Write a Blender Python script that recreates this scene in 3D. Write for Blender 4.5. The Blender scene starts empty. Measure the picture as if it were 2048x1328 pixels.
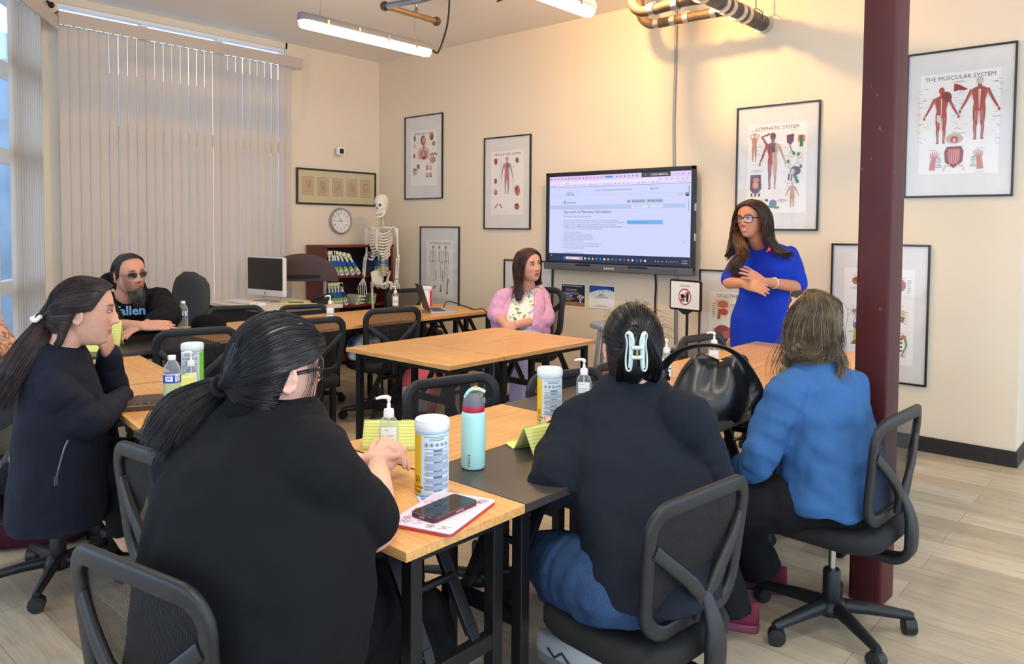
# Classroom with anatomy posters, folding tables, eight people and a presenter.
import bpy, bmesh, math, random
import numpy as np
from math import sin, cos, pi, radians, sqrt, atan2, exp
from mathutils import Vector, Matrix, Quaternion, noise
random.seed(7)
S = bpy.context.scene
COL = S.collection
V3 = Vector

# ---------------------------------------------------------------- camera
CAM = V3((7.08, -5.63, 1.47)); FPX = 1525.0; CX, CY = 1024.0, 522.0
def _cam_axes():
    th = radians(41.6); p = math.atan(64 / FPX); ro = radians(.45)
    F0 = V3((-sin(th), cos(th), 0)); R0 = V3((cos(th), sin(th), 0)); U0 = V3((0, 0, 1))
    F = F0 * cos(p) - U0 * sin(p); U1 = F0 * sin(p) + U0 * cos(p)
    return R0 * cos(ro) + U1 * sin(ro), -R0 * sin(ro) + U1 * cos(ro), F
CR, CU, CF = _cam_axes()
cd = bpy.data.cameras.new('camera'); cam = bpy.data.objects.new('camera', cd); COL.objects.link(cam)
cam.matrix_world = Matrix(((CR.x, CU.x, -CF.x, CAM.x), (CR.y, CU.y, -CF.y, CAM.y), (CR.z, CU.z, -CF.z, CAM.z), (0, 0, 0, 1)))
cd.sensor_width = 36; cd.lens = FPX / 2048 * 36; cd.shift_y = -(664 - CY) / 2048; cd.clip_start = .05
S.camera = cam
def D(px, py, d):
    """world point at distance d ahead of the lens on the sight line through a photo pixel"""
    return CAM + (CF + CR * ((px - CX) / FPX) - CU * ((py - CY) / FPX)) * d
def Zp(px, py, z):
    r = CF + CR * ((px - CX) / FPX) - CU * ((py - CY) / FPX)
    return CAM + r * ((z - CAM.z) / r.z)

# ---------------------------------------------------------------- materials
def lin(c):
    if isinstance(c, str):
        c = tuple(int(c[i:i + 2], 16) for i in (1, 3, 5))
    return tuple((x / 255 / 12.92) if x / 255 <= .04045 else ((x / 255 + .055) / 1.055) ** 2.4 for x in c)
MATS = {}
class NT:
    def __init__(s, name):
        s.m = bpy.data.materials.new(name); s.m.use_nodes = True; s.t = s.m.node_tree; s.n = s.t.nodes; s.l = s.t.links
        s.b = s.n['Principled BSDF']; s.out = s.n['Material Output']
    def node(s, t, **k):
        x = s.n.new(t)
        for a, v in k.items():
            if hasattr(x, a): setattr(x, a, v)
        return x
    def coord(s, kind='Object', scale=(1, 1, 1), rot=(0, 0, 0)):
        c = s.n.new('ShaderNodeTexCoord'); m = s.n.new('ShaderNodeMapping')
        m.inputs['Scale'].default_value = scale; m.inputs['Rotation'].default_value = rot
        s.l.new(c.outputs[kind], m.inputs[0]); return m.outputs[0]
    def noise(s, vec, scale=5, detail=3, rough=.5):
        x = s.n.new('ShaderNodeTexNoise'); x.inputs['Scale'].default_value = scale; x.inputs['Detail'].default_value = detail
        x.inputs['Roughness'].default_value = rough; s.l.new(vec, x.inputs['Vector']); return x.outputs['Fac']
    def ramp(s, fac, stops):
        r = s.n.new('ShaderNodeValToRGB'); e = r.color_ramp.elements
        while len(e) < len(stops): e.new(.5)
        for i, (p, c) in enumerate(stops):
            e[i].position = p; e[i].color = (*c, 1) if len(c) == 3 else c
        s.l.new(fac, r.inputs[0]); return r.outputs[0]
    def mix(s, fac, a, b, mode='MIX'):
        x = s.n.new('ShaderNodeMix'); x.data_type = 'RGBA'; x.blend_type = mode
        for v, i in ((fac, 0), (a, 6), (b, 7)):
            if hasattr(v, 'is_linked'): s.l.new(v, x.inputs[i])
            else: x.inputs[i].default_value = v if i == 0 else (*v, 1)
        return x.outputs[2]
    def bump(s, h, strength=.3, dist=.01):
        b = s.n.new('ShaderNodeBump'); b.inputs['Strength'].default_value = strength; b.inputs['Distance'].default_value = dist
        s.l.new(h, b.inputs['Height']); s.l.new(b.outputs[0], s.b.inputs['Normal'])
    def sheen_factor(s, base=.04, top=.6, power=4., normal=None):
        w = s.n.new('ShaderNodeLayerWeight'); w.inputs['Blend'].default_value = .5
        if normal is not None: s.l.new(normal, w.inputs['Normal'])
        a = s.n.new('ShaderNodeMath'); a.operation = 'POWER'; a.inputs[1].default_value = power; s.l.new(w.outputs['Facing'], a.inputs[0])
        b = s.n.new('ShaderNodeMath'); b.operation = 'MULTIPLY_ADD'; b.inputs[1].default_value = top; b.inputs[2].default_value = base; s.l.new(a.outputs[0], b.inputs[0]); return b.outputs[0]
    def set(s, **k):
        for a, v in k.items():
            i = s.b.inputs[a.replace('_', ' ')]
            if hasattr(v, 'is_linked'): s.l.new(v, i)
            else: i.default_value = (*v, 1) if isinstance(v, tuple) and len(v) == 3 else v
def mat(name, rgb, rough=.5, metal=0., spec=.5, var=0., vs=30, bump=0., bs=80, bd=.004, **k):
    if name in MATS: return MATS[name]
    t = NT(name); c = lin(rgb)
    t.set(Roughness=rough, Metallic=metal)
    t.b.inputs['Specular IOR Level'].default_value = spec
    if var:
        n = t.noise(t.coord(), vs, 4)
        t.set(Base_Color=t.ramp(n, [(.3, tuple(x * (1 - var) for x in c)), (.7, tuple(min(1, x * (1 + var)) for x in c))]))
    else: t.set(Base_Color=c)
    if bump: t.bump(t.noise(t.coord(), bs, 3), bump, bd)
    for a, v in k.items(): t.set(**{a: v})
    MATS[name] = t.m; return t.m
def wood(name, a, b, c, grain=(1.6, 22, 22), rough=.38, spec=.5):
    if name in MATS: return MATS[name]
    t = NT(name)
    n1 = t.noise(t.coord(scale=grain), 3.0, 5, .6); n2 = t.noise(t.coord(scale=tuple(g * 3.2 for g in grain)), 4.0, 4, .6)
    c1 = t.ramp(n1, [(.32, lin(a)), (.5, lin(b)), (.68, lin(c))])
    c2 = t.ramp(n2, [(.35, (.78, .76, .72)), (.6, (1, 1, 1))])
    t.set(Base_Color=t.mix(.55, c1, c2, 'MULTIPLY'), Roughness=rough); t.b.inputs['Specular IOR Level'].default_value = spec
    t.bump(n2, .08, .001)
    MATS[name] = t.m; return t.m
def paint_mat(name, rough=.6, emit=0., spec=.3):
    """colour comes from the printed graphic itself (face colours)"""
    if name in MATS: return MATS[name]
    t = NT(name); a = t.node('ShaderNodeAttribute', attribute_name='Col')
    t.set(Roughness=rough); t.b.inputs['Specular IOR Level'].default_value = spec
    if emit:
        t.set(Base_Color=(.01, .01, .01), Emission_Color=a.outputs['Color']); t.b.inputs['Emission Strength'].default_value = emit
    else: t.set(Base_Color=a.outputs['Color'])
    MATS[name] = t.m; return t.m
def glass(name, rgb=(255, 255, 255), rough=.02, ior=1.45, thin=True):
    if name in MATS: return MATS[name]
    t = NT(name)
    if thin:
        tr = t.n.new('ShaderNodeBsdfTransparent'); tr.inputs[0].default_value = (*lin(rgb), 1)
        gl = t.n.new('ShaderNodeBsdfGlossy'); gl.inputs['Roughness'].default_value = rough
        mx = t.n.new('ShaderNodeMixShader'); t.l.new(t.sheen_factor(), mx.inputs[0]); t.l.new(tr.outputs[0], mx.inputs[1]); t.l.new(gl.outputs[0], mx.inputs[2])
        t.l.new(mx.outputs[0], t.out.inputs[0])
    else:
        t.set(Base_Color=lin(rgb), Roughness=rough, Transmission_Weight=1.); t.b.inputs['IOR'].default_value = ior
    MATS[name] = t.m; return t.m

# ---------------------------------------------------------------- mesh builder
def sgp(v, p): return abs(v) ** p * (1 if v > 0 else -1)
class MB:
    def __init__(s): s.v = []; s.f = []; s.c = []; s.col = (.8, .8, .8)
    def add(s, vs, fs, M=None, col=None):
        b = len(s.v)
        s.v += [tuple(M @ V3(x)) for x in vs] if M is not None else [tuple(x) for x in vs]
        s.f += [tuple(b + i for i in f) for f in fs]; s.c += [col or s.col] * len(fs); return s
    def box(s, c, d, M=None, col=None):
        x, y, z = c; a, b, e = d[0] / 2, d[1] / 2, d[2] / 2
        vs = [(x + i * a, y + j * b, z + k * e) for k in (-1, 1) for j in (-1, 1) for i in (-1, 1)]
        return s.add(vs, [(0, 2, 3, 1), (4, 5, 7, 6), (0, 1, 5, 4), (2, 6, 7, 3), (0, 4, 6, 2), (1, 3, 7, 5)], M, col)
    def bar(s, p, q, w, h, up=(0, 0, 1), col=None):
        p, q = V3(p), V3(q); d = (q - p); L = d.length; d.normalize(); u = V3(up)
        x = d.cross(u)
        if x.length < 1e-4: x = d.cross(V3((1, 0, 0)))
        x.normalize(); u = x.cross(d)
        M = Matrix(((x.x, d.x, u.x, (p.x + q.x) / 2), (x.y, d.y, u.y, (p.y + q.y) / 2), (x.z, d.z, u.z, (p.z + q.z) / 2), (0, 0, 0, 1)))
        return s.box((0, 0, 0), (w, L, h), M, col)
    def loft(s, rings, caps=True, closed=False, col=None):
        n = len(rings[0]); vs = [p for r in rings for p in r]; fs = []; R = len(rings)
        for i in range(R if closed else R - 1):
            a, b = i * n, ((i + 1) % R) * n
            for j in range(n):
                k = (j + 1) % n; fs.append((a + j, a + k, b + k, b + j))
        if caps and not closed:
            fs.append(tuple(range(n - 1, -1, -1))); fs.append(tuple((R - 1) * n + j for j in range(n)))
        return s.add(vs, fs, None, col)
    def tube(s, pts, r, n=10, caps=True, closed=False, flat=None, up=None, col=None, ends=False, side=None, sq=1.):
        """pts: path; r: radius or list; flat: (w,h) multipliers; up: fixed normal for h"""
        pts = [V3(p) for p in pts]; N = len(pts); rs = r if isinstance(r, (list, tuple)) else [r] * N
        T = []
        for i in range(N):
            a = pts[(i - 1) % N] if (closed or i > 0) else pts[i]; b = pts[(i + 1) % N] if (closed or i < N - 1) else pts[i]
            t = b - a; T.append(t.normalized() if t.length > 1e-9 else V3((0, 0, 1)))
        u = V3(up) if up is not None else None
        x = None; rings = []; w, h = flat or (1, 1)
        for i in range(N):
            t = T[i]
            if side is not None: x = V3(side)
            elif u is not None:
                x = t.cross(u)
                x = x.normalized() if x.length > 1e-5 else t.orthogonal().normalized()
            elif x is None: x = t.orthogonal().normalized()
            else:
                x = x - t * x.dot(t); x = x.normalized() if x.length > 1e-6 else t.orthogonal().normalized()
            y = t.cross(x)
            rings.append([tuple(pts[i] + x * (sgp(cos(2 * pi * (j + .5) / n), sq) * rs[i] * w) + y * (sgp(sin(2 * pi * (j + .5) / n), sq) * rs[i] * h)) for j in range(n)])
        if ends:   # rounded ends
            def cap(ring, c, t, r0):
                out = []
                for k in (.5, .85):
                    out.append([tuple(V3(c) + (V3(p) - V3(c)) * sqrt(1 - k * k) + t * (r0 * k)) for p in ring])
                return out
            rings = cap(rings[0], pts[0], -T[0], rs[0])[::-1] + rings + cap(rings[-1], pts[-1], T[-1], rs[-1])
        return s.loft(rings, caps, closed, col)
    def lathe(s, prof, n=24, M=None, col=None, caps=True):
        rings = [[(r * cos(2 * pi * j / n), r * sin(2 * pi * j / n), z) for j in range(n)] for r, z in prof]
        if M is not None: rings = [[tuple(M @ V3(p)) for p in r] for r in rings]
        return s.loft(rings, caps, False, col)
    def prism(s, poly, z0, z1, M=None, col=None):
        n = len(poly)
        vs = [(x, y, z0) for x, y in poly] + [(x, y, z1) for x, y in poly]
        fs = [tuple(range(n - 1, -1, -1)), tuple(range(n, 2 * n))] + [(i, (i + 1) % n, n + (i + 1) % n, n + i) for i in range(n)]
        return s.add(vs, fs, M, col)
    def poly(s, pts, M=None, col=None):
        return s.add([(p[0], p[1], p[2] if len(p) > 2 else 0) for p in pts], [tuple(range(len(pts)))], M, col)
    def sphere(s, c, r, nu=16, nv=10, M=None, col=None):
        rx, ry, rz = r if isinstance(r, (tuple, list)) else (r, r, r); c = V3(c)
        rings = [[(c.x + rx * sin(a) * cos(2 * pi * j / nu), c.y + ry * sin(a) * sin(2 * pi * j / nu), c.z - rz * cos(a)) for j in range(nu)]
                 for a in [max(.02, min(pi - .02, pi * i / nv)) for i in range(nv + 1)]]
        if M is not None: rings = [[tuple(M @ V3(p)) for p in r] for r in rings]
        return s.loft(rings, True, False, col)
    def grid(s, fn, nu, nv, col=None, thick=0):
        vs = [tuple(fn(i / nu, j / nv)) for j in range(nv + 1) for i in range(nu + 1)]
        fs = [(j * (nu + 1) + i, j * (nu + 1) + i + 1, (j + 1) * (nu + 1) + i + 1, (j + 1) * (nu + 1) + i) for j in range(nv) for i in range(nu)]
        return s.add(vs, fs, None, col)
    def text(s, txt, size, M=None, col=None, align='CENTER', bold=0.):
        vs, fs = text_geo(txt, align, bold)
        return s.add([(x * size, y * size, 0) for x, y, z in vs], fs, M, col)
    def mesh(s, name='m'):
        me = bpy.data.meshes.new(name); me.from_pydata(s.v, [], s.f); me.update(); return me
    def build(s, name, m, parent=None, smooth=40, bevel=0, seg=2, org=None, subsurf=0, solid=0, cols=False, fix=False):
        if org is not None:
            o = V3(org); s.v = [(x - o.x, y - o.y, z - o.z) for x, y, z in s.v]
        me = s.mesh(name)
        if fix:
            bm = bmesh.new(); bm.from_mesh(me); bmesh.ops.recalc_face_normals(bm, faces=bm.faces); bm.to_mesh(me); bm.free()
        if cols:
            a = me.color_attributes.new('Col', 'FLOAT_COLOR', 'CORNER')
            buf = np.ones((len(me.loops), 4), dtype=np.float32); i = 0
            for f, c in zip(s.f, s.c):
                buf[i:i + len(f), :3] = c[:3]; i += len(f)
            a.data.foreach_set('color', buf.ravel())
        return link(name, me, m, parent, smooth, bevel, seg, subsurf, solid)
def link(name, me, m, parent=None, smooth=40, bevel=0, seg=2, subsurf=0, solid=0):
    if smooth:
        me.polygons.foreach_set('use_smooth', [True] * len(me.polygons))
        if smooth < 180: me.set_sharp_from_angle(angle=radians(smooth))
    if m is not None: me.materials.append(m)
    o = bpy.data.objects.new(name, me); COL.objects.link(o)
    if parent is not None: o.parent = parent
    if solid:
        d = o.modifiers.new('solid', 'SOLIDIFY'); d.thickness = solid; d.offset = 0
    if bevel:
        b = o.modifiers.new('bevel', 'BEVEL'); b.width = bevel; b.segments = seg; b.limit_method = 'ANGLE'; b.angle_limit = radians(35)
    if subsurf:
        d = o.modifiers.new('sub', 'SUBSURF'); d.levels = d.render_levels = subsurf
    return o
_TG = {}
def text_geo(txt, align='CENTER', bold=0.):
    k = (txt, align, bold)
    if k not in _TG:
        cu = bpy.data.curves.new('t', 'FONT'); cu.body = txt; cu.size = 1; cu.align_x = align; cu.align_y = 'CENTER'; cu.resolution_u = 2; cu.offset = bold
        ob = bpy.data.objects.new('t', cu); me = ob.to_mesh()
        _TG[k] = ([tuple(v.co) for v in me.vertices], [tuple(p.vertices) for p in me.polygons])
        ob.to_mesh_clear(); bpy.data.objects.remove(ob); bpy.data.curves.remove(cu)
    return _TG[k]
def thing(name, label, cat, loc=(0, 0, 0), rz=0, group=None):
    o = bpy.data.objects.new(name, None); COL.objects.link(o); o.empty_display_size = .05
    o.location = loc; o.rotation_euler = (0, 0, rz); tag(o, label, cat, group); return o
def tag(o, label, cat, group=None, kind=None):
    o['label'] = label; o['category'] = cat
    if group: o['group'] = group
    if kind: o['kind'] = kind
    return o
def struct(o, label=None):
    o['kind'] = 'structure'
    if label: o['label'] = label
    return o
def dup(root, loc=None, rz=None, label=None, group=None):
    r = root.copy(); COL.objects.link(r)
    if loc is not None: r.location = loc
    if rz is not None: r.rotation_euler = (0, 0, rz)
    if label: r['label'] = label
    if group: r['group'] = group
    def kids(a, b):
        for ch in list(a.children):
            c = ch.copy(); COL.objects.link(c); c.parent = b; kids(ch, c)
    kids(root, r); return r
def TR(x=0, y=0, z=0, rx=0, ry=0, rz=0):
    return Matrix.Translation((x, y, z)) @ Matrix.Rotation(rz, 4, 'Z') @ Matrix.Rotation(ry, 4, 'Y') @ Matrix.Rotation(rx, 4, 'X')
def catmull(pts, k=6, closed=False):
    pts = [V3(p) for p in pts]; n = len(pts); out = []
    if n < 3 and not closed: return [pts[0].lerp(pts[-1], i / k) for i in range(k + 1)]
    for i in range(n if closed else n - 1):
        p1, p2 = pts[i], pts[(i + 1) % n]
        p0 = pts[(i - 1) % n] if (closed or i > 0) else p1 * 2 - p2
        p3 = pts[(i + 2) % n] if (closed or i < n - 2) else p2 * 2 - p1
        for j in range(k):
            t = j / k
            out.append(.5 * ((2 * p1) + (p2 - p0) * t + (2 * p0 - 5 * p1 + 4 * p2 - p3) * t * t + (3 * p1 - p0 - 3 * p2 + p3) * t ** 3))
    if not closed: out.append(pts[-1].copy())
    return out
def rrect(w, h, r, n=5):
    out = []
    for cx, cy, a in ((w / 2 - r, h / 2 - r, 0), (-w / 2 + r, h / 2 - r, pi / 2), (-w / 2 + r, -h / 2 + r, pi), (w / 2 - r, -h / 2 + r, 3 * pi / 2)):
        for i in range(n + 1):
            t = a + pi / 2 * i / n; out.append((cx + r * cos(t), cy + r * sin(t)))
    return out

# ---------------------------------------------------------------- shared materials
BLACK = mat('black_metal', (22, 23, 25), .42, .3, .5)
PLAST = mat('black_plastic', (25, 27, 30), .45, 0, .45, bump=.06, bs=400)
WHITE = mat('white_plastic', (235, 236, 236), .4)
CHROME = mat('chrome', (190, 190, 192), .22, 1.)
STEEL = mat('brushed_steel', (150, 152, 155), .4, .9)
OAK = wood('oak_laminate', (198, 143, 82), (215, 161, 97), (226, 176, 113))
DARKTOP = mat('dark_laminate', (62, 56, 53), .38, 0, .5, var=.06, vs=40)
OAKEDGE = wood('oak_edge', (190, 150, 95), (212, 172, 115), (222, 186, 132), (1.5, 60, 60))
PAPERW = mat('white_paper', (238, 238, 236), .7)
# ---------------------------------------------------------------- room
H = 3.38
def wall_mat(name, rgb):
    t = NT(name); n = t.noise(t.coord(), 1.3, 3)
    c = lin(rgb); t.set(Base_Color=t.ramp(n, [(.3, tuple(x * .97 for x in c)), (.7, c)]), Roughness=.75)
    t.bump(t.noise(t.coord(), 160, 3), .05, .002); return t.m
WALLM = wall_mat('cream_wall_paint', (229, 215, 191))
CEILM = wall_mat('ceiling_paint', (248, 242, 232))
LEFTM = wall_mat('off_white_wall_paint', (230, 218, 197))
def floor_mat():
    t = NT('vinyl_plank'); v = t.coord()
    br = t.n.new('ShaderNodeTexBrick'); br.offset = .37; br.squash = 1
    t.l.new(v, br.inputs['Vector'])
    br.inputs['Scale'].default_value = 1; br.inputs['Brick Width'].default_value = 1.25; br.inputs['Row Height'].default_value = .18
    br.inputs['Mortar Size'].default_value = .0018; br.inputs['Mortar Smooth'].default_value = .3; br.inputs['Bias'].default_value = 0
    br.inputs['Color1'].default_value = (*lin((205, 193, 171)), 1); br.inputs['Color2'].default_value = (*lin((176, 163, 142)), 1)
    br.inputs['Mortar'].default_value = (*lin((152, 136, 112)), 1)
    n1 = t.noise(t.coord(scale=(1.2, 9, 1)), 2.2, 5, .6); n2 = t.noise(t.coord(scale=(2.2, 42, 1)), 3, 5, .7)
    g = t.mix(.5, t.ramp(n1, [(.3, (.72, .70, .68)), (.7, (1.08, 1.07, 1.05))]), t.ramp(n2, [(.33, (.62, .59, .56)), (.60, (1.06, 1.05, 1.04))]), 'MULTIPLY')
    t.set(Base_Color=t.mix(.85, br.outputs['Color'], g, 'MULTIPLY'), Roughness=.42)
    t.bump(n2, .06, .001); return t.m
m = MB(); m.box((4.5, -4, -.05), (13, 13, .1)); struct(m.build('floor', floor_mat(), smooth=0), 'grey beige wood plank vinyl floor')
m = MB(); m.box((5.43, -4, H + .06), (11.14, 13, .12)); struct(m.build('ceiling', CEILM, smooth=0), 'off-white painted ceiling')
m = MB(); m.box((3.1, .6, H / 2), (6.42, 1.2, H)); struct(m.build('wall_back', WALLM, smooth=0), 'cream wall behind the screen')
m = MB(); m.box((7.9, 1.7, H / 2), (3.2, .1, H)); struct(m.build('wall_recess', LEFTM, smooth=0), 'pale wall of the recess past the corner')
BB = mat('black_baseboard', (34, 32, 33), .5)
m = MB(); m.box((3.15, -.006, .05), (6.33, .012, .105)); m.box((6.316, .5, .05), (.012, 1.02, .105)); struct(m.build('baseboard_back', BB, smooth=0, bevel=.003), 'black rubber baseboard')
# left wall with the big window behind the blinds
BX, BY = 0.0, -3.50          # corner where the wall turns towards the street bay
WIN = (-3.36, -1.20, .35, 3.32)
m = MB()
m.box((-.07, -.61, H / 2), (.14, 1.22, H)); m.box((-.07, (WIN[0] + WIN[1]) / 2, (H + WIN[3]) / 2), (.14, WIN[1] - WIN[0], H - WIN[3]))
m.box((-.07, (WIN[0] + WIN[1]) / 2, WIN[2] / 2), (.14, WIN[1] - WIN[0], WIN[2])); m.box((-.07, (WIN[0] + BY) / 2 - .03, H / 2), (.14, WIN[0] - BY + .06, H))
struct(m.build('wall_left', LEFTM, smooth=0), 'cream side wall with the large blinded window')
m = MB(); m.box((.006, -.61, .05), (.012, 1.2, .105)); struct(m.build('baseboard_left', BB, smooth=0, bevel=.003))
WFR = mat('white_window_frame', (236, 239, 242), .4)
def window_unit(name, L, z0, z1, nx, bars, loc, rz):
    r = bpy.data.objects.new(name, None); COL.objects.link(r); r.location = loc; r.rotation_euler = (0, 0, rz); struct(r, 'tall white-framed shop window')
    m = MB(); w = .06
    for i in range(nx + 1): m.box((L * i / nx, 0, (z0 + z1) / 2), (w, .08, z1 - z0))
    for z in [z0, z1] + bars: m.box((L / 2, 0, z), (L, .078, w if z in (z0, z1) else .11))
    m.build('window_frame', WFR, r, smooth=0, bevel=.004)
    m = MB(); m.box((L / 2, 0, (z0 + z1) / 2), (L - .02, .006, z1 - z0 - .02)); m.build('pane', glass('window_glass'), r, smooth=0)
    return r
window_unit('window_1', WIN[1] - WIN[0], WIN[2], WIN[3], 3, [2.3], (-.07, WIN[0], 0), pi / 2)
# street bay: turns from the corner towards the viewer
bd = V3((.837, -.547, 0)); bn = V3((-.547, -.837, 0)) * -1; brz = atan2(bd.y, bd.x)
Mb = Matrix.Translation((BX, BY, 0)) @ Matrix.Rotation(brz, 4, 'Z')
m = MB(); m.box((.05, -.07, H / 2), (.28, .14, H), Mb); m.box((1.9, -.07, .175), (3.6, .14, .35), Mb); m.box((1.9, -.07, H - .11), (3.6, .14, .22), Mb)
struct(m.build('wall_bay', LEFTM, smooth=0), 'white street-side wall around the bay window')
window_unit('window_2', 3.2, .35, 3.16, 5, [1.0, 1.98, 2.62], Mb @ V3((.2, -.07, 0)), brz)
# street seen through the bare end of the bay window
m = MB()
for i in range(6): m.box((-2.2 - i * .02, -7.6 + i * 1.5, 1.6), (.3, 1.3, 3.2 + .5 * (i % 2)))
tag(m.build('street_facade', mat('street_facade', (150, 176, 205), .8, var=.25, vs=2), smooth=0), 'bluish buildings across the street beyond the bay window', 'building')
# ---------------------------------------------------------------- vertical blinds
def slat_mat():
    t = NT('blind_fabric'); c = lin((209, 198, 186))
    d = t.n.new('ShaderNodeBsdfDiffuse'); d.inputs[0].default_value = (*c, 1)
    tr = t.n.new('ShaderNodeBsdfTranslucent'); tr.inputs[0].default_value = (*lin((214, 200, 184)), 1)
    mx = t.n.new('ShaderNodeMixShader'); mx.inputs[0].default_value = .11
    t.l.new(d.outputs[0], mx.inputs[1]); t.l.new(tr.outputs[0], mx.inputs[2]); t.l.new(mx.outputs[0], t.out.inputs[0]); return t.m
SLAT = slat_mat(); RAILM = mat('blind_valance', (196, 186, 176), .5)
def blinds(label, L, z0, z1, n, ang, loc, rz, gap, rail_x0=0., rail_x1=None, w=.0815, si=-1):
    r = thing('vertical_blind', label, 'window blind', loc, rz)
    m = MB(); x1 = rail_x1 or L
    m.box(((rail_x0 + x1) / 2, si * .06, z1 + .042), (x1 - rail_x0, .012, .105)); m.box(((rail_x0 + x1) / 2, si * .02, z1 + .088), (x1 - rail_x0, .09, .012))
    for x in (rail_x0 + .005, x1 - .005): m.box((x, si * .02, z1 + .042), (.01, .09, .105))
    m.build('headrail_valance', RAILM, r, smooth=0, bevel=.002)
    m = MB(); random.seed(3)
    for i in range(n):
        x = L * (i + .5) / n; a = ang + random.uniform(-.10, .12) * gap; tw = random.uniform(-.05, .05) * gap
        def fn(u, v):
            s = (u - .5) * w; aa = a + tw * (v - .3); b = .005 * (1 - (2 * u - 1) ** 2)
            return (x + s * cos(aa) - b * sin(aa), s * sin(aa) + b * cos(aa), z0 + (z1 - z0) * v)
        m.grid(fn, 4, 8)
    m.build('slats', SLAT, r, smooth=60)
    m = MB()
    for i in range(n): m.box((L * (i + .5) / n, 0, z1 + .03), (.012, .02, .06))
    m.build('carrier_clips', WHITE, r, smooth=0)['kind'] = 'stuff'
    return r
blinds('wide cream vertical blinds drawn across the big side-wall window', 2.17, .12, 3.12, 28, radians(7), (.09, -3.38, 0), pi / 2, .8, -.02, 2.27)
blinds('narrow end set of cream vertical blinds in the street bay, slats turned open', .69, .12, 3.07, 13, radians(40), Mb @ V3((.29, .10, 0)), brz, .3, -.25, 2.4, si=1, w=.06)
# little black camera knob on the corner above the blinds
m = MB(); m.sphere((.06, -3.42, 3.27), .025); m.tube([(.03, -3.44, 3.3), (.06, -3.42, 3.27)], .012); tag(m.build('rail_bracket', BLACK), 'small black bracket at the corner above the blinds', 'bracket')

# ---------------------------------------------------------------- steel column
def col_mat():
    t = NT('oxblood_paint'); n = t.noise(t.coord(), 5, 4); n2 = t.noise(t.coord(scale=(1, 1, .4)), 60, 3)
    c = t.ramp(n, [(.3, lin((66, 20, 21))), (.7, lin((78, 26, 26)))])
    sc = t.ramp(n2, [(.72, (0, 0, 0)), (.76, (1, 1, 1))])
    t.set(Base_Color=t.mix(sc, c, lin((140, 96, 88))), Roughness=.5); t.b.inputs['Specular IOR Level'].default_value = .3; t.bump(n, .15, .004); return t.m
m = MB(); pm = Matrix.Translation((6.165, -2.40, 0)) @ Matrix.Rotation(radians(-2), 4, 'Z')
m.prism(rrect(.125, .155, .012, 3), 0, H, pm)
struct(m.build('column', col_mat(), smooth=40), 'dark red painted steel column')

# ---------------------------------------------------------------- tables
def make_table(L=.82, W=.41, z=.75, label='', top=None, edge=None):
    t = thing('folding_table', label, 'table')
    m = MB(); m.box((0, 0, z - .012), (L - .004, W - .004, .024)); m.build('tabletop', top, t, smooth=0, bevel=.0015)
    lx, ly = L / 2 - .055, W / 2 - .065; zt = z - .026
    m = MB()
    for s in (-1, 1): m.box((0, s * ly, zt - .016), (2 * lx, .028, .03))
    for s in (-1, 1): m.box((s * lx, 0, zt - .016), (.028, 2 * ly, .03))
    m.build('underframe', BLACK, t, smooth=0, bevel=.002)
    for sx in (-1, 1):
        for sy in (-1, 1):
            m = MB(); m.box((sx * lx, sy * ly, zt / 2), (.036, .036, zt)); m.build('leg', BLACK, t, smooth=0, bevel=.003)
        m = MB(); m.box((sx * lx, 0, .40), (.03, 2 * ly - .03, .04)); m.build('crossbar', BLACK, t, smooth=0, bevel=.002)
        for sy in (-.5, .5):
            m = MB(); m.bar((sx * (lx - .015), sy * ly * 1.1, .43), (sx * (lx - .19), sy * ly * 1.1, zt - .02), .036, .016, (sx, 0, .4)); m.bar((sx * lx, sy * ly * 1.1, .405), (sx * (lx - .02), sy * ly * 1.1, .45), .03, .012)
            m.build('strut', BLACK, t, smooth=0, bevel=.002)
        m = MB(); m.tube([(sx * (lx - .09), -.55 * ly, .56), (sx * (lx - .09), .55 * ly, .56)], .011, 10); m.build('strut_rod', BLACK, t)
    return t
TABPROTO = {}
def table(cx, cy, along, mat_, label, rot=0., L=.82, W=.41):
    key = (mat_.name, round(L, 2), round(W, 2))
    rz = (0 if along == 'x' else pi / 2) + radians(rot)
    if key not in TABPROTO:
        t = make_table(L, W, .75, label, mat_); TABPROTO[key] = t; t.location = (cx, cy, 0); t.rotation_euler = (0, 0, rz); return t
    return dup(TABPROTO[key], (cx, cy, 0), rz, label)
# near row
table(5.395, -4.335, 'x', OAK, 'oak-topped folding table nearest the viewer, with the tablet and phone on it')
table(4.645, -4.32, 'x', DARKTOP, 'dark-topped folding table mostly behind the woman in the black T-shirt', L=.66)
table(3.93, -4.235, 'x', OAK, 'oak-topped folding table under the brown wallet', -9)
table(3.10, -4.11, 'x', OAK, 'oak-topped folding table under the arms of the woman with the long ponytail', -9)
# right pair of columns
table(5.187, -3.735, 'y', OAK, 'oak-topped folding table between the mint bottle and the far wipes tub')
table(5.60, -3.72, 'y', DARKTOP, 'dark-topped folding table under the elbow of the woman in the navy sweatshirt')
table(5.187, -2.915, 'y', DARKTOP, 'dark-topped folding table reaching behind the far yellow wipes tub')
table(5.60, -2.90, 'y', DARKTOP, 'dark-topped folding table under the black handbag')
table(5.187, -2.095, 'y', OAK, 'oak-topped folding table just beyond the handbag on its wall side')
table(5.60, -2.08, 'y', OAK, 'oak-topped folding table in front of the woman in the denim shirt')
table(5.187, -1.275, 'y', OAK, 'oak-topped folding table in front of the presenter')
table(5.60, -1.26, 'y', OAK, 'oak-topped folding table behind the red column')
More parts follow.
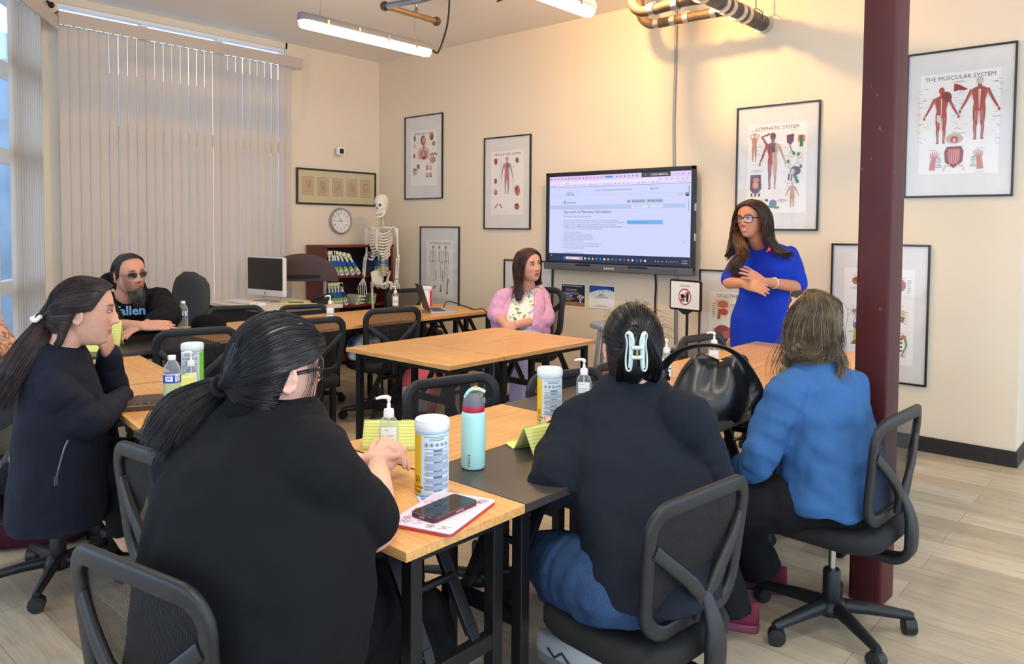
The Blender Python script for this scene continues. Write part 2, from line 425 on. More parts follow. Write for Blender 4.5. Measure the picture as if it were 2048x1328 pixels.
# middle island
table(3.76, -2.67, 'x', OAK, 'near oak-topped table across the end of the middle island', L=.90, W=.43)
table(3.535, -2.0, 'y', OAK, 'far oak-topped table of the middle island, on the window side', L=.90, W=.449)
table(3.985, -2.0, 'y', OAK, 'far oak-topped table of the middle island, on the column side', L=.90, W=.449)
# far row along the window wall
for i, (cy, lf, lb) in enumerate(((-1.10, 'front oak-topped table at the screen end of the far row', 'back oak-topped table at the screen end of the far row, under the laptop'),
                                  (-1.98, 'front oak-topped table in the middle of the far row, behind an empty chair', 'back oak-topped table in the middle of the far row'),
                                  (-2.86, 'front oak-topped table in the far row beside the dark tables', 'back oak-topped table in the far row beside the black cap'))):
    table(2.30, cy, 'y', OAK, lf, L=.88); table(1.885, cy, 'y', OAK, lb, L=.88)
table(2.39, -3.74, 'y', DARKTOP, 'front dark-topped table behind the empty mesh chair on the window side', L=.88)
table(1.975, -3.74, 'y', DARKTOP, 'back dark-topped table under the arms of the man in the hoodie', L=.88)

# ---------------------------------------------------------------- mesh-back task chairs
def mesh_mat():
    t = NT('chair_mesh'); v = t.coord(scale=(250, 0, 250))
    vo = t.n.new('ShaderNodeTexVoronoi'); vo.inputs['Scale'].default_value = 1; vo.feature = 'F1'; vo.inputs['Randomness'].default_value = 0.; t.l.new(v, vo.inputs['Vector'])
    f = t.ramp(vo.outputs['Distance'], [(.30, (1, 1, 1)), (.36, (0, 0, 0))])
    t.set(Base_Color=lin((20, 20, 22)), Roughness=.7)
    tr = t.n.new('ShaderNodeBsdfTransparent'); mx = t.n.new('ShaderNodeMixShader')
    t.l.new(f, mx.inputs[0]); t.l.new(t.b.outputs[0], mx.inputs[1]); t.l.new(tr.outputs[0], mx.inputs[2]); t.l.new(mx.outputs[0], t.out.inputs[0]); return t.m
MESHM = mesh_mat(); SEATM = mat('black_seat_fabric', (18, 19, 21), .85, var=.15, vs=300, bump=.2, bs=700)
def back_pt(u, z):      # curved back surface: u across, z height
    return V3((u, -.205 - .02 * sin(max(0, (z - .5)) * 4) - .10 * (z - .5) * .5 + .55 * u * u, z))
def make_chair(label):
    t = thing('mesh_chair', label, 'chair')
    m = MB(); W = .225
    m.loft([[(x, y, z) for x, y in [(p[0], p[1] + .0) for p in rrect(.46 * k, .45 * k, .13 * k, 5)]] for z, k in ((.372, .84), (.378, .93), (.40, 1.0), (.425, 1.), (.443, .95), (.45, .82), (.452, .4))])
    m.build('seat', SEATM, t, smooth=70)
    out = []
    for (x, y) in rrect(.43, .34, .07, 6):
        z = .66 + y; k = 1 - .10 * max(0, (.66 - z)) / .17; out.append(back_pt(x * k, z))
    m = MB(); m.tube(out, .0215, 12, closed=True, flat=(1.0, .52), up=(0, 1, 0), sq=.45); m.build('back_frame', PLAST, t, smooth=50)
    m = MB()
    for s in (-1, 1):
        m.tube(catmull([back_pt(s * .200, .725) + V3((0, -.002, 0)), back_pt(s * .13, .665) + V3((0, -.010, 0)), back_pt(s * .065, .61) + V3((0, -.016, 0)), back_pt(s * .020, .555) + V3((0, -.020, 0)), back_pt(s * .014, .50) + V3((0, -.022, 0))], 5), [.018] * 5 + [.019] * 5 + [.021] * 5 + [.024] * 6, 12, flat=(1, .5), up=(0, 1, 0), sq=.45)
    st = catmull([back_pt(0, .57) + V3((0, -.018, 0)), (0, -.262, .49), (0, -.268, .42), (0, -.262, .365), (0, -.225, .332), (0, -.15, .33), (0, -.05, .345)], 6)
    m.tube(st, [.020 + .018 * min(1, i / 10) for i in range(len(st))], 12, flat=(1., .42), side=(1, 0, 0), sq=.45)
    m.build('back_spine', PLAST, t, smooth=50)
    def fn(u, v):
        x = (2 * u - 1); y = (2 * v - 1)
        xx = x * sqrt(1 - y ** 6 * .25) if abs(y) > 0 else x
        yy = y * sqrt(1 - x ** 6 * .25)
        z = .66 + yy * .165; k = 1 - .10 * max(0, (.66 - z)) / .17
        return back_pt(xx * .21 * k, z) + V3((0, .008, 0))
    m = MB(); m.grid(fn, 14, 10); m.build('mesh_panel', MESHM, t, smooth=180)
    m = MB(); m.lathe([(.013, .18), (.013, .375)], 14); m.build('gas_lift', CHROME, t)
    m = MB(); m.box((0, -.01, .362), (.16, .22, .03)); m.tube([(.05, .02, .36), (.17, .03, .352), (.21, .03, .352)], .007, 8); m.build('tilt_mechanism', PLAST, t, smooth=40, bevel=.006)
    m = MB(); m.lathe([(.026, .05), (.031, .055), (.031, .215), (.027, .222), (.02, .222)], 18)
    m.lathe([(.03, .05), (.055, .06), (.06, .085), (.045, .108), (.028, .115)], 20)
    for i in range(5):
        a = 2 * pi * i / 5 + .3; c, s_ = cos(a), sin(a)
        m.tube([(c * .03, s_ * .03, .088), (c * .12, s_ * .12, .085), (c * .27, s_ * .27, .07), (c * .285, s_ * .285, .068)], [.027, .024, .018, .014], 10, flat=(1., .85))
    m.build('star_base', PLAST, t, smooth=60)
    for i in range(5):
        a = 2 * pi * i / 5 + .3; c, s_ = cos(a) * .272, sin(a) * .272; b = a + 1.2 * i
        m = MB(); Mw = Matrix.Translation((c, s_, .028)) @ Matrix.Rotation(b, 4, 'Z') @ Matrix.Rotation(pi / 2, 4, 'X')
        for dz in (-.014, .014): m.lathe([(.006, dz - .009), (.025, dz - .008), (.028, dz - .004), (.028, dz + .004), (.025, dz + .008), (.006, dz + .009)], 16, Mw)
        m.tube([(c, s_, .03), (c, s_, .066)], .008, 8); m.lathe([(.030, -.02), (.031, -.008), (.031, .008), (.030, .02)], 12, Mw @ Matrix.Translation((0, .004, 0)))
        m.build('caster', PLAST, t)
    return t
_ch = []
def chair(x, y, face, label, dz=0., s=1.):
    """face: direction the sitter looks, degrees from +X"""
    rz = radians(face) - pi / 2
    if not _ch: c = make_chair(label); _ch.append(c); c.location = (x, y, dz); c.rotation_euler = (0, 0, rz)
    else: c = dup(_ch[0], (x, y, dz), rz, label)
    c.scale = (s, s, s * 1.0)
    return c
# ---------------------------------------------------------------- chairs in the room
chair(5.54, -4.82, 100, 'mesh-back chair at the bottom left, under the woman in the black T-shirt', s=.97)
chair(5.96, -3.84, 174, 'mesh-back chair under the woman in the navy sweatshirt with the hair claw', s=.96)
chair(6.13, -2.76, 177, 'mesh-back chair under the woman in the denim shirt, beside the red column')
chair(3.62, -4.55, 112, 'mesh-back chair under the woman with the long ponytail at the left edge')
chair(4.93, -4.50, 96, 'mesh-back chair half hidden between the two women on the left side')
chair(2.52, -3.46, 164, 'empty mesh-back chair pushed up to the dark table, seen from behind', s=1.03)
chair(2.55, -2.72, 172, 'empty mesh-back chair behind the black-haired woman\'s glasses', s=1.03)
chair(2.40, -1.90, 168, 'empty mesh-back chair at the middle of the far row, seen from behind', s=1.03)
chair(1.52, -2.62, -28, 'empty mesh-back chair between the far row and the office chair', s=.98)
chair(1.60, -2.00, -20, 'empty mesh-back chair between the far row and the white desk', s=.95)
chair(1.30, -.55, -12, 'empty mesh-back chair in the corner by the skeleton', s=1.)
chair(5.00, -3.47, -13, 'empty mesh-back chair facing the mint bottle across the oak table')
chair(5.17, -2.92, -14, 'empty mesh-back chair behind the far yellow wipes tub', s=.97)
chair(5.16, -2.43, -10, 'empty mesh-back chair behind the head of the woman with the hair claw', s=.95)
chair(5.14, -1.52, -8, 'empty mesh-back chair tucked under the oak tables before the presenter', s=1.)
chair(5.74, -1.95, 180, 'mesh-back chair behind the red column, only its base in view', s=.95)
# ---------------------------------------------------------------- posters on the screen wall
PRINT = paint_mat('printed_ink', .55); FRAMEM = mat('black_poster_frame', (24, 24, 27), .3, 0, .6)
def glaze_mat():
    t = NT('poster_plastic_cover'); n = t.noise(t.coord(scale=(5, 1, 2.2)), 1.2, 1)
    b = t.n.new('ShaderNodeBump'); b.inputs['Strength'].default_value = .25; b.inputs['Distance'].default_value = .02; t.l.new(n, b.inputs['Height'])
    tr = t.n.new('ShaderNodeBsdfTransparent'); gl = t.n.new('ShaderNodeBsdfGlossy'); gl.inputs['Roughness'].default_value = .06; t.l.new(b.outputs[0], gl.inputs['Normal'])
    mx = t.n.new('ShaderNodeMixShader'); t.l.new(t.sheen_factor(.035, .35, 4., b.outputs[0]), mx.inputs[0]); t.l.new(tr.outputs[0], mx.inputs[1]); t.l.new(gl.outputs[0], mx.inputs[2]); t.l.new(mx.outputs[0], t.out.inputs[0]); return t.m
GLAZE = glaze_mat(); MATBOARD = mat('poster_backing', (224, 222, 219), .8, var=.04, vs=9)
class Art:
    """flat printed graphics, drawn in metres on a sheet; later shapes lie over earlier ones"""
    def __init__(s): s.m = MB(); s.k = 0
    def _M(s): s.k += 1; return Matrix.Rotation(pi / 2, 4, 'X') @ Matrix.Translation((0, 0, .000012 * s.k))
    def poly(s, pts, c): s.m.poly(pts, s._M(), lin(c)); return s
    def rect(s, x, y, w, h, c): return s.poly([(x - w / 2, y - h / 2), (x + w / 2, y - h / 2), (x + w / 2, y + h / 2), (x - w / 2, y + h / 2)], c)
    def ell(s, x, y, rx, ry, c, rot=0, n=18):
        return s.poly([(x + rx * cos(a) * cos(rot) - ry * sin(a) * sin(rot), y + rx * cos(a) * sin(rot) + ry * sin(a) * cos(rot)) for a in [2 * pi * i / n for i in range(n)]], c)
    def line(s, pts, w, c, w2=None):
        pts = [V3((p[0], p[1], 0)) for p in pts]; n = len(pts); L = []; R_ = []
        for i, p in enumerate(pts):
            d = (pts[min(i + 1, n - 1)] - pts[max(i - 1, 0)]).normalized(); q = V3((-d.y, d.x, 0)); ww = (w + ((w2 if w2 is not None else w) - w) * i / max(1, n - 1)) / 2
            L.append(p + q * ww); R_.append(p - q * ww)
        M = s._M()
        for i in range(n - 1): s.m.poly([tuple(L[i]), tuple(R_[i]), tuple(R_[i + 1]), tuple(L[i + 1])], M, lin(c))
        return s
    def ring(s, x, y, r, w, c, n=36):
        M = s._M()
        for i in range(n):
            a, b = 2 * pi * i / n, 2 * pi * (i + 1) / n
            s.m.poly([(x + r * cos(a), y + r * sin(a)), (x + r * cos(b), y + r * sin(b)), (x + (r - w) * cos(b), y + (r - w) * sin(b)), (x + (r - w) * cos(a), y + (r - w) * sin(a))], M, lin(c))
        return s
    def text(s, t, x, y, size, c=(40, 40, 45), align='CENTER', bold=0.):
        s.m.text(t, size, s._M() @ Matrix.Translation((x, y, 0)), lin(c), align, bold); return s
    def small(s, x, y, w, h, rows, c=(120, 118, 116), seed=1, dens=.8):
        """blocks of captions too small to read in the photo"""
        r = random.Random(seed); M = s._M()
        for i in range(rows):
            yy = y + h / 2 - h * (i + .5) / rows; ww = w * r.uniform(.45, 1)
            s.m.poly([(x - ww / 2, yy - h / rows * .16), (x + ww / 2, yy - h / rows * .16), (x + ww / 2, yy + h / rows * .16), (x - ww / 2, yy + h / rows * .16)], M, lin(c))
        return s
    def build(s, parent, name='print', mat_=None):
        return s.m.build(name, mat_ or PRINT, parent, smooth=0, cols=True)
def body_fig(a, x, y, h, c, dark, light=None, back=False, half=None, arm=.16, up=False, mus=True):
    """standing anatomical figure, feet at y, height h"""
    k = h
    def P(*p): return [(x + px * k, y + py * k) for px, py in p]
    c2 = half or c
    a.ell(x, y + .935 * k, .045 * k, .062 * k, c); a.poly(P((-.025, .90), (.025, .90), (.03, .82), (-.03, .82)), c)
    tor = [(0, .85), (.06, .835), (.115, .80), (.10, .70), (.075, .60), (.085, .53), (.09, .48), (0, .46)]
    a.poly(P(*tor), c2); a.poly(P(*[(-p[0], p[1]) for p in tor]), c)
    for s in (-1, 1):
        cc = c2 if s > 0 else c
        if up: a.line(P((s * .10, .81), (s * .17, .90), (s * .05, .97)), .045 * k, cc, .03 * k)
        else:
            a.line(P((s * .105, .80), (s * (.13 + arm * .25), .65), (s * (.12 + arm * .75), .50)), .055 * k, cc, .028 * k); a.ell(x + s * (.125 + arm * .8) * k, y + .465 * k, .018 * k, .032 * k, cc)
        a.line(P((s * .045, .48), (s * .05, .36), (s * .045, .27), (s * .055, .20), (s * .045, .03)), .085 * k, cc, .03 * k); a.ell(x + s * .05 * k, y + .018 * k, .026 * k, .015 * k, cc)
    if mus:
        r = random.Random(int(x * 1000 + y * 77))
        for s in (-1, 1):
            for i in range(5): a.line(P((s * .01, .82 - i * .055), (s * (.085 - .006 * i), .79 - i * .05)), .008 * k, dark, .003 * k)
            for i in range(4): a.line(P((s * (.025 + i * .014), .46), (s * (.03 + i * .011), .30)), .006 * k, dark if i % 2 else (light or dark), .003 * k)
            for i in range(3): a.line(P((s * (.04 + i * .012), .24), (s * (.042 + i * .006), .08)), .006 * k, (light or dark) if i % 2 else dark, .003 * k)
            if not up:
                for i in range(2): a.line(P((s * (.10 + .02 * i), .78), (s * (.135 + arm * .25), .62), (s * (.12 + arm * .7), .52)), .006 * k, dark if i else (light or dark), .003 * k)
        if light: a.line(P((0, .80), (0, .50)), (.035 if back else .02) * k, light, .012 * k)
def skel_fig(a, x, y, h, c=(150, 128, 84), side=False):
    k = h
    def P(*p): return [(x + px * k, y + py * k) for px, py in p]
    a.ell(x, y + .94 * k, .038 * k, .052 * k, c); a.line(P((0, .88), (.01 if side else 0, .48)), .016 * k, c)
    for i in range(8):
        w = (.05 + .03 * sin(pi * (i + 1) / 8)) * (.7 if side else 1)
        a.line(P((-w, .79 - i * .024), (0, .80 - i * .022), (w, .79 - i * .024)), .006 * k, c)
    a.ell(x, y + .505 * k, .06 * k * (.6 if side else 1), .035 * k, c); a.ell(x, y + .50 * k, .02 * k, .018 * k, (236, 232, 224))
    for s in ((1,) if side else (-1, 1)):
        a.line(P((s * .01, .825), (s * .095, .815)), .01 * k, c)
        a.line(P((s * .10, .81), (s * .115, .64), (s * .12, .50)), .013 * k, c); a.ell(x + s * .125 * k, y + .46 * k, .013 * k, .03 * k, c)
        a.line(P((s * .055, .49), (s * .05, .28), (s * .05, .03)), .017 * k, c); a.ell(x + s * .055 * k, y + .015 * k, .024 * k, .011 * k, c); a.ell(x + s * .05 * k, y + .28 * k, .016 * k, .016 * k, c)
def organ(a, x, y, w, h, c, d, seed):
    """small organ drawing: lobed body with vessels and captions round it"""
    r = random.Random(seed)
    for i in range(8): a.small(x + r.uniform(-.85, .85) * w, y + r.uniform(-.7, .7) * h, w * .3, h * .06, 1, (165, 160, 156), seed * 9 + i)
    a.ell(x, y, w * .42, h * .45, c, r.uniform(-.3, .3)); a.ell(x - w * .1, y + h * .08, w * .25, h * .3, d, .5)
    for i in range(4): a.line([(x + r.uniform(-.3, .3) * w, y + r.uniform(-.3, .3) * h), (x, y), (x + r.uniform(-.35, .35) * w, y + r.uniform(-.4, .4) * h)], w * .05, (222, 190, 178) if i % 2 else d, w * .02)
def captions(a, x, y, w, h, n, seed, hole=.35):
    r = random.Random(seed)
    for i in range(n):
        s = -1 if i % 2 else 1; px = x + s * w * r.uniform(hole, .5); a.small(px, y + h * r.uniform(-.5, .5), w * r.uniform(.06, .14), .006, 1, (150, 148, 146), seed + i)
def poster(x0, x1, z0, z1, label, title, draw, sheet=(.45, .63), dy=-.015, tsize=.034):
    w, h = x1 - x0, z1 - z0; cx, cz = (x0 + x1) / 2, (z0 + z1) / 2
    r = thing('framed_poster', label, 'poster', (cx, -.004, cz), 0, 'framed anatomy posters on the screen wall')
    m = MB(); b = .012
    for s in (-1, 1): m.box((s * (w - b) / 2, -.008, 0), (b, .02, h)); m.box((0, -.008, s * (h - b) / 2), (w - b, .02, b))
    m.build('frame', FRAMEM, r, smooth=0, bevel=.002)
    m = MB(); m.box((0, -.002, 0), (w - b, .006, h - b)); m.build('backing_board', MATBOARD, r, smooth=0)
    m = MB(); m.box((0, -.0058, dy), (sheet[0], .001, sheet[1])); m.build('poster_sheet', mat('poster_paper', (240, 237, 232), .6), r, smooth=0)
    a = Art(); a.m_y = 0
    if title: a.text(title, 0, sheet[1] / 2 - .034 + dy, tsize, (66, 62, 66))
    draw(a, dy)
    o = a.build(r, 'print'); o.location = (0, -.0066, 0)
    m = MB(); m.box((0, -.0125, 0), (w - 2 * b, .001, h - 2 * b)); m.build('plastic_cover', GLAZE, r, smooth=0)
    return r
RED, DRED, CREAMY = (176, 66, 56), (128, 36, 36), (226, 200, 184)
def d_musc(a, dy):
    captions(a, -.11, .06, .24, .36, 60, 5, .32); captions(a, .115, .06, .24, .42, 60, 6, .32)
    body_fig(a, -.10, -.13, .37, RED, DRED, CREAMY, arm=.18); body_fig(a, .115, -.115, .40, RED, DRED, CREAMY, back=True, arm=.18)
    a.ell(.115, .26, .02, .024, (205, 190, 184)); a.ell(-.07, .175, .028, .034, DRED, .4); a.poly([(-.125, .06), (-.10, .055), (-.10, .0), (-.125, .02)], (224, 208, 200))
    a.poly([(-.03, .255), (-.03, .205), (.0, .21), (.03, .205), (.05, .212), (.03, .225), (.0, .245)], (150, 36, 40)); a.small(0, .265, .08, .012, 2)
    a.ell(-.02, -.10, .05, .032, (196, 176, 140)); a.ell(-.02, -.105, .024, .022, RED); a.ell(-.02, -.11, .008, .012, CREAMY); a.small(-.02, -.06, .06, .008, 1)
    a.poly([(-.06, -.15), (.02, -.15), (.035, -.18), (.03, -.25), (-.02, -.29), (-.07, -.25), (-.075, -.18)], DRED); a.poly([(-.05, -.165), (.01, -.165), (.02, -.19), (.015, -.24), (-.02, -.27), (-.055, -.24), (-.06, -.19)], (190, 84, 74))
    for i in range(5): a.line([(-.045 + i * .013, -.17), (-.04 + i * .01, -.26)], .003, CREAMY)
    for s in (-1, 1): a.line([(-.02 + s * .02, -.27), (-.02 + s * .05, -.275), (-.02 + s * .06, -.31)], .014, (214, 196, 170), .006)
    for x, f in ((-.145, 1), (.13, -1)):
        a.line([(x, -.30), (x + .005 * f, -.25), (x + .012 * f, -.21)], .036, (196, 120, 104), .026)
        for i in range(5): a.line([(x + (i - 2) * .009 + .01 * f, -.22), (x + (i - 2) * .013 + .014 * f, -.185 + .006 * (2 - abs(i - 2)))], .007, (206, 136, 118), .004)
        a.small(x + .04 * f, -.25, .04, .07, 7, seed=4); a.small(x, -.168, .09, .006, 1)
    a.small(.13, -.318, .1, .004, 1)
def d_lymph(a, dy):
    captions(a, -.02, .03, .3, .40, 80, 15, .28)
    body_fig(a, -.175, .05, .22, (196, 140, 112), (160, 100, 80), up=True)
    body_fig(a, -.03, -.165, .42, (168, 64, 66), (120, 34, 40), (222, 196, 170), half=(206, 168, 140), arm=.14)
    a.line([(-.075, .17), (-.115, .235), (-.05, .255)], .022, (150, 78, 80), .016); a.ell(-.03, .235, .022, .028, (96, 70, 62)); a.rect(-.025, .15, .028, .07, (70, 86, 104))
    a.poly([(.075, .235), (.13, .245), (.128, .19), (.105, .16), (.075, .185)], (104, 50, 70)); a.rect(.185, .205, .05, .05, (206, 110, 84)); a.line([(.18, .23), (.185, .18), (.185, .145)], .02, (44, 112, 66), .026)
    a.line([(.10, .16), (.11, .13), (.13, .10)], .006, (60, 90, 60)); r = random.Random(2)
    pts = [(.13 + .05 * cos(i * .9) * (1 + .3 * (i % 2)), .045 + .05 * sin(i * .9)) for i in range(7)]
    for i in range(7): a.ring(pts[i][0], pts[i][1], .022, .003, (196, 168, 104), 10)
    for p in ((.13, .10), (.09, .04), (.185, .0), (.165, .09)): a.ell(p[0], p[1], .011, .013, (50, 128, 78))
    a.ell(.145, -.03, .04, .034, (104, 88, 116)); a.ell(.125, -.035, .016, .02, (206, 196, 206)); a.line([(.10, -.05), (.095, -.10)], .012, (54, 62, 120)); a.line([(.12, -.06), (.115, -.105)], .012, (176, 50, 60)); a.line([(.14, -.06), (.165, -.12)], .02, (48, 130, 84), .024)
    a.poly([(-.20, -.05), (-.12, -.05), (-.115, -.16), (-.14, -.19), (-.18, -.19), (-.205, -.16)], (98, 58, 84)); a.ell(-.155, -.09, .026, .018, (206, 130, 110)); a.ell(-.16, -.13, .024, .026, (214, 150, 130)); a.small(-.155, -.02, .1, .012, 2)
    for s in (-.19, -.16, -.13): a.line([(s, -.19), (s, -.215)], .012, (86, 56, 70))
    a.poly([(-.13, -.235), (-.115, -.245), (-.10, -.235), (-.10, -.29), (-.115, -.28), (-.13, -.29)], (230, 170, 96)); a.ell(-.02, -.27, .03, .03, (120, 110, 146)); a.line([(-.06, -.29), (0, -.30), (.03, -.30)], .016, (66, 140, 86)); a.line([(-.19, -.29), (-.14, -.26)], .01, (60, 54, 66)); a.ell(-.07, -.245, .014, .01, (96, 100, 140)); a.small(.05, -.25, .08, .03, 3, seed=8)
    body_fig(a, .125, -.30, .19, (204, 164, 140), (176, 90, 84), arm=.16); a.small(.125, -.10, .07, .006, 1); a.small(-.16, .285, .1, .012, 2); a.small(.13, .275, .09, .006, 1); a.small(.0, -.318, .06, .004, 1)
def d_resp(a, dy):
    captions(a, 0, .05, .36, .42, 50, 25, .1)
    a.poly([(-.095, -.02), (.095, -.02), (.10, .07), (.06, .105), (.025, .115), (.02, .15), (-.025, .15), (-.03, .11), (-.07, .10), (-.10, .06)], (226, 196, 176))
    a.ell(-.005, .185, .042, .052, (120, 92, 66)); a.ell(.012, .178, .032, .042, (214, 160, 136)); a.line([(.01, .16), (.004, .06)], .016, (170, 60, 56)); a.ell(-.035, .03, .034, .052, (206, 150, 140)); a.ell(.04, .03, .034, .052, (206, 150, 140)); a.ell(.01, -.008, .028, .02, (140, 44, 40))
    for s in (-1, 1):
        for i in range(4): a.line([(s * .01, .07), (s * (.03 + .008 * i), .05 - .02 * i)], .004, (128, 40, 44))
    a.ell(-.145, .21, .022, .035, (170, 168, 156)); a.ell(-.145, .21, .01, .03, (80, 90, 84)); a.ell(-.145, .13, .02, .02, (190, 188, 180)); a.ell(-.15, .02, .022, .03, (214, 180, 172)); a.ell(-.15, .02, .012, .02, (160, 70, 66))
    a.ell(.13, .215, .034, .042, (176, 112, 92)); a.ell(.14, .205, .018, .026, (150, 56, 52)); a.ell(.165, .14, .026, .028, (150, 140, 104))
    for i in range(5): a.ell(.12 + .022 * i, .02 + .012 * (i % 2), .014, .012, (130, 128, 100))
    a.ell(.15, -.035, .045, .038, (184, 120, 96))
    for i in range(6): a.ell(.15 + .026 * cos(i), -.035 + .022 * sin(i), .011, .009, (214, 160, 136))
    a.ell(-.14, -.14, .034, .024, (190, 100, 96)); a.ell(-.14, -.165, .034, .03, (150, 190, 190)); a.rect(-.085, -.10, .04, .05, (116, 96, 84))
    for i, (x, y) in enumerate(((.06, -.115), (.115, -.115), (.06, -.195), (.115, -.195))):
        a.poly([(x - .016, y - .028), (x + .016, y - .028), (x + .018, y + .01), (x, y + .032), (x - .018, y + .01)], ((190, 104, 100), (206, 150, 110), (176, 140, 84), (110, 96, 150))[i]); a.ell(x, y, .007, .015, (230, 190, 170))
    a.small(.09, -.07, .12, .008, 1); a.small(.06, -.25, .08, .004, 1)
def d_circ(a, dy):
    captions(a, .0, .06, .22, .36, 70, 35, .30)
    body_fig(a, 0, -.11, .37, (190, 150, 150), (150, 52, 56), (176, 60, 66), half=(160, 158, 180), arm=.10)
    a.line([(0, .20), (-.004, .06)], .007, (176, 48, 50)); a.line([(0, .06), (-.02, .0), (-.02, -.09)], .005, (186, 60, 62)); a.line([(0, .06), (.02, .0), (.02, -.09)], .005, (96, 100, 150)); a.ell(.008, .165, .014, .016, (170, 48, 50)); a.ell(-.002, .06, .02, .03, (206, 110, 100))
    for x, y, w, h, c, d in ((-.15, .215, .05, .07, (176, 84, 74), (120, 40, 40)), (.135, .215, .05, .06, (170, 120, 84), (110, 70, 50)), (-.15, .02, .04, .06, (190, 84, 76), (140, 44, 44)), (-.15, -.09, .045, .06, (176, 60, 54), (196, 150, 140)), (.14, -.08, .07, .11, (196, 112, 92), (150, 56, 50)), (.135, -.235, .07, .07, (186, 90, 80), (140, 60, 56))): organ(a, x, y, w * 1.1, h * 1.05, c, d, int(abs(x * 999 + y * 777)))
    for s in (-1, 1): a.line([(-.11, -.20), (-.11 + s * .02, -.215), (-.11 + s * .05, -.25)], .012, (140, 44, 60), .008)
    a.ell(-.11, -.205, .012, .022, (240, 236, 230)); a.small(0, -.29, .06, .004, 1)
def d_skel(a, dy):
    for x, sd in ((-.10, 0), (0, 1), (.10, 0)): captions(a, x, .06, .09, .36, 26, int(x * 500) + 60, .36); skel_fig(a, x, -.085, .34, side=bool(sd))
    for x, y, h in ((-.05, -.06, .1), (.05, -.06, .1)): a.line([(x, y - h / 2), (x, y + h / 2)], .014, (160, 140, 100), .006)
    a.line([(-.10, -.22), (-.06, -.18)], .02, (160, 140, 100)); a.line([(.02, -.25), (.03, -.17)], .03, (150, 130, 90), .012); a.line([(.12, -.25), (.13, -.15), (.135, -.10)], .018, (160, 140, 100)); a.ell(.12, -.255, .018, .012, (160, 140, 100))
    for x in (-.09, .05, .14): a.small(x, -.12, .05, .03, 4, seed=3)
def d_dig(a, dy):
    a.small(-.07, .235, .12, .006, 1)
    a.poly([(-.175, .215), (-.14, .235), (-.08, .23), (-.055, .215), (-.055, .19), (-.04, .165), (-.055, .155), (-.06, .12), (-.075, .09), (-.11, .10), (-.145, .07), (-.155, .08), (-.15, .14)], (232, 196, 176)); a.ell(-.105, .19, .045, .03, (206, 120, 104)); a.ell(-.10, .13, .038, .026, (196, 90, 78)); a.poly([(-.155, .07), (-.145, .15), (-.13, .15), (-.125, .07)], (170, 110, 110)); a.small(-.02, .14, .05, .12, 9, seed=2); a.small(-.185, .14, .03, .12, 7, seed=3)
    a.rect(-.02, .02, .026, .07, (170, 96, 90)); a.ell(-.105, -.035, .075, .06, (160, 84, 78)); a.ell(-.02, -.03, .05, .05, (190, 104, 96)); a.ell(-.12, -.085, .06, .04, (96, 56, 56)); a.ell(-.08, -.05, .03, .03, (190, 118, 108))
    a.ell(-.02, -.12, .045, .04, (206, 150, 130)); a.ell(-.02, -.12, .02, .025, (90, 60, 80))
    for i in range(6): a.ring(-.08 + .03 * i - .05 * (i // 3), -.20 - .035 * (i // 3), .03, .016, (190, 106, 96), 16)
    body_fig(a, .13, -.12, .3, (214, 180, 160), (170, 90, 80)); a.small(-.18, -.1, .03, .2, 12, seed=6); a.small(.05, -.285, .1, .01, 2)
def d_nerv(a, dy):
    a.small(-.14, .255, .09, .012, 2); a.ell(-.135, .215, .04, .03, (196, 110, 90)); a.ell(-.115, .225, .026, .022, (206, 176, 90)); a.ell(-.15, .205, .02, .018, (130, 150, 90)); a.ell(-.145, .225, .016, .016, (190, 70, 66)); a.ell(-.115, .192, .016, .012, (120, 90, 110)); a.small(-.135, .165, .1, .02, 3, seed=1)
    a.small(.145, .245, .09, .008, 1); a.ell(.14, .195, .036, .042, (178, 104, 90))
    for i in range(5): a.line([(.14, .235), (.12 + i * .01, .19), (.14, .155)], .003, (120, 50, 50))
    a.small(.195, .19, .03, .09, 7, seed=2); a.small(.09, .19, .02, .07, 6, seed=9)
    q = (-.155, -.0)
    for i in range(7): a.line([q, (q[0] + .028 * cos(i * .9), q[1] + .03 * sin(i * .9)), (q[0] + .045 * cos(i * .9 + .2), q[1] + .05 * sin(i * .9 + .2))], .007, (186, 176, 140), .002)
    a.ell(q[0], q[1], .014, .013, (150, 128, 90)); a.line([q, (-.145, -.045), (-.16, -.08), (-.145, -.11)], .007, (180, 172, 190)); a.ell(-.148, -.10, .012, .024, (112, 122, 186)); a.line([(-.145, -.12), (-.142, -.17), (-.135, -.215)], .016, (196, 190, 96), .05); a.line([(-.19, -.15), (-.145, -.14), (-.10, -.145)], .008, (206, 200, 120)); a.poly([(-.175, -.235), (-.10, -.235), (-.115, -.205), (-.155, -.205)], (120, 126, 70)); a.small(-.09, .05, .04, .16, 10, seed=5)
    a.ell(.145, -.0, .032, .034, (220, 212, 176)); a.poly([(.115, -.02), (.175, -.02), (.165, -.055), (.125, -.055)], (110, 96, 84))
    for i in range(5): a.line([(.15, .02 - i * .018), (.195, .012 - i * .02)], .006, (170, 150, 110), .003)
    a.small(.15, .055, .07, .006, 1); a.small(.14, -.13, .11, .01, 2, seed=4)
    sp = [(.175 + .012 * sin(i * .5), -.165 - i * .0125) for i in range(11)]; a.line(sp, .014, (132, 148, 104), .008); a.ell(.168, -.155, .018, .015, (176, 134, 96))
    for p in sp: a.line([p, (p[0] + .02, p[1] - .004)], .002, (120, 110, 90))
    for i in range(12): a.ell(.085 + .035 * (i % 3), -.17 - .022 * (i // 3) * 1.2, .008, .007, ((110, 84, 70), (150, 120, 84), (90, 80, 78))[i % 3])
    a.small(.15, -.285, .07, .012, 2)
def d_plain(a, dy):
    a.small(0, .2, .2, .02, 2); body_fig(a, 0, -.2, .34, (206, 176, 160), (150, 70, 66))
